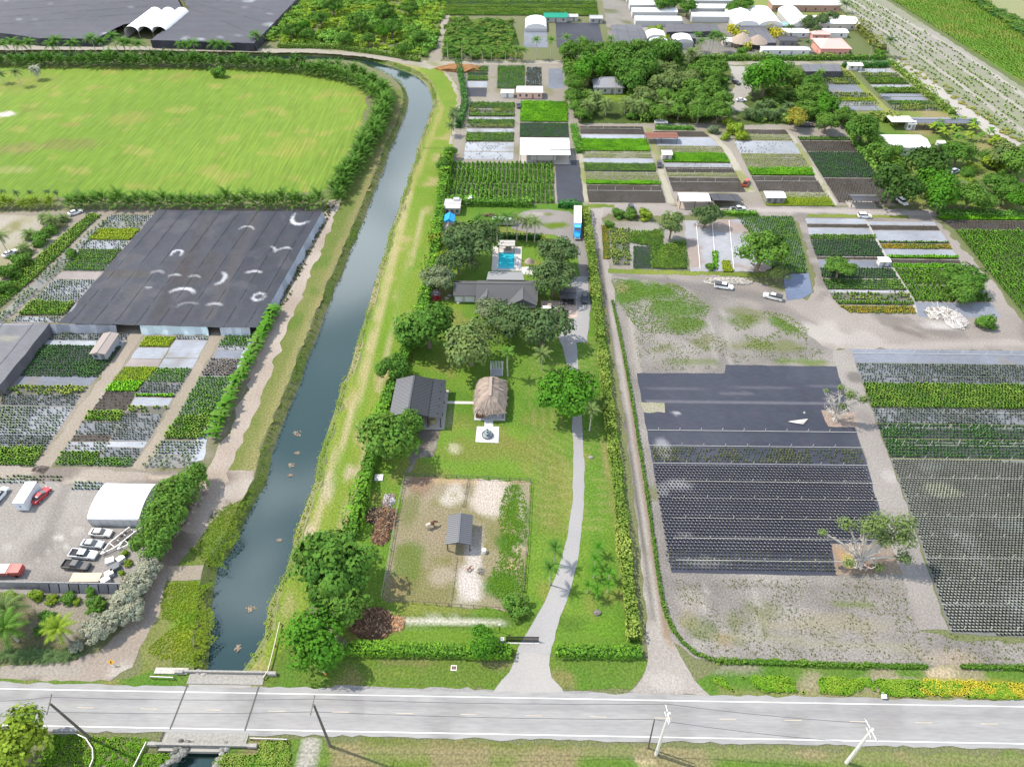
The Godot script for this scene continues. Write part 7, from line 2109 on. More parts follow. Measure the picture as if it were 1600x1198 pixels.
		shade("shade_roof", q[1], q[0], 3.0, {"a": Color(.075,.077,.09), "b": Color(.12,.122,.135), "f": 8.0}, 2.5, [2], Color(.05,.05,.055),3)
	for q in [[70.0,-403.0, "white plastic arch on the grey shade roof, farther one"], [70.0,-389.0, "white plastic arch on the grey shade roof, nearer one"], [83.0,-396.0, "white plastic arch at the drive side of the grey shade roof"]]:
		hoop_house("small_greenhouse", q[2], q[0] - 5.0, q[0] + 5.0, q[1] - 5.0, q[1] + 5.0,3.2,1.8,1, Color(.6,.6,.6), true, false)
	o = thing("thatched_pavilion", "large thatched pavilion among the far palms", "pavilion", Vector3(117.5,0,-397.0))
	b = B.new()
	b.tube(PackedVector3Array([Vector3(-3.0,2.4,0), Vector3(-3.0,4.2,0), Vector3(-3.0,6.6,0)]), PackedFloat32Array([6.5,4.0,.3]), thc * 1.2,14)
	b.tube(PackedVector3Array([Vector3(5.0,2.4,1), Vector3(5.0,4.0,1), Vector3(5.0,5.8,1)]), PackedFloat32Array([6.0,3.6,.3]), thc * 1.1,14)
	part("thatch", b, M.thatch, o)
	for x in [-7.0,-1.0,4.0,9.0]:
		b = B.new()
		b.rod(Vector3(x, 0,3.5), Vector3(x, 3.0,3.5),.2, Color(.2,.13,.08))
		part("post", b, M.bark, o)
	house("small_shed", "white terrace pavilion right of the thatched pavilion", "shed", 109.44,-398.02,9.0,6.0,2.6,.6, Color(.55,.54,.52), Color(.4,.36,.32), true, 3,.3)
	house("small_shed", "teal roofed hut left of the pink house", "shed", 141.53,-425.38,9.0,6.0,2.6,.6, Color(.2,.34,.33), Color(.3,.3,.3), true, 2,.3)
	house("long_roof", "long white roofed shed beside the pink house drive", "shed", 134.01,-384.57,24.0,5.0,2.8,.4, Color(.62,.62,.62), Color(.5,.5,.5), true, 4,.3)
	house("small_shed", "dark peaked shed beside the long white roof", "shed", 138.69,-398.53,9.0,6.0,3.0,1.4, Color(.07,.07,.08), Color(.15,.15,.15), true, 2,.3)
	house("small_shed", "white shed at the top of the green aisle", "shed", 162.64,-362.94,6.5,3.6,2.4,.4, Color(.58,.58,.58), Color(.4,.4,.38), true, 2,.3)
	pole_shed("rust_shed", "long rusty brown roofed shed by the grove", 49.5,62.5,-281.8,-276.6,2.6,.4, Color(.2,.085,.06), "shed", .5, true)


func vegetation() -> void:
	rng.seed = 99
	# ---- homestead trees
	tree("oak", "oak", -15.8,-188.6,17.1, "big grey green oak left of the pool")
	tree("oak2", "oak", -19.6,-182.3,11.4, "grey green oak nearer the house, left of the pool")
	tree("oak", "pale", -25.1,-173.2,9.9, "grey oak standing behind the red shed")
	tree("oak2", "oak", 11.1,-185.3,13, "dark oak right of the pool, farther from the carport")
	tree("oak", "oak", 9,-171.3,13.5, "broad oak shading the house end and carport")
	tree("oak2", "olive", -13.3,-140.1,15.4, "olive green round tree on the front lawn")
	tree("oak", "oak", -3.5,-151.8,12.3, "dark oak in front of the house, left one")
	tree("oak2", "oak", 5.7,-148.6,14.5, "airy oak at the driveway in front of the house")
	tree("oak", "pale", -9.1,-158.6,8.7, "pale grey tree touching the front gable")
	tree("round", "deep", -25.2,-147.1,14.4, "dense deep green spreading tree beside the west hedge")
	tree("round2", "deep", -30.3,-146.7,8, "low deep green tree at the hedge below the spreading one")
	tree("round", "deep", -33,-134.1,7.9, "dark green tree behind the barn corner")
	tree("round2", "mid", -30.3,-107.3,12.3, "dense large leaved tree in front of the barn")
	tree("round", "mid", -27,-114.8,7, "low leafy tree covering the barn's front corner")
	tree("flat", "bright", 11.7,-123,15.6, "bright green domed tree over the driveway")
	tree("feather", "deep", -35.4,-74.7,15.4, "feathery dark green tree beside the lower levee")
	tree("feather", "mid", -33.7,-68.1,11.1, "feathery green tree in the middle of the hedge corner")
	tree("round", "bright", -36.1,-59.6,10.8, "bright green leafy tree at the roadside corner")
	tree("round", "bright", -6.3,-61.3,5.6, "bright young tree in the front hedge")
	tree("bush2", "mid", -.4,-69.5,5.4, "weeping grey green bush at the paddock corner", "", "weeping_bush")
	tree("bush", "yellow", -28.2,-199.6,5.9, "yellow green bush below the outbuilding", "", "garden_bush")
	tree("bush2", "lime", -26.9,-190.4,5.3, "lime green bush beside the large oak", "", "garden_bush")
	tree("bush", "mid", -27.2,-184.9,5.6, "mid green bush left of the grey oak", "", "garden_bush")
	tree("round", "lime", -80.7,-40.6,11.2, "huge yellow green tree at the near left corner")
	# palms of the homestead
	for q in [[-8.4,-202,7.6], [-5.2,-202.8,8.6], [-2,-202.1,8.3], [1.3,-201.7,7.6], [3.9,-201,7.6], [-14.8,-207.5,4.8], [-11.8,-208.3,2.4]]:
		palm("coco", "olive" if q[0] > -3.0 else "deep", q[0], q[1], q[2], 3.3, "tall coconut palm in the row behind the pool", "coconut palms behind the pool")
	palm("royal", "mid", -3.5,-135.8,8.2,2.6, "slender tall palm between hut and oaks", "", 12)
	palm("coco", "olive", 5.4,-138.4,5.6,3.1, "coconut palm with pale fronds beside the driveway", "", 16)
	palm("coco", "olive", 16.7,-116.7,7.1,2.6, "queen palm beside the bright domed tree", "", 15)
	palm("royal", "deep", 7.2,-79.7,5.3,2.5, "farther of two palms beside the driveway curve", "", 13)
	palm("royal", "deep", 6.2,-74.7,6.0,2.5, "nearer of two palms beside the driveway curve", "", 13)
	for q in [[16.2,-82,2.3], [15.4,-79.2,2.3], [15,-76.4,2.3], [18,-76,2.4], [13.6,-73.1,2.4], [15.2,-72,2.4], [17.5,-73.2,2.6]]:
		palm("coco", "bright" if q[2] > 1.6 else "olive", q[0], q[1], q[2] + .4,1.7, "young palm in the clump right of the driveway", "young palms right of the driveway", 11)
	# hedges
	var hg := Color(.04,.1,.014)
	var hy := Color(.085,.17,.016)
	hedge(smooth_line(pv([-29.6,-266.1,-29.6,-253.9,-29.1,-234.7,-28.8,-214.3,-28.2,-181.6,-29.2,-160.7,-30.2,-150.5]),8.0),3.2,3.2, hg, hy, "tall ragged hedge along the levee, far half", .55,.9)
	hedge(smooth_line(pv([-30.2,-150.5,-32.2,-137.3,-33.8,-123,-34,-112.3,-34.8,-100.6,-35,-91.7,-35.4,-84.8]),6.0),3.0,3.2, hg, hy, "tall ragged hedge along the levee, near half", .5,.9)
	hedge(pv([-33.4,-366.7,-29.7,-341,-26.4,-314.2,-27.8,-290.3]),2.6,2.4, Color(.03,.08,.02), Color(.05,.1,.03), "dark hedge at the far levee bend", .6)
	hedge(pv([21.7,-222.5,22.0,-190.0,21.9,-150.0]),2.6,2.5, Color(.055,.095,.016), Color(.13,.165,.036), "long variegated hedge by the farm lane, far half", .5,.5)
	hedge(pv([21.9,-150.0,21.8,-110.0,21.6,-63.0]),2.3,2.1, Color(.055,.095,.016), Color(.14,.175,.036), "long variegated hedge by the farm lane, near half", .42,.5)
	hedge(pv([-31.5,-60.5,-19.9,-60.4,-8.1,-60.3,-1.1,-60.3]),2.0,2.0, hg, hy, "clipped front hedge left of the gate", .36,.4)
	hedge(pv([7,-60.6,15.4,-60.6,22.7,-60.6]),1.9,1.9, hg, hy, "clipped front hedge right of the gate", .36,.35)
	hedge(pv([-12.7,-203.5,-3.5,-203.2,6.6,-203]),1.6,1.9, Color(.02,.05,.014), Color(.035,.075,.02), "dark clipped hedge behind the pool lawn", .45)
	hedge(pv([6.7,-203.8,7,-196]),1.2,1.7, Color(.14,.18,.02), Color(.2,.22,.03), "short yellow green hedge beside the oak", .4)
	hedge(pv([-26.8,-226.3,-13,-225.6,2.9,-225.4]),3.0,2.6, hg, Color(.09,.16,.03), "bushy screen between homestead and row plot", .6,1.0)
	hedge(pv([12.4,-224.7,21,-224.4]),2.6,2.2, Color(.02,.08,.02), Color(.04,.11,.025), "dark green bushes behind the truck", .5,.5)
	hedge(smooth_line(pv([26.8,-169.4,27.7,-148.8,28.2,-124.1,28.3,-96.3,28.1,-80,28.2,-71.4,29.3,-65.5,32.5,-61.2,36.4,-59.6])),.7,.55, Color(.035,.075,.014), Color(.065,.11,.02), "low clipped border hedge curving along the plowed field", .32,.4)
	hedge(pv([36.4,-59.6,50.2,-59.3,61.8,-59.1,74.3,-59.2]),.9,.75, Color(.035,.08,.012), Color(.07,.12,.02), "low clipped hedge in front of the plowed field", .32,.4)
	hedge(pv([80.4,-59.3,89.5,-59.3,100.9,-59.1]),.9,.75, Color(.035,.08,.012), Color(.07,.12,.02), "low clipped hedge beyond the field entrance", .32,.3)
	hedge(pv([67.5,-220.3,81.3,-220.3]),2.2,1.4, Color(.05,.12,.015), Color(.08,.16,.02), "clipped box hedge along the farm road", .5,.2)
	hedge(pv([20.9,-292.5,22.1,-267]),2.6,1.6, Color(.04,.11,.015), Color(.07,.15,.02), "short green hedge beside the packing shed", .5,.3)
	hedge(pv([55.4,-291.1,71.5,-290.8]),2.2,1.4, Color(.05,.13,.02), Color(.08,.16,.03), "bright green hedge at the top of the second block", .5,.3)
	hedge(pv([-130.4,-389.8,-101.1,-389.3,-72.6,-379,-53.1,-370]),2.4,2.2, Color(.07,.12,.025), Color(.1,.16,.03), "clipped hedge in front of the far thicket", .6,.2)
	hedge(pv([88.5,-375.2,123.4,-374.9,183.2,-376.9]),2.4,2.6, Color(.05,.11,.02), Color(.1,.16,.025), "long hedge in front of the far pavilion and pink house", .7,.5)
	hedge(pv([158.1,-365.5,167.3,-366.6,181,-366.8]),3.0,2.6, Color(.025,.08,.02), Color(.05,.12,.025), "dark green hedge north of the far east beds", .7,.6)
	hedge(pv([114.3,-424.9,117.9,-408.6,116,-388.1]),4.0,3.0, Color(.16,.18,.02), Color(.25,.22,.03), "yellow hedge right of the thatched pavilion", .8,.8)
	hedge(pv([134.5,-428.7,136.6,-414.2,138.8,-406.8]),4.0,3.4, Color(.18,.18,.02), Color(.24,.2,.02), "yellow hedge left of the teal roofed hut", .8,.8)
	hedge(pv([183.7,-372.3,185.4,-336.7,187.4,-307.4]),3.2,2.2, Color(.06,.11,.02), Color(.13,.16,.04), "scrubby hedge along the white diagonal road", .7,1.2)
	hedge(pv([181.5,-446,186.5,-422.8,185.4,-387.4]),4.5,3.5, Color(.07,.09,.025), Color(.13,.13,.04), "scrubby olive hedge behind the pink house", .8,1.2)
	hedge(pv([144.8,-222.5,161.2,-222,183,-221.5]),3.0,1.2, Color(.05,.12,.02), Color(.07,.14,.03), "low green hedge at the edge of the far east field", .5,.2)
	# palm belts round the meadow
	clump_row(along(smooth_line(pv([-268.2,-359.9,-213.5,-359.9,-165.4,-359.9,-126.3,-357,-99.3,-349.7])),4.2,.8),3.4, "deep", "palm in the dense belt along the far side of the meadow", "palm belt on the far side of the meadow")
	clump_row(along(smooth_line(pv([-270.2,-363.5,-215.1,-363.5,-166.6,-363.4,-127.5,-361.4,-100.4,-354.9])),4.6,.8),3.2, "dark", "darker palm in the rear line of the far meadow belt", "rear line of the far meadow belt")
	clump_row(along(smooth_line(pv([-99.3,-349.7,-78.3,-336.9,-65.6,-317.2,-63,-304.4,-63.3,-282.1,-65.1,-262.1,-66.7,-243.9,-68.8,-228.3])),3.5,.9),3.3, "mid", "palm in the curved belt between meadow and canal", "palm belt between meadow and canal")
	clump_row(along(smooth_line(pv([-99.2,-356.6,-80.1,-346.7,-64.6,-326.2,-60.3,-308.6,-60.3,-286.6,-62.5,-264.4,-64.6,-242.9,-66.4,-225.6])),3.5,.9),3.2, "deep", "outer palm of the curved belt beside the canal verge", "outer palms of the curved belt")
	clump_row(along(pv([-151.3,-222.3,-126.1,-221.8,-98.9,-222.3,-68.4,-222.8]),3.3,.7),3.4, "mid", "palm in the row behind the huge shade house", "palm row behind the huge shade house")
	clump_row(along(pv([-191.1,-219.8,-175.6,-220.5,-165.6,-221.1]),2.2,.5),2.2, "lime", "low yellow green palm in the row at the drive", "low palms at the west drive")
	clump_row(along(pv([-159.3,-220.8,-153,-220.9]),2.4,.5),3.0, "mid", "dark palm in the short clump at the meadow corner", "short palm clump at the meadow corner")
	for q in [[-185.6,-226.3], [-180.7,-225.9], [-175.7,-226], [-169.9,-226.6], [-166.5,-226.1], [-159.1,-226.7]]:
		palm("coco", "oak", q[0], q[1], 3.2,1.7, "young palm standing apart along the meadow edge", "young palms along the meadow edge")
	# royal palms in the far left row
	for q in [[-265.4,-373.8,5.6], [-259.2,-372,7.4], [-255.3,-372.1,6.5], [-250.7,-372.1,7.1], [-240,-373.3,5.9], [-238.3,-375.2,7.7], [-228,-371.6,7.1], [-221.1,-377.4,7.8], [-217.2,-378.4,5.9], [-211.4,-380.5,7.8], [-205.1,-376.7,6.5], [-202.5,-376.8,5.9], [-197.5,-376.9,5.3], [-175.5,-379.2,4.4], [-170.5,-379.3,5.0], [-158.3,-377.5,5.6], [-154.6,-379.5,4.4], [-141.7,-391.6,5.4]]:
		palm("royal", "deep", q[0], q[1], q[2], 5.2, "tall royal palm in the far row before the shade houses", "royal palms before the far shade houses")
	palm("royal", "oak", -237.1,-334.1,6.4,3.6, "leaning palm alone on the meadow's left side")
	palm("date", "silver", -233.4,-342.3,4.8,3.6, "silvery blue fan palm on the meadow")
	palm("royal", "oak", -247.3,-337.2,4.1,3.6, "palm cut by the left edge of the meadow")
	tree("bush", "mid", -147.8,-347.9,7.5, "lone round green bush on the far meadow", "", "round_bush")
	# west edge palms
	for q in [[-158.8,-207.8,2.7,3.6], [-163.5,-200.8,1.5,3.4], [-160.6,-192,1.7,3.2], [-163.3,-210.7,2.0,3.0], [-157.8,-212.1,1.2,2.6]]:
		palm("date", "olive", q[0], q[1], q[2], q[3], "feathery date palm at the west drive", "date palms at the west drive")
	palm("coco", "olive", -164.1,-189.3,8.0,3.2, "tall leaning palm at the west drive")
	trees("bush", "mid", [-158.3,-197.2,6.3,-158.5,-185.7,6.9,-157.7,-178.6,6.8,-158.5,-203.6,5.2,-155.4,-170.6,5.8], "dark green bush along the west drive", "bushes along the west drive", "drive_bush")
	tree("bush", "mid", -144.8,-189.9,4.1, "round green bush among the diagonal rows", "", "round_bush")
	# banana row beside the limestone track
	for q in [along(smooth_line(pv([-71.3,-162.1,-71.7,-154.1,-71.9,-145.7,-72.4,-137.8,-72.9,-130.4,-73.1,-123.4,-73.3,-117.5,-72.7,-111.6])),1.5,.35)]:
		for i in range(0, q.size(),2):
			var o := inst("banana_plant", K.banana, leaf_of(TONES["mid" if i % 4 else "bright"]), self)
			metas(o, "banana plant in the row along the limestone track", "banana plant", "banana row along the limestone track")
			o.transform = Transform3D(Basis(UP, rng.randf() * TAU) * Basis().scaled(Vector3.ONE * rng.randf_range(2.1,3.0)), Vector3(q[i], 0, q[i + 1]))
	scatter("scrub", band(smooth_line(pv([-67.9,-223.7,-69.6,-193.6,-70.4,-164.5])),2.2), "fern", 130,.9,.8, Color(.06,.08,.03), Color(.12,.13,.06), "sparse scrub along the shade house curtain")
	# yard trees
	trees("round", "mid", [-72.3,-96.8,7.6,-73.8,-92.6,8], "bright dense tree right of the arched building, far pair", "dense trees beside the arched building")
	trees("round", "mid", [-74.1,-88.3,8.1,-73.9,-83.5,8.2,-74.7,-80.4,7.1], "dark dense tree right of the arched building, near three", "dense trees beside the arched building")
	trees("feather", "silver", [-74,-75,5.4,-74.4,-71.8,5.8,-75.5,-69,5.7,-73.5,-66.6,4.9,-76.1,-64.5,5.3,-78.3,-62.5,5.5,-81.1,-59.8,2.6], "silver leaved tree in the grey row above the dirt track", "silver leaved trees above the dirt track", "silver_tree")
	palm("date", "olive", -95.4,-65,4.6,3.8, "big pale date palm in the near left garden, farther one", "", 26)
	palm("date", "mid", -93.3,-61.2,4.9,4.2, "big pale date palm in the near left garden, nearer one", "", 26)
	palm("date", "lime", -83.8,-61.4,4.6,3.3, "yellow green palm in the middle of the near left garden", "", 22)
	for q in [[-94.2,-58.5], [-91.4,-58.1], [-89.5,-58.5], [-87.2,-58.3], [-85.1,-58.3], [-82.8,-58.4], [-81.5,-59.2]]:
		palm("cycad", "oak", q[0], q[1], .25,2.0, "low dark cycad in the row above the track", "cycads above the dirt track", 16)
	trees("bush", "mid", [-89.2,-65.2,3.4,-81.4,-68.3,4,-84.1,-71.2,2.5,-87.8,-69.7,3], "mid green garden bush above the cycads", "garden bushes above the cycads", "garden_bush")
	trees("bush", "lime", [-94.2,-70,3,-90.8,-69.4,2.5,-99.2,-69.8,2.8,-86,-69.2,1.8,-81,-80.1,1.9,-79.4,-77.9,1.8,-79.8,-75.7,1.6], "lime green bush below the yard wall", "lime bushes round the yard wall", "garden_bush")
	trees("bush", "deep", [-90.5,-66.3,2.5,-89.9,-63.1,2.4], "dark shrub between the date palms", "dark shrubs between the date palms", "garden_bush")
	# field trees
	tree("oak", "mid", 73.2,-185.6,15.2, "large spreading ficus by the parked pickups")
	tree("oak2", "olive", 77.8,-180.1,6.6, "low side crown beside the large ficus")
	tree("tall", "olive", 48.7,-203.7,7.1, "tall leaning olive tree at the garden plot")
	tree("oak2", "oak", 61.6,-211.6,9.8, "dark round tree on the worn white cloth")
	tree("flat", "mid", 96.9,-182.4,9.3, "low flat tree at the upper nursery path")
	tree("flat", "deep", 131.3,-176.1,12.1, "dark flat topped tree in the upper nursery")
	tree("round", "mid", 128.4,-170.4,7.4, "lower leafy part beside the flat topped tree")
	tree("bush", "mid", 131.6,-158.6,6.1, "low bush at the junction corner", "", "junction_bush")
	trees("bush", "mid", [32.7,-218,4.9,37.1,-217.9,5.3,29.2,-210.7,3.9,58.9,-186.9,3.2], "green bush in the row at the garden's far side", "bushes at the garden's far side", "garden_bush")
	tree("bush", "lime", 41.8,-216.9,5.7, "yellow green round bush at the garden's far side", "", "garden_bush")
	stump_tree(77.34,-121.38,9.5,41, [[-4.6,9.5,-.5,.6], [.8,9.2,.3,1.5], [-1.6,10.6,-.6,.9], [.4,5.2,.4,1.0], [4.4,7.8,.5,1.2]], "half dead pruned tree in the square earth pit", "olive", .45)
	stump_tree(69,-80.16,11.5,42, [[-.8,11.4,-1.5,2.2], [1.4,12.4,-2.0,2.3], [5.4,12.6,-1.5,2.2], [6.0,9.6,-.4,2.3], [-5.6,12.4,-1.5,1.5], [-9.6,9.6,-1.3,.9], [2.6,9.0,-.8,2.0], [7.2,5.0,1.0,1.5], [-3.0,3.2,1.2,1.2], [3.0,2.0,1.4,1.0]], "large pruned ficus with bare limbs and leafy tufts", "olive", .6)
	# ---- grove round the grey roofed house
	trees("round", "mid", [22.4,-372.2,10.3,30.5,-373.3,10.3,39.7,-367.7,11.7,48.7,-371.8,10.2,57.9,-374.8,10.9,67.9,-376.7,10.3,22.1,-341.5,8.1,22.7,-328.3,8.5,21.5,-315.7,7.7], "mid green tree on the rim of the grove", "rim trees of the grove")
	trees("round", "bright", [29.8,-339.3,15.2,39.8,-350.5,12.5,128.7,-302.2,11.1], "bright domed tree over the grove", "bright domed trees of the grove")
	trees("round", "deep", [46.6,-344.1,16.2,54.3,-339.7,15.2,48.2,-329,13.4,59.4,-355.9,12,70.7,-364.5,13.8,42.4,-343,7.2], "deep green dense tree behind the grey roofed house", "dense trees behind the grey roofed house")
	trees("feather", "olive", [62,-342.8,12.3,67.6,-339.7,12.2,61.5,-327.2,11.9,68.6,-327.1,12.7,53.4,-315.1,10.5,75.3,-332,12], "pale grey green tree in the middle of the grove", "pale trees in the middle of the grove")
	trees("feather", "mid", [83.1,-343.1,12.3,87.1,-338.2,11,92.7,-351.4,9.8,76.1,-319.9,12.5,83.3,-320.2,11.7,85.9,-310.8,10.3,77.9,-306,11.3,68.8,-309.3,11.4,61.3,-314.7,9.6], "olive tree in the eastern half of the grove", "olive trees in the eastern grove")
	trees("oak", "mid", [82.1,-297.3,10.5,74,-297.1,10,66.2,-300.3,8.7,57.7,-298.1,8.7,52.9,-304.9,8,22.5,-305.6,7.5,24.3,-298.4,6.6,28.9,-318.7,6.9], "green tree along the near edge of the grove", "trees along the near edge of the grove")
	for q in [[31.6,-313.1], [35.5,-304.7], [27.6,-303.2], [44,-306.3], [47,-303.6], [50.8,-302.3], [58.3,-313.5], [69.5,-312.3], [61.5,-303.8], [83.2,-370.5], [32.5,-343.7], [73.8,-302.7], [86,-301.5]]:
		palm("date", "olive", q[0], q[1], 5.0,4.6, "shaggy date palm in the grove", "date palms in the grove")
	palm("royal", "olive", 41.6,-326.5,6.6,1.6, "thin palm in front of the grey roofed house")
	trees("round", "bright", [108.5,-325.6,19.4,105.3,-330.1,10.8], "broad bright tree beside the grove drive", "broad bright trees at the grove drive")
	trees("oak", "mid", [122.4,-345.2,11.1,125.9,-340.6,9.5,125.4,-314.3,12.3,132.7,-321.7,9.1,121,-301.2,10.1,125.1,-287.9,10.3,135.1,-295.7,9.1,142.6,-290,8.5], "green tree between grove drive and far east beds", "trees between grove drive and far east beds")
	trees("round", "deep", [131.9,-330.8,9.3,135,-277.2,11.7,140.1,-272.7,6.8], "deep green round tree above the fourth long block", "deep green trees above the fourth long block")
	trees("round", "yellow", [114.3,-292.2,9.1], "yellow leaved round tree above the third long block")
	trees("bush", "lime", [87.9,-286.6,7.7,87.2,-295.3,6,82.6,-281.5,4.4,89.6,-281.5,5.7], "lime bush at the top of the second aisle", "lime bushes at the second aisle", "aisle_bush")
	tree("bush", "pale", 79.4,-287.2,5.3, "pale bush beside the rusty shed", "", "aisle_bush")
	for q in [[95.9,-302.4], [99,-300.4], [103.2,-301.8], [106.7,-300.5], [111.3,-303.3], [115.5,-308.9], [107.8,-311.6], [102.6,-308.7]]:
		palm("date", "oak", q[0], q[1], 3.0,3.4, "grey shaggy palm above the third long block", "grey palms above the third long block")
	for q in [[141.4,-348.9], [162.9,-327.1]]:
		palm("coco", "mid", q[0], q[1], 3.5,3.0, "small palm among the far east beds", "small palms among the far east beds")
	scatter("undergrowth", pv([21.4,-372.2,63.8,-391.2,86.4,-376.1,99.7,-363.6,91.2,-327.4,87.7,-307,73.3,-300,45.8,-299.5,48.6,-326.6,36.5,-340.5,31,-326.3,30.7,-300.6,24.6,-299.1,21.3,-326.1]), "small", 300,3.0,.9, Color(.035,.085,.012), Color(.075,.13,.022), "tangled undergrowth between the grove trees", .0)
	scatter("undergrowth", pv([108.8,-327.7,135.1,-359,135.4,-309.9,138.1,-301.1,115.3,-298,96.5,-299]), "small", 110,2.6,.9, Color(.035,.08,.014), Color(.09,.14,.03), "undergrowth east of the grove drive", .0)
	# ---- wood round the white house
	trees("round", "dark", [129.4,-227.4,15.7,146.3,-241.6,15.2,165.7,-267.1,6], "very dark dense tree near the white house", "dark trees near the white house")
	trees("round", "bright", [144.3,-230.3,13.2,143.8,-222.4,11.2,177.1,-233.7,6.6,172.3,-224,8.1], "bright green tree above the eastern farm road", "bright trees above the eastern farm road")
	trees("round", "mid", [139,-246.4,8,144.6,-262.9,6.4,137,-260.3,9,155.2,-224.7,9.7,170.7,-230.2,8.3,182.6,-248.6,11.5,161.2,-223.8,7.1], "mid green tree in the wood round the white house", "mid green trees round the white house")
	trees("bush", "lime", [142.2,-261.4,7.2,142.1,-276.4,6.9,180.6,-256.7,9,170.9,-255,5.8,163,-242.2,5.6,192,-278.4,6.9], "lime green bush round the white house", "lime bushes round the white house", "lime_bush")
	trees("oak", "deep", [165.7,-258.2,11.9,174.7,-265.7,5,178.9,-262.6,5.4,164.9,-246.3,6.8,169,-233.5,11.1,180.8,-244.4,4,180.1,-248.9,4], "deep green small tree on the rough lawn", "deep green trees on the rough lawn")
	trees("feather", "olive", [183.2,-257,12.3,192.3,-261.7,9], "pale green tree at the right edge of the rough lawn", "pale trees at the right edge of the lawn")
	for q in [[156,-235.1,4.5,4.4], [163.3,-232.4,5.0,4.4], [169.2,-238.1,4.5,4.0], [168.7,-227.9,2.5,3.0]]:
		palm("coco", "olive", q[0], q[1], q[2], q[3], "coconut palm above the eastern farm road", "coconut palms above the eastern farm road")
	for q in [along(pv([172.9,-293.8,172.1,-284.4,175.5,-280.2]),3.4,2.0), along(pv([181.3,-296.6,186.9,-294.1,190.1,-286.5]),3.4,2.4), along(pv([174.8,-290.7,180.8,-286.4,186.5,-281.6]),3.6,2.0)]:
		for i in range(0, q.size(),2):
			var o := inst("banana_plant", K.banana, leaf_of(TONES["lime" if i % 4 else "mid"]), self)
			metas(o, "banana plant in the clump beside the white house", "banana plant", "banana clump beside the white house")
			o.transform = Transform3D(Basis(UP, rng.randf() * TAU) * Basis().scaled(Vector3.ONE * rng.randf_range(2.6,3.6)), Vector3(q[i], 0, q[i + 1]))
	hedge(pv([151.6,-306.8,155.6,-300.1,162.5,-298.9]),5.0,2.6, Color(.06,.1,.02), Color(.15,.17,.04), "scrub hedge below the green aisle", .7,1.0)
	hedge(pv([137.7,-299.8,135,-271.8,136.9,-252.6]),3.5,2.2, Color(.05,.11,.02), Color(.09,.16,.03), "bushy hedge right of the fourth long block", .7,1.0)
	# ---- far trees
	for q in [[187.4,-455.9,4.8,4.6], [184.9,-381.6,8.0,4.6], [174.4,-375.8,6.8,2.6], [145.5,-386.7,5.0,3.6], [140.9,-406.8,6.4,3.0], [142.6,-406.9,6.4,3.0]]:
		palm("royal", "oak", q[0], q[1], q[2], q[3], "tall palm near the pink house", "tall palms near the pink house")
	for q in [[90.3,-383.8,6.2], [94.3,-382,8.1], [96.3,-383.9,9.9], [100.3,-385.9,8.1], [88.7,-387.7,8.1], [102.7,-387.9,5.6]]:
		palm("royal", "deep", q[0], q[1], q[2], 3.4, "slender palm in front of the thatched pavilion", "palms before the thatched pavilion")
	for q in [[-39.1,-373.9,8.0], [-31.9,-373.1,7.7], [-27.2,-371.4,5.8], [-21.4,-372.4,4.9], [-16.9,-371.5,5.2], [-9.8,-372.6,5.5], [-4.5,-371.8,5.8], [-.7,-371.8,5.2], [5.8,-374.7,9.2], [13.3,-373,9.8], [21.2,-384.5,7.5], [28.9,-384.7,6.3], [44.3,-386.9,6.3]]:
		palm("royal", "mid", q[0], q[1], q[2], 3.6, "palm in the row along the far farm road", "palms along the far farm road")
	trees("oak", "deep", [125.9,-450.3,12.6,120,-447.4,9.6,80.4,-450.7,12.6,88.5,-459.3,10.6,94,-447.1,11.1], "deep green tree behind the far greenhouses", "trees behind the far greenhouses")
	trees("bush", "lime", [71,-410.5,9.7,73,-399.1,8.1,133,-430,6.5,130.1,-440.5,5.1], "lime shrub among the far greenhouses", "lime shrubs among the far greenhouses", "lime_bush")
	trees("oak", "oak", [155.7,-418.3,10.5,165.5,-427.1,9.2,172.6,-432.9,8.6,157.9,-412.4,6.9], "grey green tree behind the pink house", "trees behind the pink house")
	trees("bush", "mid", [-29.3,-257.9,5,-29.1,-251.9,3.9,112,-383.5,5.9,107.8,-378.7,4.6,77.8,-374.9,6.5,182,-382.3,6.5,167.5,-387.4,4.6], "small green bush beside a far path", "small bushes beside far paths", "path_bush")
	trees("round", "deep", [-30.6,-250.7,5.8,-28.5,-261.3,5], "dark tree at the far corner of the levee hedge", "dark trees at the levee hedge corner")
	for q in [[-30.2,-292.9,4.4], [-29.9,-282.7,4.3], [-29.8,-302.2,2.8]]:
		palm("coco", "oak", q[0], q[1], q[2], 3.2, "palm at the edge of the far levee", "palms at the edge of the far levee")
	# thicket at the top, one mass
	var th := pv([-154.8,-536.8,-50.8,-538.6,-49.1,-464.6,-47.6,-407.8,-49.8,-375.6,-73.2,-382.9,-102,-393.3,-132.6,-395.8,-144.6,-401.9,-144.9,-426.1])
	var where := []
	var cols := PackedColorArray()
	var lo := Vector2(1e9,1e9)
	var hi := -lo
	for p in th:
		lo = lo.min(p)
		hi = hi.max(p)
	while where.size() < 2600:
		var p := Vector2(rng.randf_range(lo.x, hi.x), rng.randf_range(lo.y, hi.y))
		if not Geometry2D.is_point_in_polygon(p, th): continue
		var n := na.get_noise_2d(p.x * 3.0, p.y * 3.0)
		var k := rng.randf_range(1.3,2.6) * (1.0 - n * .8)
		where.append(Transform3D(Basis(UP, rng.randf() * TAU) * Basis().scaled(Vector3(k, k * rng.randf_range(.8,1.3), k)), Vector3(p.x, -.2, p.y)))
		var c: Color = (TONES["mid"] as Color).lerp(TONES["lime"], clampf(n * 1.8 + .45,0,1)) * rng.randf_range(1.1,1.8)
		cols.append(c)
	metas(mass("thicket", K.small, M.leaf, where, cols), "tangled green thicket beyond the canal bend", "thicket")
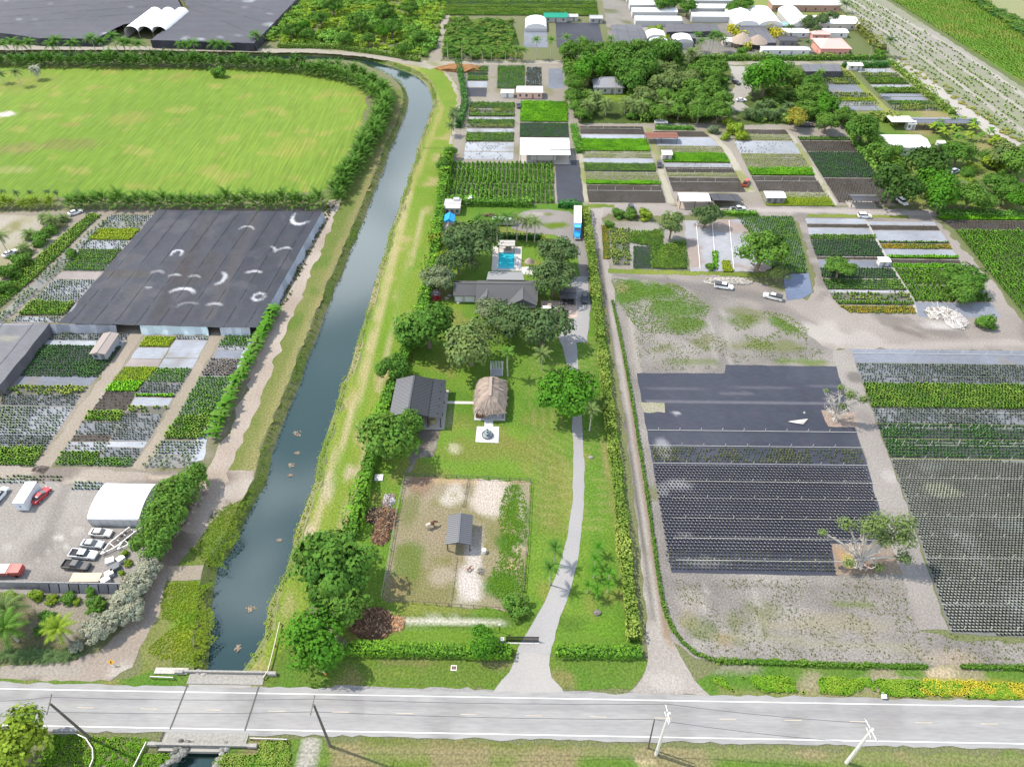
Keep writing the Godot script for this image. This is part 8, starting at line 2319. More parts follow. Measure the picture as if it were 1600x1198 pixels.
	trees("oak", "deep", [-125,-400.5,10.3,-115.8,-397.4,8.9,-111.3,-443.6,12.6,-91.2,-414.2,12.6,-80.1,-433.4,11.6,-71.7,-404.8,11.7,-66.5,-440.6,11,-55.5,-391.6,10.1,-93.8,-389.8,9.4,-61.9,-375.8,8.5,-114.2,-422.3,10.7,-82.3,-390.9,8.7], "taller dark tree standing out of the thicket", "taller trees in the thicket")
	trees("round", "bright", [-121.3,-413.4,7.1,-76.2,-401.5,8.2], "bright round tree standing out of the thicket", "bright trees in the thicket")
	# weeds and reeds
	scatter("bank_weeds", weeds(west_bank, west_water, 2.6,0,64), "grass", 5200,.6,.6, Color(.06,.115,.014), Color(.1,.16,.02), "tall weeds on the west canal bank", -.4)
	scatter("bank_weeds", weeds(east_bank, east_water, 1.2,0,64), "grass", 3600,.6,.6, Color(.1,.18,.015), Color(.18,.22,.03), "bright tufts on the east canal bank", -.5)
	scatter("grass_tufts", ragged(pv([-68.6,-73.7,-65.3,-74.6,-61.5,-73.4,-57.5,-62.1,-56.6,-56.5,-60.9,-57.1,-63.2,-55.9,-67.3,-60,-66.1,-63.8,-69.1,-68.4]),1.6), "grass", 2400,.36,.6, Color(.09,.17,.012), Color(.15,.2,.02), "bright tall grass beside the lower canal", .03)
	scatter("grass_tufts", ragged(pv([-65.7,-93.8,-59.6,-94.7,-59.6,-86.3,-61.1,-78.2,-64.4,-78.7,-67.3,-80.2,-66.4,-86.2]),1.6), "grass", 1300,.36,.5, Color(.08,.15,.012), Color(.12,.17,.02), "green weeds below the limestone track", .03)
	scatter("grass_tufts", pv([34.6,-56.2,40.4,-56.8,65.5,-56.7,90.2,-56.2,89,-53.7,64.4,-53.8,37.6,-54.4]), "fern", 1500,.75,.6, Color(.05,.14,.01), Color(.12,.19,.02), "leafy weeds along the east verge", .03,-.15)
	scatter("grass_tufts", pv([72.4,-56.9,91.4,-56.3,90.1,-53.8,71.3,-54.1]), "fern", 500,.7,.6, Color(.26,.24,.02), Color(.3,.26,.04), "yellowing weeds along the east verge", .03)
	scatter("grass_tufts", pv([27.4,-180.9,47.6,-177.9,55.3,-166.7,49.2,-153.3,33.3,-154.5,29,-166.3]), "grass", 2600,.45,.4, Color(.08,.16,.015), Color(.12,.19,.03), "green weeds on the plowed field's far corner", .03,.0)
	scatter("grass_tufts", pv([70.8,-165.4,82.6,-161.1,78,-148.3,58.7,-148,59.6,-160.7]), "grass", 900,.42,.4, Color(.09,.16,.02), Color(.14,.19,.04), "weeds beside the junction", .03,.05)
	scatter("grass_tufts", pv([-3.2,-98.9,-.6,-100.1,1.4,-96.7,1.6,-85.8,.1,-84.2,1.7,-75.9,.8,-70.3,-2.5,-69.5,-5,-72.2,-6.2,-75.8,-4.7,-79.5,-3.5,-84.1,-4.6,-89.7,-4.2,-94]), "grass", 1700,.42,.4, Color(.06,.15,.01), Color(.09,.17,.015), "lush weeds in the paddock's east half", .07,.0)
	scatter("dry_tufts", pv([31.3,-76.4,62.7,-77,75.5,-77.2,76.2,-66.3,100.9,-63.3,99.3,-60.5,50.5,-60.3,35.5,-61.2,32,-64.9]), "grass", 1500,.34,.45, Color(.15,.145,.075), Color(.1,.13,.04), "sparse dry tufts on the near plowed strip", .03,-.05)
	scatter("dry_tufts", pv([31.2,-160.2,81.5,-148.4,83.3,-142.9,55.8,-142.4,53.4,-138.8,31.5,-138.9]), "grass", 1200,.34,.45, Color(.15,.16,.06), Color(.1,.15,.04), "sparse tufts on the far plowed strip", .03,-.05)
	scatter("grass_tufts", pv([-79.4,-44.8,-60.1,-44.4,-55.6,-44,-58.1,-39,-77.9,-38.7]), "grass", 900,.7,.5, Color(.06,.15,.012), Color(.1,.18,.02), "tall grass south of the road by the bridge", .04)
	scatter("grass_tufts", pv([-48.6,-44.1,-38.4,-44.3,-36.7,-39.4,-49.2,-39.2]), "grass", 700,.8,.6, Color(.06,.14,.015), Color(.14,.18,.04), "tall grass on the south canal bank", .04)
	rows("cane_plants", pv([224.5,-504.2,276.5,-505.1,272.4,-388.9,238.9,-326.2]), "grass", 1.3,2.2,1.5,.6, Color(.07,.165,.014), Color(.1,.19,.02), "leafy cane rows of the far corner field", 1.48,.2,.0)
	scatter("field_shrubs", pv([274.5,-497.8,282.6,-497.9,281.7,-455.1,287.3,-416.9,272.4,-388.9]), "small", 220,2.2,.7, Color(.03,.08,.02), Color(.07,.12,.02), "dark scrub belt between cane field and pasture", .0)
	rows("young_trees", pv([193.1,-482.3,214.9,-482.7,233,-315.2,206,-264.6,200.5,-294.3,194.5,-375.2]), "tuft", 1.5,4.0,1.3,.6, Color(.12,.2,.045), Color(.16,.23,.07), "rows of young plants on the far grey ground", 1.48,.2,.35)
	scatter("road_scrub", band(pv([190.5,-381.7,198.2,-325.5,206,-264.6]),6.0), "small", 80,1.0,.6, Color(.1,.14,.03), Color(.2,.19,.05), "dry scrub along the white diagonal road", .0)
	scatter("garden_plants", pv([-44.6,-439.6,-7.6,-437.9,-6.5,-374.5,-41.7,-373.9]), "small", 300,2.0,.9, Color(.035,.09,.015), Color(.1,.15,.03), "mixed shrubs of the far garden", .0)


func weeds(top: PackedVector2Array, water: PackedVector2Array, out: float, i0: int, i1: int) -> PackedVector2Array:
	var o := PackedVector2Array()
	var k := mini(i1, top.size() - 1)
	for i in range(i0, k):
		o.append(top[i] + (top[i] - water[i]).normalized() * out)
	for i in range(k - 1, i0 - 1,-1):
		o.append(water[i].lerp(top[i], .15))
	return o


# pruned tree: thick base, bare limbs that end in the leafy tufts given as [x, y, z, radius]
func stump_tree(x: float, z: float, h: float, sd: int, tufts: Array, label: String, tn: String, r: float) -> void:
	rng.seed = sd
	var o := thing("pruned_tree", label, "tree", Vector3(x, 0, z))
	var bark := Color(.36,.335,.3)
	var b := B.new()
	for i in 5:
		var a := TAU * i / 5.0
		b.tube(PackedVector3Array([Vector3(cos(a) * r * 1.3,-.05, sin(a) * r * 1.3), Vector3(cos(a) * r * .5,.8, sin(a) * r * .5), Vector3(cos(a) * r * .7, h * .28, sin(a) * r * .7)]), PackedFloat32Array([r * .6, r * .55, r * .4]), bark, 6)
	part("trunk", b, M.bark, o)
	for q in tufts:
		var e := Vector3(q[0], q[1], q[2])
		var s := Vector3(e.x * .08, h * .22, e.z * .1)
		var m := s.lerp(e, .5) + Vector3(0,.5,0) + rdir() * .4
		var c := B.new()
		c.tube(PackedVector3Array([s, m, e]), PackedFloat32Array([r * .5, r * .36, r * .16]), bark, 6)
		for k in 4:
			var t := rng.randf_range(.4,.95)
			var p := m.lerp(e, t)
			c.tube(PackedVector3Array([p, p + rdir() * .7 + UP * .4, p + rdir() * 1.4 + UP * .7]), PackedFloat32Array([r * .12, r * .08,.02]), bark * rng.randf_range(.8,1.1),4)
		part("limb", c, M.bark, o)
		var l := B.new()
		for k in int(150.0 * q[3] * q[3]):
			var d := rdir()
			leaf_quad(l, e + Vector3(d.x * 1.25, d.y * .85, d.z * 1.1) * q[3] * pow(rng.randf(),.45) * (1.0 + .5 * na.get_noise_3d(d.x * 90.0, d.y * 90.0, d.z * 90.0 + e.x * 40.0)), (d + UP * .5).normalized(), rng.randf_range(.25,.48), Color.WHITE * rng.randf_range(.7,1.4))
		part("foliage", l, leaf_of(TONES[tn]), o)
	for i in 16:
		var a := rng.randf() * TAU
		var c := B.new()
		var e := Vector3(cos(a) * rng.randf_range(2.0,5.0), rng.randf_range(2.0, h * .95), sin(a) * 2.6)
		var md := e * .5 + UP + rdir() * .4
		c.tube(PackedVector3Array([Vector3(0, h * .2,0), md, e]), PackedFloat32Array([r * .36, r * .22,.05]), bark * 1.25,5)
		for k in 4:
			var p := md.lerp(e, rng.randf())
			c.tube(PackedVector3Array([p, p + rdir() * .8 + UP * .3, p + rdir() * 1.5 + UP * .6]), PackedFloat32Array([r * .12, r * .08,.02]), bark * 1.2,4)
		part("bare_limb", c, M.bark, o)


func vehicles() -> void:
	car("sedan", -88.18,-85,-.05, Color(.5,.48,.45), "cream sedan nearest the arched building in the yard")
	car("sedan", -88.69,-82.22,-.08, Color(.28,.3,.33), "silver grey sedan second from the arched building")
	car("pickup", -89.32,-79.66,-.09, Color(.55,.56,.57), "white pickup between silver sedan and black pickup", "pickup truck")
	car("pickup", -89.54,-77.02,-.1, Color(.025,.026,.03), "black pickup nearest the yard wall", "pickup truck")
	car("sedan", -105.74,-94.48,1.28, Color(.3,.02,.03), "dark red car beside the white container")
	car("suv", -114.94,-94.31,1.41, Color(.5,.54,.58), "pale car cut by the left edge of the yard")
	car("suv", 18.6,-169.55,-1.66, Color(.02,.02,.024), "black car driving on the lane beside the long hedge")
	car("suv", 8.04,-163.74,.02, Color(.55,.55,.55), "white car on the brick forecourt under the oak")
	car("sedan", 12.32,-169.12,-1.57, Color(.02,.022,.028), "dark car in the left bay of the carport")
	car("suv", 14.69,-169.16,-1.61, Color(.02,.02,.022), "dark car in the right bay of the carport")
	car("capped", 61.04,-176.43,-.23, Color(.56,.56,.56), "white pickup with black bed cover near the large ficus", "pickup truck")
	car("capped", 74.52,-171.3,2.72, Color(.45,.45,.44), "pale pickup in the shade right of the large ficus", "pickup truck")
	car("suv", 118.23,-219.25,-.06, Color(.56,.56,.56), "white car on the grass strip by the upper nursery")
	car("suv", 135.09,-229.35,-1.25, Color(.5,.5,.5), "white car under the dark tree at the farm road")
	car("pickup", 58.56,-296.39,.02, Color(.55,.55,.55), "white pickup beside the rusty shed", "pickup truck")
	car("suv", 38.17,-222.68,-1.48, Color(.02,.02,.022), "small black car behind the garden bushes")
	car("suv", 52.52,-256.71,-1.64, Color(.02,.02,.02), "dark buggy in the aisle between long blocks")
	car("suv", -2.47,-313.19,-1.49, Color(.03,.03,.03), "dark car on the track beside the bright square bed")
	car("sedan", 98.11,-321.48,.02, Color(.55,.55,.55), "white car on the grove drive")
	car("suv", 100.26,-342.43,-.98, Color(.02,.022,.025), "black car at the top of the grove drive")
	car("pickup", 82.6,-242.51,1.09, Color(.35,.05,.03), "red vehicle at the end of the second long block", "pickup truck")
	car("pickup", 75.46,-223.11,.22, Color(.4,.42,.4), "grey utility cart beside the black canopy", "pickup truck")
	car("suv", 164.04,-253.34,.48, Color(.35,.4,.5), "pale blue car under the trees near the white house")
	car("sedan", -156.09,-216.86,.77, Color(.5,.5,.5), "white car under palms at the west drive")
	car("sedan", -164.94,-190.79,1.06, Color(.5,.52,.55), "white car at the bend of the west drive")
	car("pickup", -8.08,-327.53,.23, Color(.55,.55,.55), "white truck on the far gravel by the small shed", "pickup truck")
	# lorry
	var o := thing("lorry", "white box lorry with bright blue cab on the lane", "lorry", Vector3(18.4,.05,-210.2),-PI / 2 - .05)
	var b := B.new()
	b.box(Vector3(-2.6,2.55,0), Vector3(11.4,2.9,2.5), Color(.6,.6,.61))
	for i in 22: b.box(Vector3(-8.0 + i * .5,2.55,1.26), Vector3(.06,2.7,.04), Color(.5,.5,.51))
	part("cargo_box", b, M.matte, o)
	b = B.new()
	b.box(Vector3(-2.0,.85,0), Vector3(15.0,.3,1.0), BLACK)
	part("chassis", b, M.matte, o)
	b = B.new()
	var bl := Color(.015,.21,.5)
	b.loft([[3.4,1.2,1.15,.7,3.7], [5.0,1.2,1.1,.7,3.6], [5.6,1.2,1.05,.7,2.6], [5.9,1.2,1.1,.7,1.9]], bl)
	b.loft([[5.8,1.05,1.0,.6,1.9], [7.4,.95,.85,.6,1.7], [7.8,.85,.8,.6,1.4]], bl)
	b.box(Vector3(5.0,3.7,0), Vector3(1.6,.1,2.0), Color(.02,.26,.56))
	part("cab", b, M.gloss, o)
	b = B.new()
	b.quad(Vector3(5.06,3.45,-.95), Vector3(5.06,3.45,.95), Vector3(5.68,2.62,1.0), Vector3(5.68,2.62,-1.0), GLASS, Vector3(1,.5,0))
	part("windscreen", b, M.glass, o)
	b = B.new()
	b.box(Vector3(7.85,.75,0), Vector3(.2,.4,2.2), Color(.5,.5,.5))
	part("bumper", b, M.metal, o)
	for s in [-.7,.7]:
		inst("headlight", K.headlight, M.glass, o).position = Vector3(7.82,1.15, s)
	for x in [-7.0,-5.8,1.8,3.0,6.6]:
		for s in [-1.0,1.0]:
			var t := inst("wheel", K.tyre, M.plain, o)
			t.position = Vector3(x, .5, s)
			t.scale = Vector3(1.4,1.4,1.6)
	# flatbeds by the yard wall
	o = thing("flatbed_truck", "red and white old truck by the yard wall", "truck", Vector3(-102.8,.05,-75.4),.05)
	b = B.new()
	b.box(Vector3(-1.6,1.35,0), Vector3(5.2,.7,2.2), Color(.3,.05,.04))
	b.box(Vector3(2.1,1.1,0), Vector3(2.0,1.3,2.0), Color(.28,.05,.04))
	part("body", b, M.gloss, o)
	b = B.new()
	b.box(Vector3(-1.0,1.78,0), Vector3(3.2,.14,2.1), Color(.56,.56,.56))
	b.box(Vector3(-3.2,1.78,0), Vector3(1.0,.14,2.1), Color(.54,.54,.54))
	part("roof_panel", b, M.matte, o)
	for x in [-2.8,2.2]:
		for z in [-1.0,1.0]:
			inst("wheel", K.tyre, M.plain, o).position = Vector3(x, .36, z)
	o = thing("flatbed_trailer", "pale orange flatbed trailer by the yard wall", "trailer", Vector3(-86.2,.05,-74.2),.02)
	b = B.new()
	b.box(Vector3(0,.95,0), Vector3(5.8,.18,2.0), Color(.5,.36,.27))
	part("bed", b, M.matte, o)
	b = B.new()
	b.bar(Vector3(2.9,.8,0), Vector3(4.6,.6,0),.15,.12, Color(.2,.1,.07))
	part("drawbar", b, M.metal, o)
	for z in [-1.0,1.0]:
		inst("wheel", K.tyre, M.plain, o).position = Vector3(-.6,.4, z)
	# boat trailers
	for q in [[-83.59,-83.33,-.92, "empty aluminium boat trailer nearest the parked sedans", 1.0], [-81.04,-84,-.95, "second empty boat trailer beside the dense trees", .85]]:
		o = thing("boat_trailer", q[3], "trailer", Vector3(q[0], 0, q[1]),-PI * .5 + q[2] + .35)
		o.scale = Vector3.ONE * q[4]
		var al := Color(.5,.5,.5)
		b = B.new()
		for s in [-1.0,1.0]:
			b.bar(Vector3(-3.2,.65, s), Vector3(1.6,.65, s),.14,.14, al)
			b.bar(Vector3(1.6,.65, s), Vector3(4.2,.65,0),.14,.14, al)
		for x in [-3.0,-1.4,.2,1.6]: b.bar(Vector3(x, .62,-1), Vector3(x, .62,1),.12,.12, al * .8)
		part("frame", b, M.metal, o)
		for s in [-.45,.45]:
			b = B.new()
			b.bar(Vector3(-3.0,.85, s), Vector3(1.0,.85, s),.2,.1, Color(.1,.09,.08))
			part("bunk", b, M.matte, o)
		b = B.new()
		b.rod(Vector3(3.4,.6,0), Vector3(3.4,1.5,0),.07, al)
		part("winch_post", b, M.metal, o)
		for x in [-1.8,-.9]:
			for s in [-1.2,1.2]:
				inst("wheel", K.tyre, M.plain, o).position = Vector3(x, .35, s)


func details() -> void:
	rng.seed = 7
	# crates of the yard
	for q in [[-83.27,-78.25,1.5, Color(.55,.54,.52), "white crate in front of the boat trailer"], [-81.71,-76.79,1.7, Color(.12,.13,.14), "dark crate beside the lime bushes"], [-81.24,-78.74,1.4, Color(.56,.56,.56), "white crate nearest the dense trees"], [-82.11,-75.31,1.5, Color(.5,.5,.5), "pale crate above the end of the yard wall"], [-82.25,-73.87,1.6, Color(.48,.48,.48), "pale crate touching the end of the yard wall"]]:
		var o := thing("storage_crate", q[4], "crate", Vector3(q[0], .04, q[1]), rng.randf())
		var b := B.new()
		b.box(Vector3(0,.45,0), Vector3(q[2], .9, q[2] * .8), q[3])
		part("body", b, M.matte, o)
		b = B.new()
		b.box(Vector3(0,.94,0), Vector3(q[2] + .1,.08, q[2] * .8 + .1), (q[3] as Color) * 1.1)
		part("lid", b, M.matte, o)
	# horses
	horse(-18.85,-87.99,.5,1.15, Color(.1,.045,.03), Color(.42,.36,.29), "brown and cream horse grazing in the paddock")
	horse(-10.03,-77.74,.9,.6, Color(.15,.055,.03), Color(.2,.08,.045), "small brown foal on the pale sand")
	var b := B.new()
	b.rod(Vector3.ZERO, Vector3(0,1.0,0),.45, Color(.56,.56,.55),12)
	solo("water_barrel", b, M.matte, "white barrel standing on the paddock sand", "barrel").position = Vector3(-7.2,.07,-82.0)
	heap("ash_heap", "small grey ash heap beside the white barrel", "ash heap", -7.56,-77.49,.9,.8,.35,14, [Color(.2,.19,.16), Color(.15,.14,.12)], .25)
	# fences of the paddock
	var fc := Color(.13,.12,.09)
	fence(pv([-26.2,-101.8,-19.2,-101.6,-11.9,-101.2,-4.7,-100.9,2.4,-100.7]), "dark rail fence on the far side of the paddock", 2.6,1.3, Color(.09,.085,.07),2)
	fence(pv([2.4,-100.7,1.7,-84.2,.9,-73]), "thin wire fence on the driveway side of the paddock", 3.0,1.2, Color(.07,.07,.06),2,.06)
	fence(pv([-26.2,-101.8,-26.6,-91.9,-26.6,-82.1,-26.8,-71.3]), "pale rail fence on the hedge side of the paddock", 3.2,1.2, Color(.22,.22,.16),2)
	fence(pv([-26.8,-71.3,-25.3,-70.5,-13.6,-69.8,-3.7,-69.1]), "thin wire fence on the road side of the paddock", 2.6,1.2, fc, 1,.07)
	fence(pv([-11.9,-101.2,-12.2,-97,-12.5,-93.5]), "short rail fence between paddock pens above the shelter", 2.8,1.2, Color(.24,.22,.17),2)
	fence(pv([-13,-80.5,-13.2,-74.9,-13.4,-69.9]), "low dividing fence below the horse shelter", 3.2,.9, Color(.2,.18,.15),1,.05)
	# brush piles
	var rust := [Color(.15,.08,.05), Color(.23,.14,.08), Color(.28,.2,.13), Color(.06,.05,.04), Color(.13,.075,.05)]
	heap("brush_pile", "rusty brown brush pile beside the paddock rail", "brush pile", -28.82,-89.8,2.6,3.4,.7,260, rust)
	heap("brush_pile", "dark burnt brush pile at the tree's edge", "brush pile", -30.91,-90.77,2.2,2.2,.7,150, [Color(.05,.04,.035), Color(.1,.06,.04), Color(.3,.2,.12)])
	heap("brush_pile", "brown brush pile in front of the feathery tree", "brush pile", -29.05,-85.87,2.0,2.6,.5,150, rust)
	heap("brush_pile", "small rubbish pile with pale scraps by the rail", "rubbish pile", -28.88,-94.92,1.4,2.0,.4,90, [Color(.4,.4,.42), Color(.3,.18,.1), Color(.2,.1,.06), Color(.12,.12,.12)], .35)
	heap("brush_pile", "reddish brush pile above the front hedge", "brush pile", -27.46,-65.93,4.2,3.2,.8,330, rust)
	heap("brush_pile", "light orange end of the brush heap by the lawn", "brush pile", -23.3,-65.87,1.8,1.6,.4,90, [Color(.42,.24,.14), Color(.34,.18,.1), Color(.3,.2,.12)], .35)
	heap("soil_mound", "orange brown soil mound at the far levee bend", "soil mound", -32.22,-359.54,11.0,5.0,2.2,60, [Color(.3,.16,.07), Color(.24,.12,.06)], .6)
	heap("debris_heap", "white rubble and torn sheets at the junction", "rubble", 121.48,-164.81,4.5,3.0,1.0,110, [Color(.5,.48,.45), Color(.4,.38,.36), Color(.2,.17,.15)], .8)
	heap("debris_heap", "long pale sheet covered heap right of the rubble", "rubble", 124.24,-161.86,3.2,4.5,.8,90, [Color(.46,.44,.43), Color(.4,.38,.37), Color(.24,.2,.18)], .7)
	heap("stone_heap", "long pale heap of stones beside the white pickup", "stone heap", 63.58,-179.82,8.0,2.0,.8,130, [Color(.42,.4,.37), Color(.34,.31,.28), Color(.16,.13,.11)], .5)
	heap("debris_heap", "dark plastic heap at the top of the fourth block", "rubble", 121.43,-295.52,6.0,2.5,1.2,70, [Color(.06,.06,.065), Color(.3,.3,.3), Color(.2,.13,.1)], .8)
	heap("log_pile", "pale cut branches lying on the black cloth", "branches", 70.48,-123.68,.3,.3,.12,2, [Color(.45,.42,.38)], .5)
	for i in 6:
		b = B.new()
		b.rod(Vector3(-2.4 + .2 * i, .16,.05 * i), Vector3(2.4 - .3 * i, .2,-.9 + .33 * i),.1, Color(.5,.47,.43),6)
		var lg := solo("cut_branch", b, M.bark, "pale cut branch in the fan on the black cloth", "branch", "cut branches on the black cloth")
		lg.position = Vector3(68.2,.06,-120.4)
	# rocks
	stone(15.19,-68.78, Vector3(.75,.55,.7), Color(.2,.185,.17), "grey boulder on the lawn below the young palms")
	stone(16.47,-108.13, Vector3(.6,.4,.5), Color(.3,.28,.26), "pale boulder beside the driveway lawn strip")
	stone(30.88,-63.23, Vector3(.35,.3,.3), Color(.42,.41,.38), "small white stone beside the curving border hedge")
	for q in [[-22.4,-169.8], [-21.7,-171.1], [-18.8,-167.6], [-17.9,-168.3]]:
		stone(q[0], q[1], Vector3(.7,.3,.5), Color(.46,.44,.4), "pale flat stone on the lawn near the red shed", "pale stones near the red shed")
	for i in 34:
		var t := rng.randf()
		var p := (Vector3(-55.17,0,-44.2)).lerp(Vector3(-57.17,0,-39.98), t)
		stone(p.x + rng.randf_range(-1.3,.9), p.z, Vector3(.55,.35,.45) * rng.randf_range(.6,1.2), Color(.24,.24,.22) * rng.randf_range(.4,1.2), "grey rubble stone on the bank below the bridge", "rubble stones below the bridge")
	for i in 12:
		var p := (Vector3(-48.97,0,-44.1)).lerp(Vector3(-48.98,0,-40.13), rng.randf())
		stone(p.x + rng.randf_range(-.5,.5), p.z, Vector3(.6,.35,.5) * rng.randf_range(.7,1.2), Color(.36,.35,.32) * rng.randf_range(.7,1.1), "white rubble stone on the east bank south of the bridge", "white stones south of the bridge")
	for i in 10:
		var p := (Vector3(-58.03,0,-56.21)).lerp(Vector3(-55.64,0,-55.32), rng.randf())
		stone(p.x + rng.randf_range(-.5,.5), p.z, Vector3(.6,.4,.5) * rng.randf_range(.6,1.1), Color(.4,.37,.34) * rng.randf_range(.6,1.2), "pale rubble stone at the bridge's northwest corner", "stones at the bridge's northwest corner")
	for i in 26:
		var p := (Vector3(-70.34,0,-96.32)).lerp(Vector3(-72.15,0,-84.48), rng.randf())
		stone(p.x + rng.randf_range(-1.6,1.0), p.z, Vector3(.5,.35,.4) * rng.randf_range(.5,1.2), Color(.36,.29,.26) * rng.randf_range(.5,1.3), "reddish grey stone along the edge of the dirt track", "stones along the dirt track")
	# floating weed
	for q in [[-54.39,-115.95,1.3, "largest brown weed mat floating in the canal"], [-53.06,-109.78,.6, "small weed mat below the largest one"], [-53.51,-106.01,.75, "pale weed mat third from the largest one"], [-53.05,-102.95,.55, "tiny weed mat last in the floating line"], [-52.51,-69.35,1.1, "forked brown weed mat in the lower canal"], [-52.61,-61.37,.9, "brown weed mat near the bridge"], [-50.96,-85.21,.5, "thin weed scrap in the cloud reflection"]]:
		b = B.new()
		for i in 26:
			var d: Vector3 = rdir() * q[2] * pow(rng.randf(),.6)
			leaf_quad(b, Vector3(d.x, .05 + rng.randf() * .06, d.z * .8), (UP + rdir() * .25).normalized(), rng.randf_range(.3,.6), Color(.19,.15,.11) * rng.randf_range(.7,1.3))
		solo("weed_mat", b, M.matte, q[3], "floating weed").position = Vector3(q[0], -1.68, q[1])
	# gate
	var o := thing("driveway_gate", "long black sliding gate across the driveway", "gate", Vector3(.85,0,-62.9))
	for i in 38:
		b = B.new()
		b.box(Vector3(-2.96 + i * .16,.85,0), Vector3(.12,1.5,.05), BLACK)
		part("picket", b, M.matte, o)
	for y in [.12,1.6]:
		b = B.new()
		b.box(Vector3(0, y, 0), Vector3(6.2,.12,.1), BLACK)
		part("rail", b, M.matte, o)
	b = B.new()
	b.box(Vector3(0,.13,.5), Vector3(6.3,.1,.25), Color(.45,.45,.45))
	part("gate_track", b, M.gravel, o)
	o = thing("gate_motor", "small white gate motor box beside the gate", "gate motor", Vector3(-2.9,0,-62.7))
	b = B.new()
	b.box(Vector3(0,.55,0), Vector3(.6,1.0,.6), Color(.5,.5,.5))
	part("housing", b, M.matte, o)
	b = B.new()
	b.box(Vector3(0,1.08,0), Vector3(.7,.08,.7), Color(.4,.4,.4))
	part("lid", b, M.matte, o)
	o = thing("gate_lamp", "thin black lamp post left of the gate", "lamp post", Vector3(-.95 - 2.5,0,-64.6))
	b = B.new()
	b.rod(Vector3.ZERO, Vector3(0,2.6,0),.06, BLACK)
	part("post", b, M.matte, o)
	b = B.new()
	b.box(Vector3(0,2.75,0), Vector3(.3,.35,.3), Color(.5,.5,.48))
	part("lamp_head", b, M.matte, o)
	# guard rails and barriers round the bridge
	var gr := Color(.26,.26,.26)
	rail(pv([-45.2,-65.5,-45,-61,-44.9,-56.2,-45.4,-54.8]), "grey guardrail running up the levee from the bridge", .7, Color(.3,.28,.24))
	rail(pv([-65.7,-54.7,-61.5,-54.6]), "short pale guardrail at the bridge's northwest end", .7, gr)
	rail(pv([-78.8,-44.8,-74.7,-44.9,-72.4,-44.1,-70.5,-42.5,-69.7,-40.9,-69.7,-39.3]), "curved guardrail south of the road on the left", .7, gr)
	rail(pv([-62,-43.7,-62.6,-39.4]), "straight guardrail down the bank left of the bridge", .7, gr)
	rail(pv([-44.8,-44.6,-38.5,-44.5]), "low guardrail right of the south parapet", .7, gr)
	for q in [[-62.5,-56.02,6.0, "long concrete beam lying on the grass by the bridge", 1.1]]:
		b = B.new()
		b.box(Vector3(0,.15,0), Vector3(q[2], .3, q[4]), Color(.42,.4,.36))
		solo("concrete_beam", b, M.gravel, q[3], "concrete beam").position = Vector3(q[0], .03, q[1])
	# poles and wires
	var gy := Color(.085,.08,.07)
	var wh := Color(.5,.49,.46)
	var side := Vector3(.25,0,1.0).normalized()
	pole(-71.95,-44.31, Vector3(-.13,14.8,.24),.24, gy, "dark leaning wooden pole at the left with crossarm", [[.3, side, 1.6]])
	pole(-31.21,-43.8, Vector3(.29,16.2,-.22),.24, gy * 1.2, "dark wooden pole at the middle of the road edge", [[.2, Vector3(0,0,1),1.5]])
	pole(23.17,-43.45, Vector3(-.27,16.5,-.16),.28, wh, "white concrete pole right of the driveway", [[.2, Vector3(.1,0,1).normalized(),1.5], [1.6, Vector3(.2,0,1).normalized(),1.1]])
	pole(54.42,-42.71, Vector3(-.27,13.4,-.31),.3, wh, "white concrete pole at the right of the road", [[.2, Vector3(.2,0,1).normalized(),1.7], [1.3, Vector3(.1,0,1).normalized(),.9]])
	pole(22.01,-44.43, Vector3(-.48,11.4,-.21),.14, gy, "short dark pole beside the white concrete pole", [])
	for q in [[Vector3(-86.44,14,-44.54), Vector3(-73.19,14,-45.37), "wire reaching in from the left to the first pole, farther one"], [Vector3(-85.02,14,-42.15), Vector3(-72.96,14,-43.12), "wire reaching in from the left to the first pole, nearer one"], [Vector3(-73.19,14,-45.37), Vector3(-31.74,14,-45.79), "wire between the two dark poles, farther one"], [Vector3(-72.96,14,-43.12), Vector3(-31.6,14,-43.85), "wire between the two dark poles, nearer one"], [Vector3(-31.74,14,-45.79), Vector3(23.42,14,-45.97), "wire from dark pole to white pole, farther one"], [Vector3(-31.6,14,-43.85), Vector3(21.69,10,-45.19), "wire from dark pole to the short pole"], [Vector3(21.8,10,-45.19), Vector3(51.18,8,-43.16), "wire sloping down right of the short pole"], [Vector3(23.42,14,-45.97), Vector3(54.06,13,-44.01), "thin wire between the two white poles"]]:
		wire(q[0], q[1], .7,.035, q[2])
	# roadside furniture
	o = thing("marker_post", "white utility marker with orange cap under the corner tree", "marker post", Vector3(.0,0,0))
	o.position = Vector3((Vector3(-34.66,0,-56.03)).x, 0, (Vector3(-34.66,0,-56.03)).z)
	b = B.new()
	b.rod(Vector3.ZERO, Vector3(-.35,1.3,0),.09, Color(.5,.5,.48))
	part("post", b, M.matte, o)
	b = B.new()
	b.rod(Vector3(.05,0,.1), Vector3(.05,.5,.1),.2, Color(.55,.22,.03))
	part("cap", b, M.matte, o)
	o = thing("road_sign", "orange yellow diamond sign on the dirt track", "sign", Vector3(-70.5,0,-56.5))
	o.position = Vector3((Vector3(-73.53,0,-57.01)).x, 0, (Vector3(-73.53,0,-57.01)).z)
	b = B.new()
	b.rod(Vector3.ZERO, Vector3(0,1.3,0),.05, Color(.3,.3,.3))
	part("post", b, M.metal, o)
	b = B.new()
	b.box(Vector3(0,1.3,.06), Vector3(.85,.85,.05), Color(.6,.3,.02), Basis(Vector3.RIGHT, -.5) * Basis(Vector3.BACK, PI / 4))
	part("board", b, M.matte, o)
	b = B.new()
	b.box(Vector3(0,1.32,.11), Vector3(.14,.5,.04), BLACK, Basis(Vector3.RIGHT, -.5))
	part("symbol", b, M.matte, o)
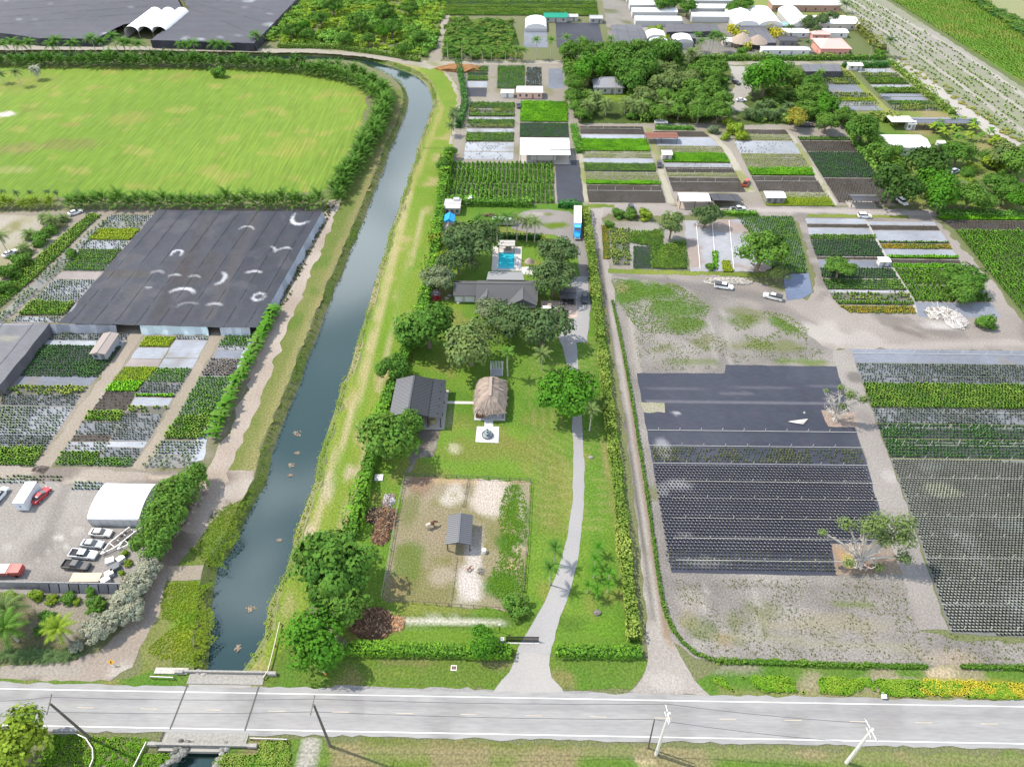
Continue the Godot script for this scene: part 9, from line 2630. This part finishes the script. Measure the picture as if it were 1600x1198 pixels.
	o = thing("bent_sign", "bent white sign at the edge of the east verge", "sign", Vector3((Vector3(64.34,0,-53.54)).x, 0, (Vector3(64.34,0,-53.54)).z))
	b = B.new()
	b.bar(Vector3.ZERO, Vector3(-.4,1.5,-.3),.12,.12, Color(.5,.5,.48))
	part("post", b, M.matte, o)
	b = B.new()
	b.box(Vector3(-.1,.8,.1), Vector3(.9,.08,.7), Color(.5,.5,.48), Basis(Vector3(1,0,.4).normalized(),.7))
	part("board", b, M.matte, o)
	o = thing("meter_box", "white framed meter box with brown lid on the verge", "utility box", Vector3((Vector3(-11.56,0,-57.5)).x, 0, (Vector3(-11.56,0,-57.5)).z))
	b = B.new()
	b.box(Vector3(0,.08,0), Vector3(1.1,.16,1.0), Color(.5,.48,.45))
	part("frame", b, M.matte, o)
	for x in [-.2,.22]:
		b = B.new()
		b.box(Vector3(x, .18,0), Vector3(.36,.06,.6), Color(.09,.06,.05))
		part("lid", b, M.matte, o)
	for q in [["pallet", -31.97,-101.18,1.9, Color(.42,.42,.42), "white board lying under the barn tree"], ["pallet", -34.37,-97.31,1.2, Color(.4,.26,.18), "brown board leaning in the levee hedge"]]:
		b = B.new()
		b.box(Vector3(0,.2,0), Vector3(q[3], .12, q[3] * .9), q[4])
		var pb := solo("board", b, M.matte, q[5], "board")
		pb.position = Vector3(q[1], .08, q[2])
		pb.rotation.x = .12
	# stakes in the plowed field
	for q in [[34.74,-147.56,33.5,-148.89]]:
		b = B.new()
		b.rod(Vector3(0,.12,0), Vector3(1.2,.2,2.2),.1, Color(.12,.1,.08))
		solo("fallen_post", b, M.bark, "dark post lying on the weedy plowed ground", "post").position = Vector3((Vector3(33.69,0,-147.54)).x, .03, (Vector3(33.69,0,-147.54)).z)
	b = B.new()
	b.box(Vector3(0,.5,0), Vector3(.5,1.0,.5), Color(.12,.11,.1))
	solo("pump_box", b, M.matte, "small dark pump box at the start of the border hedge", "utility box").position = Vector3((Vector3(27.2,0,-167.16)).x, .03, (Vector3(27.2,0,-167.16)).z)
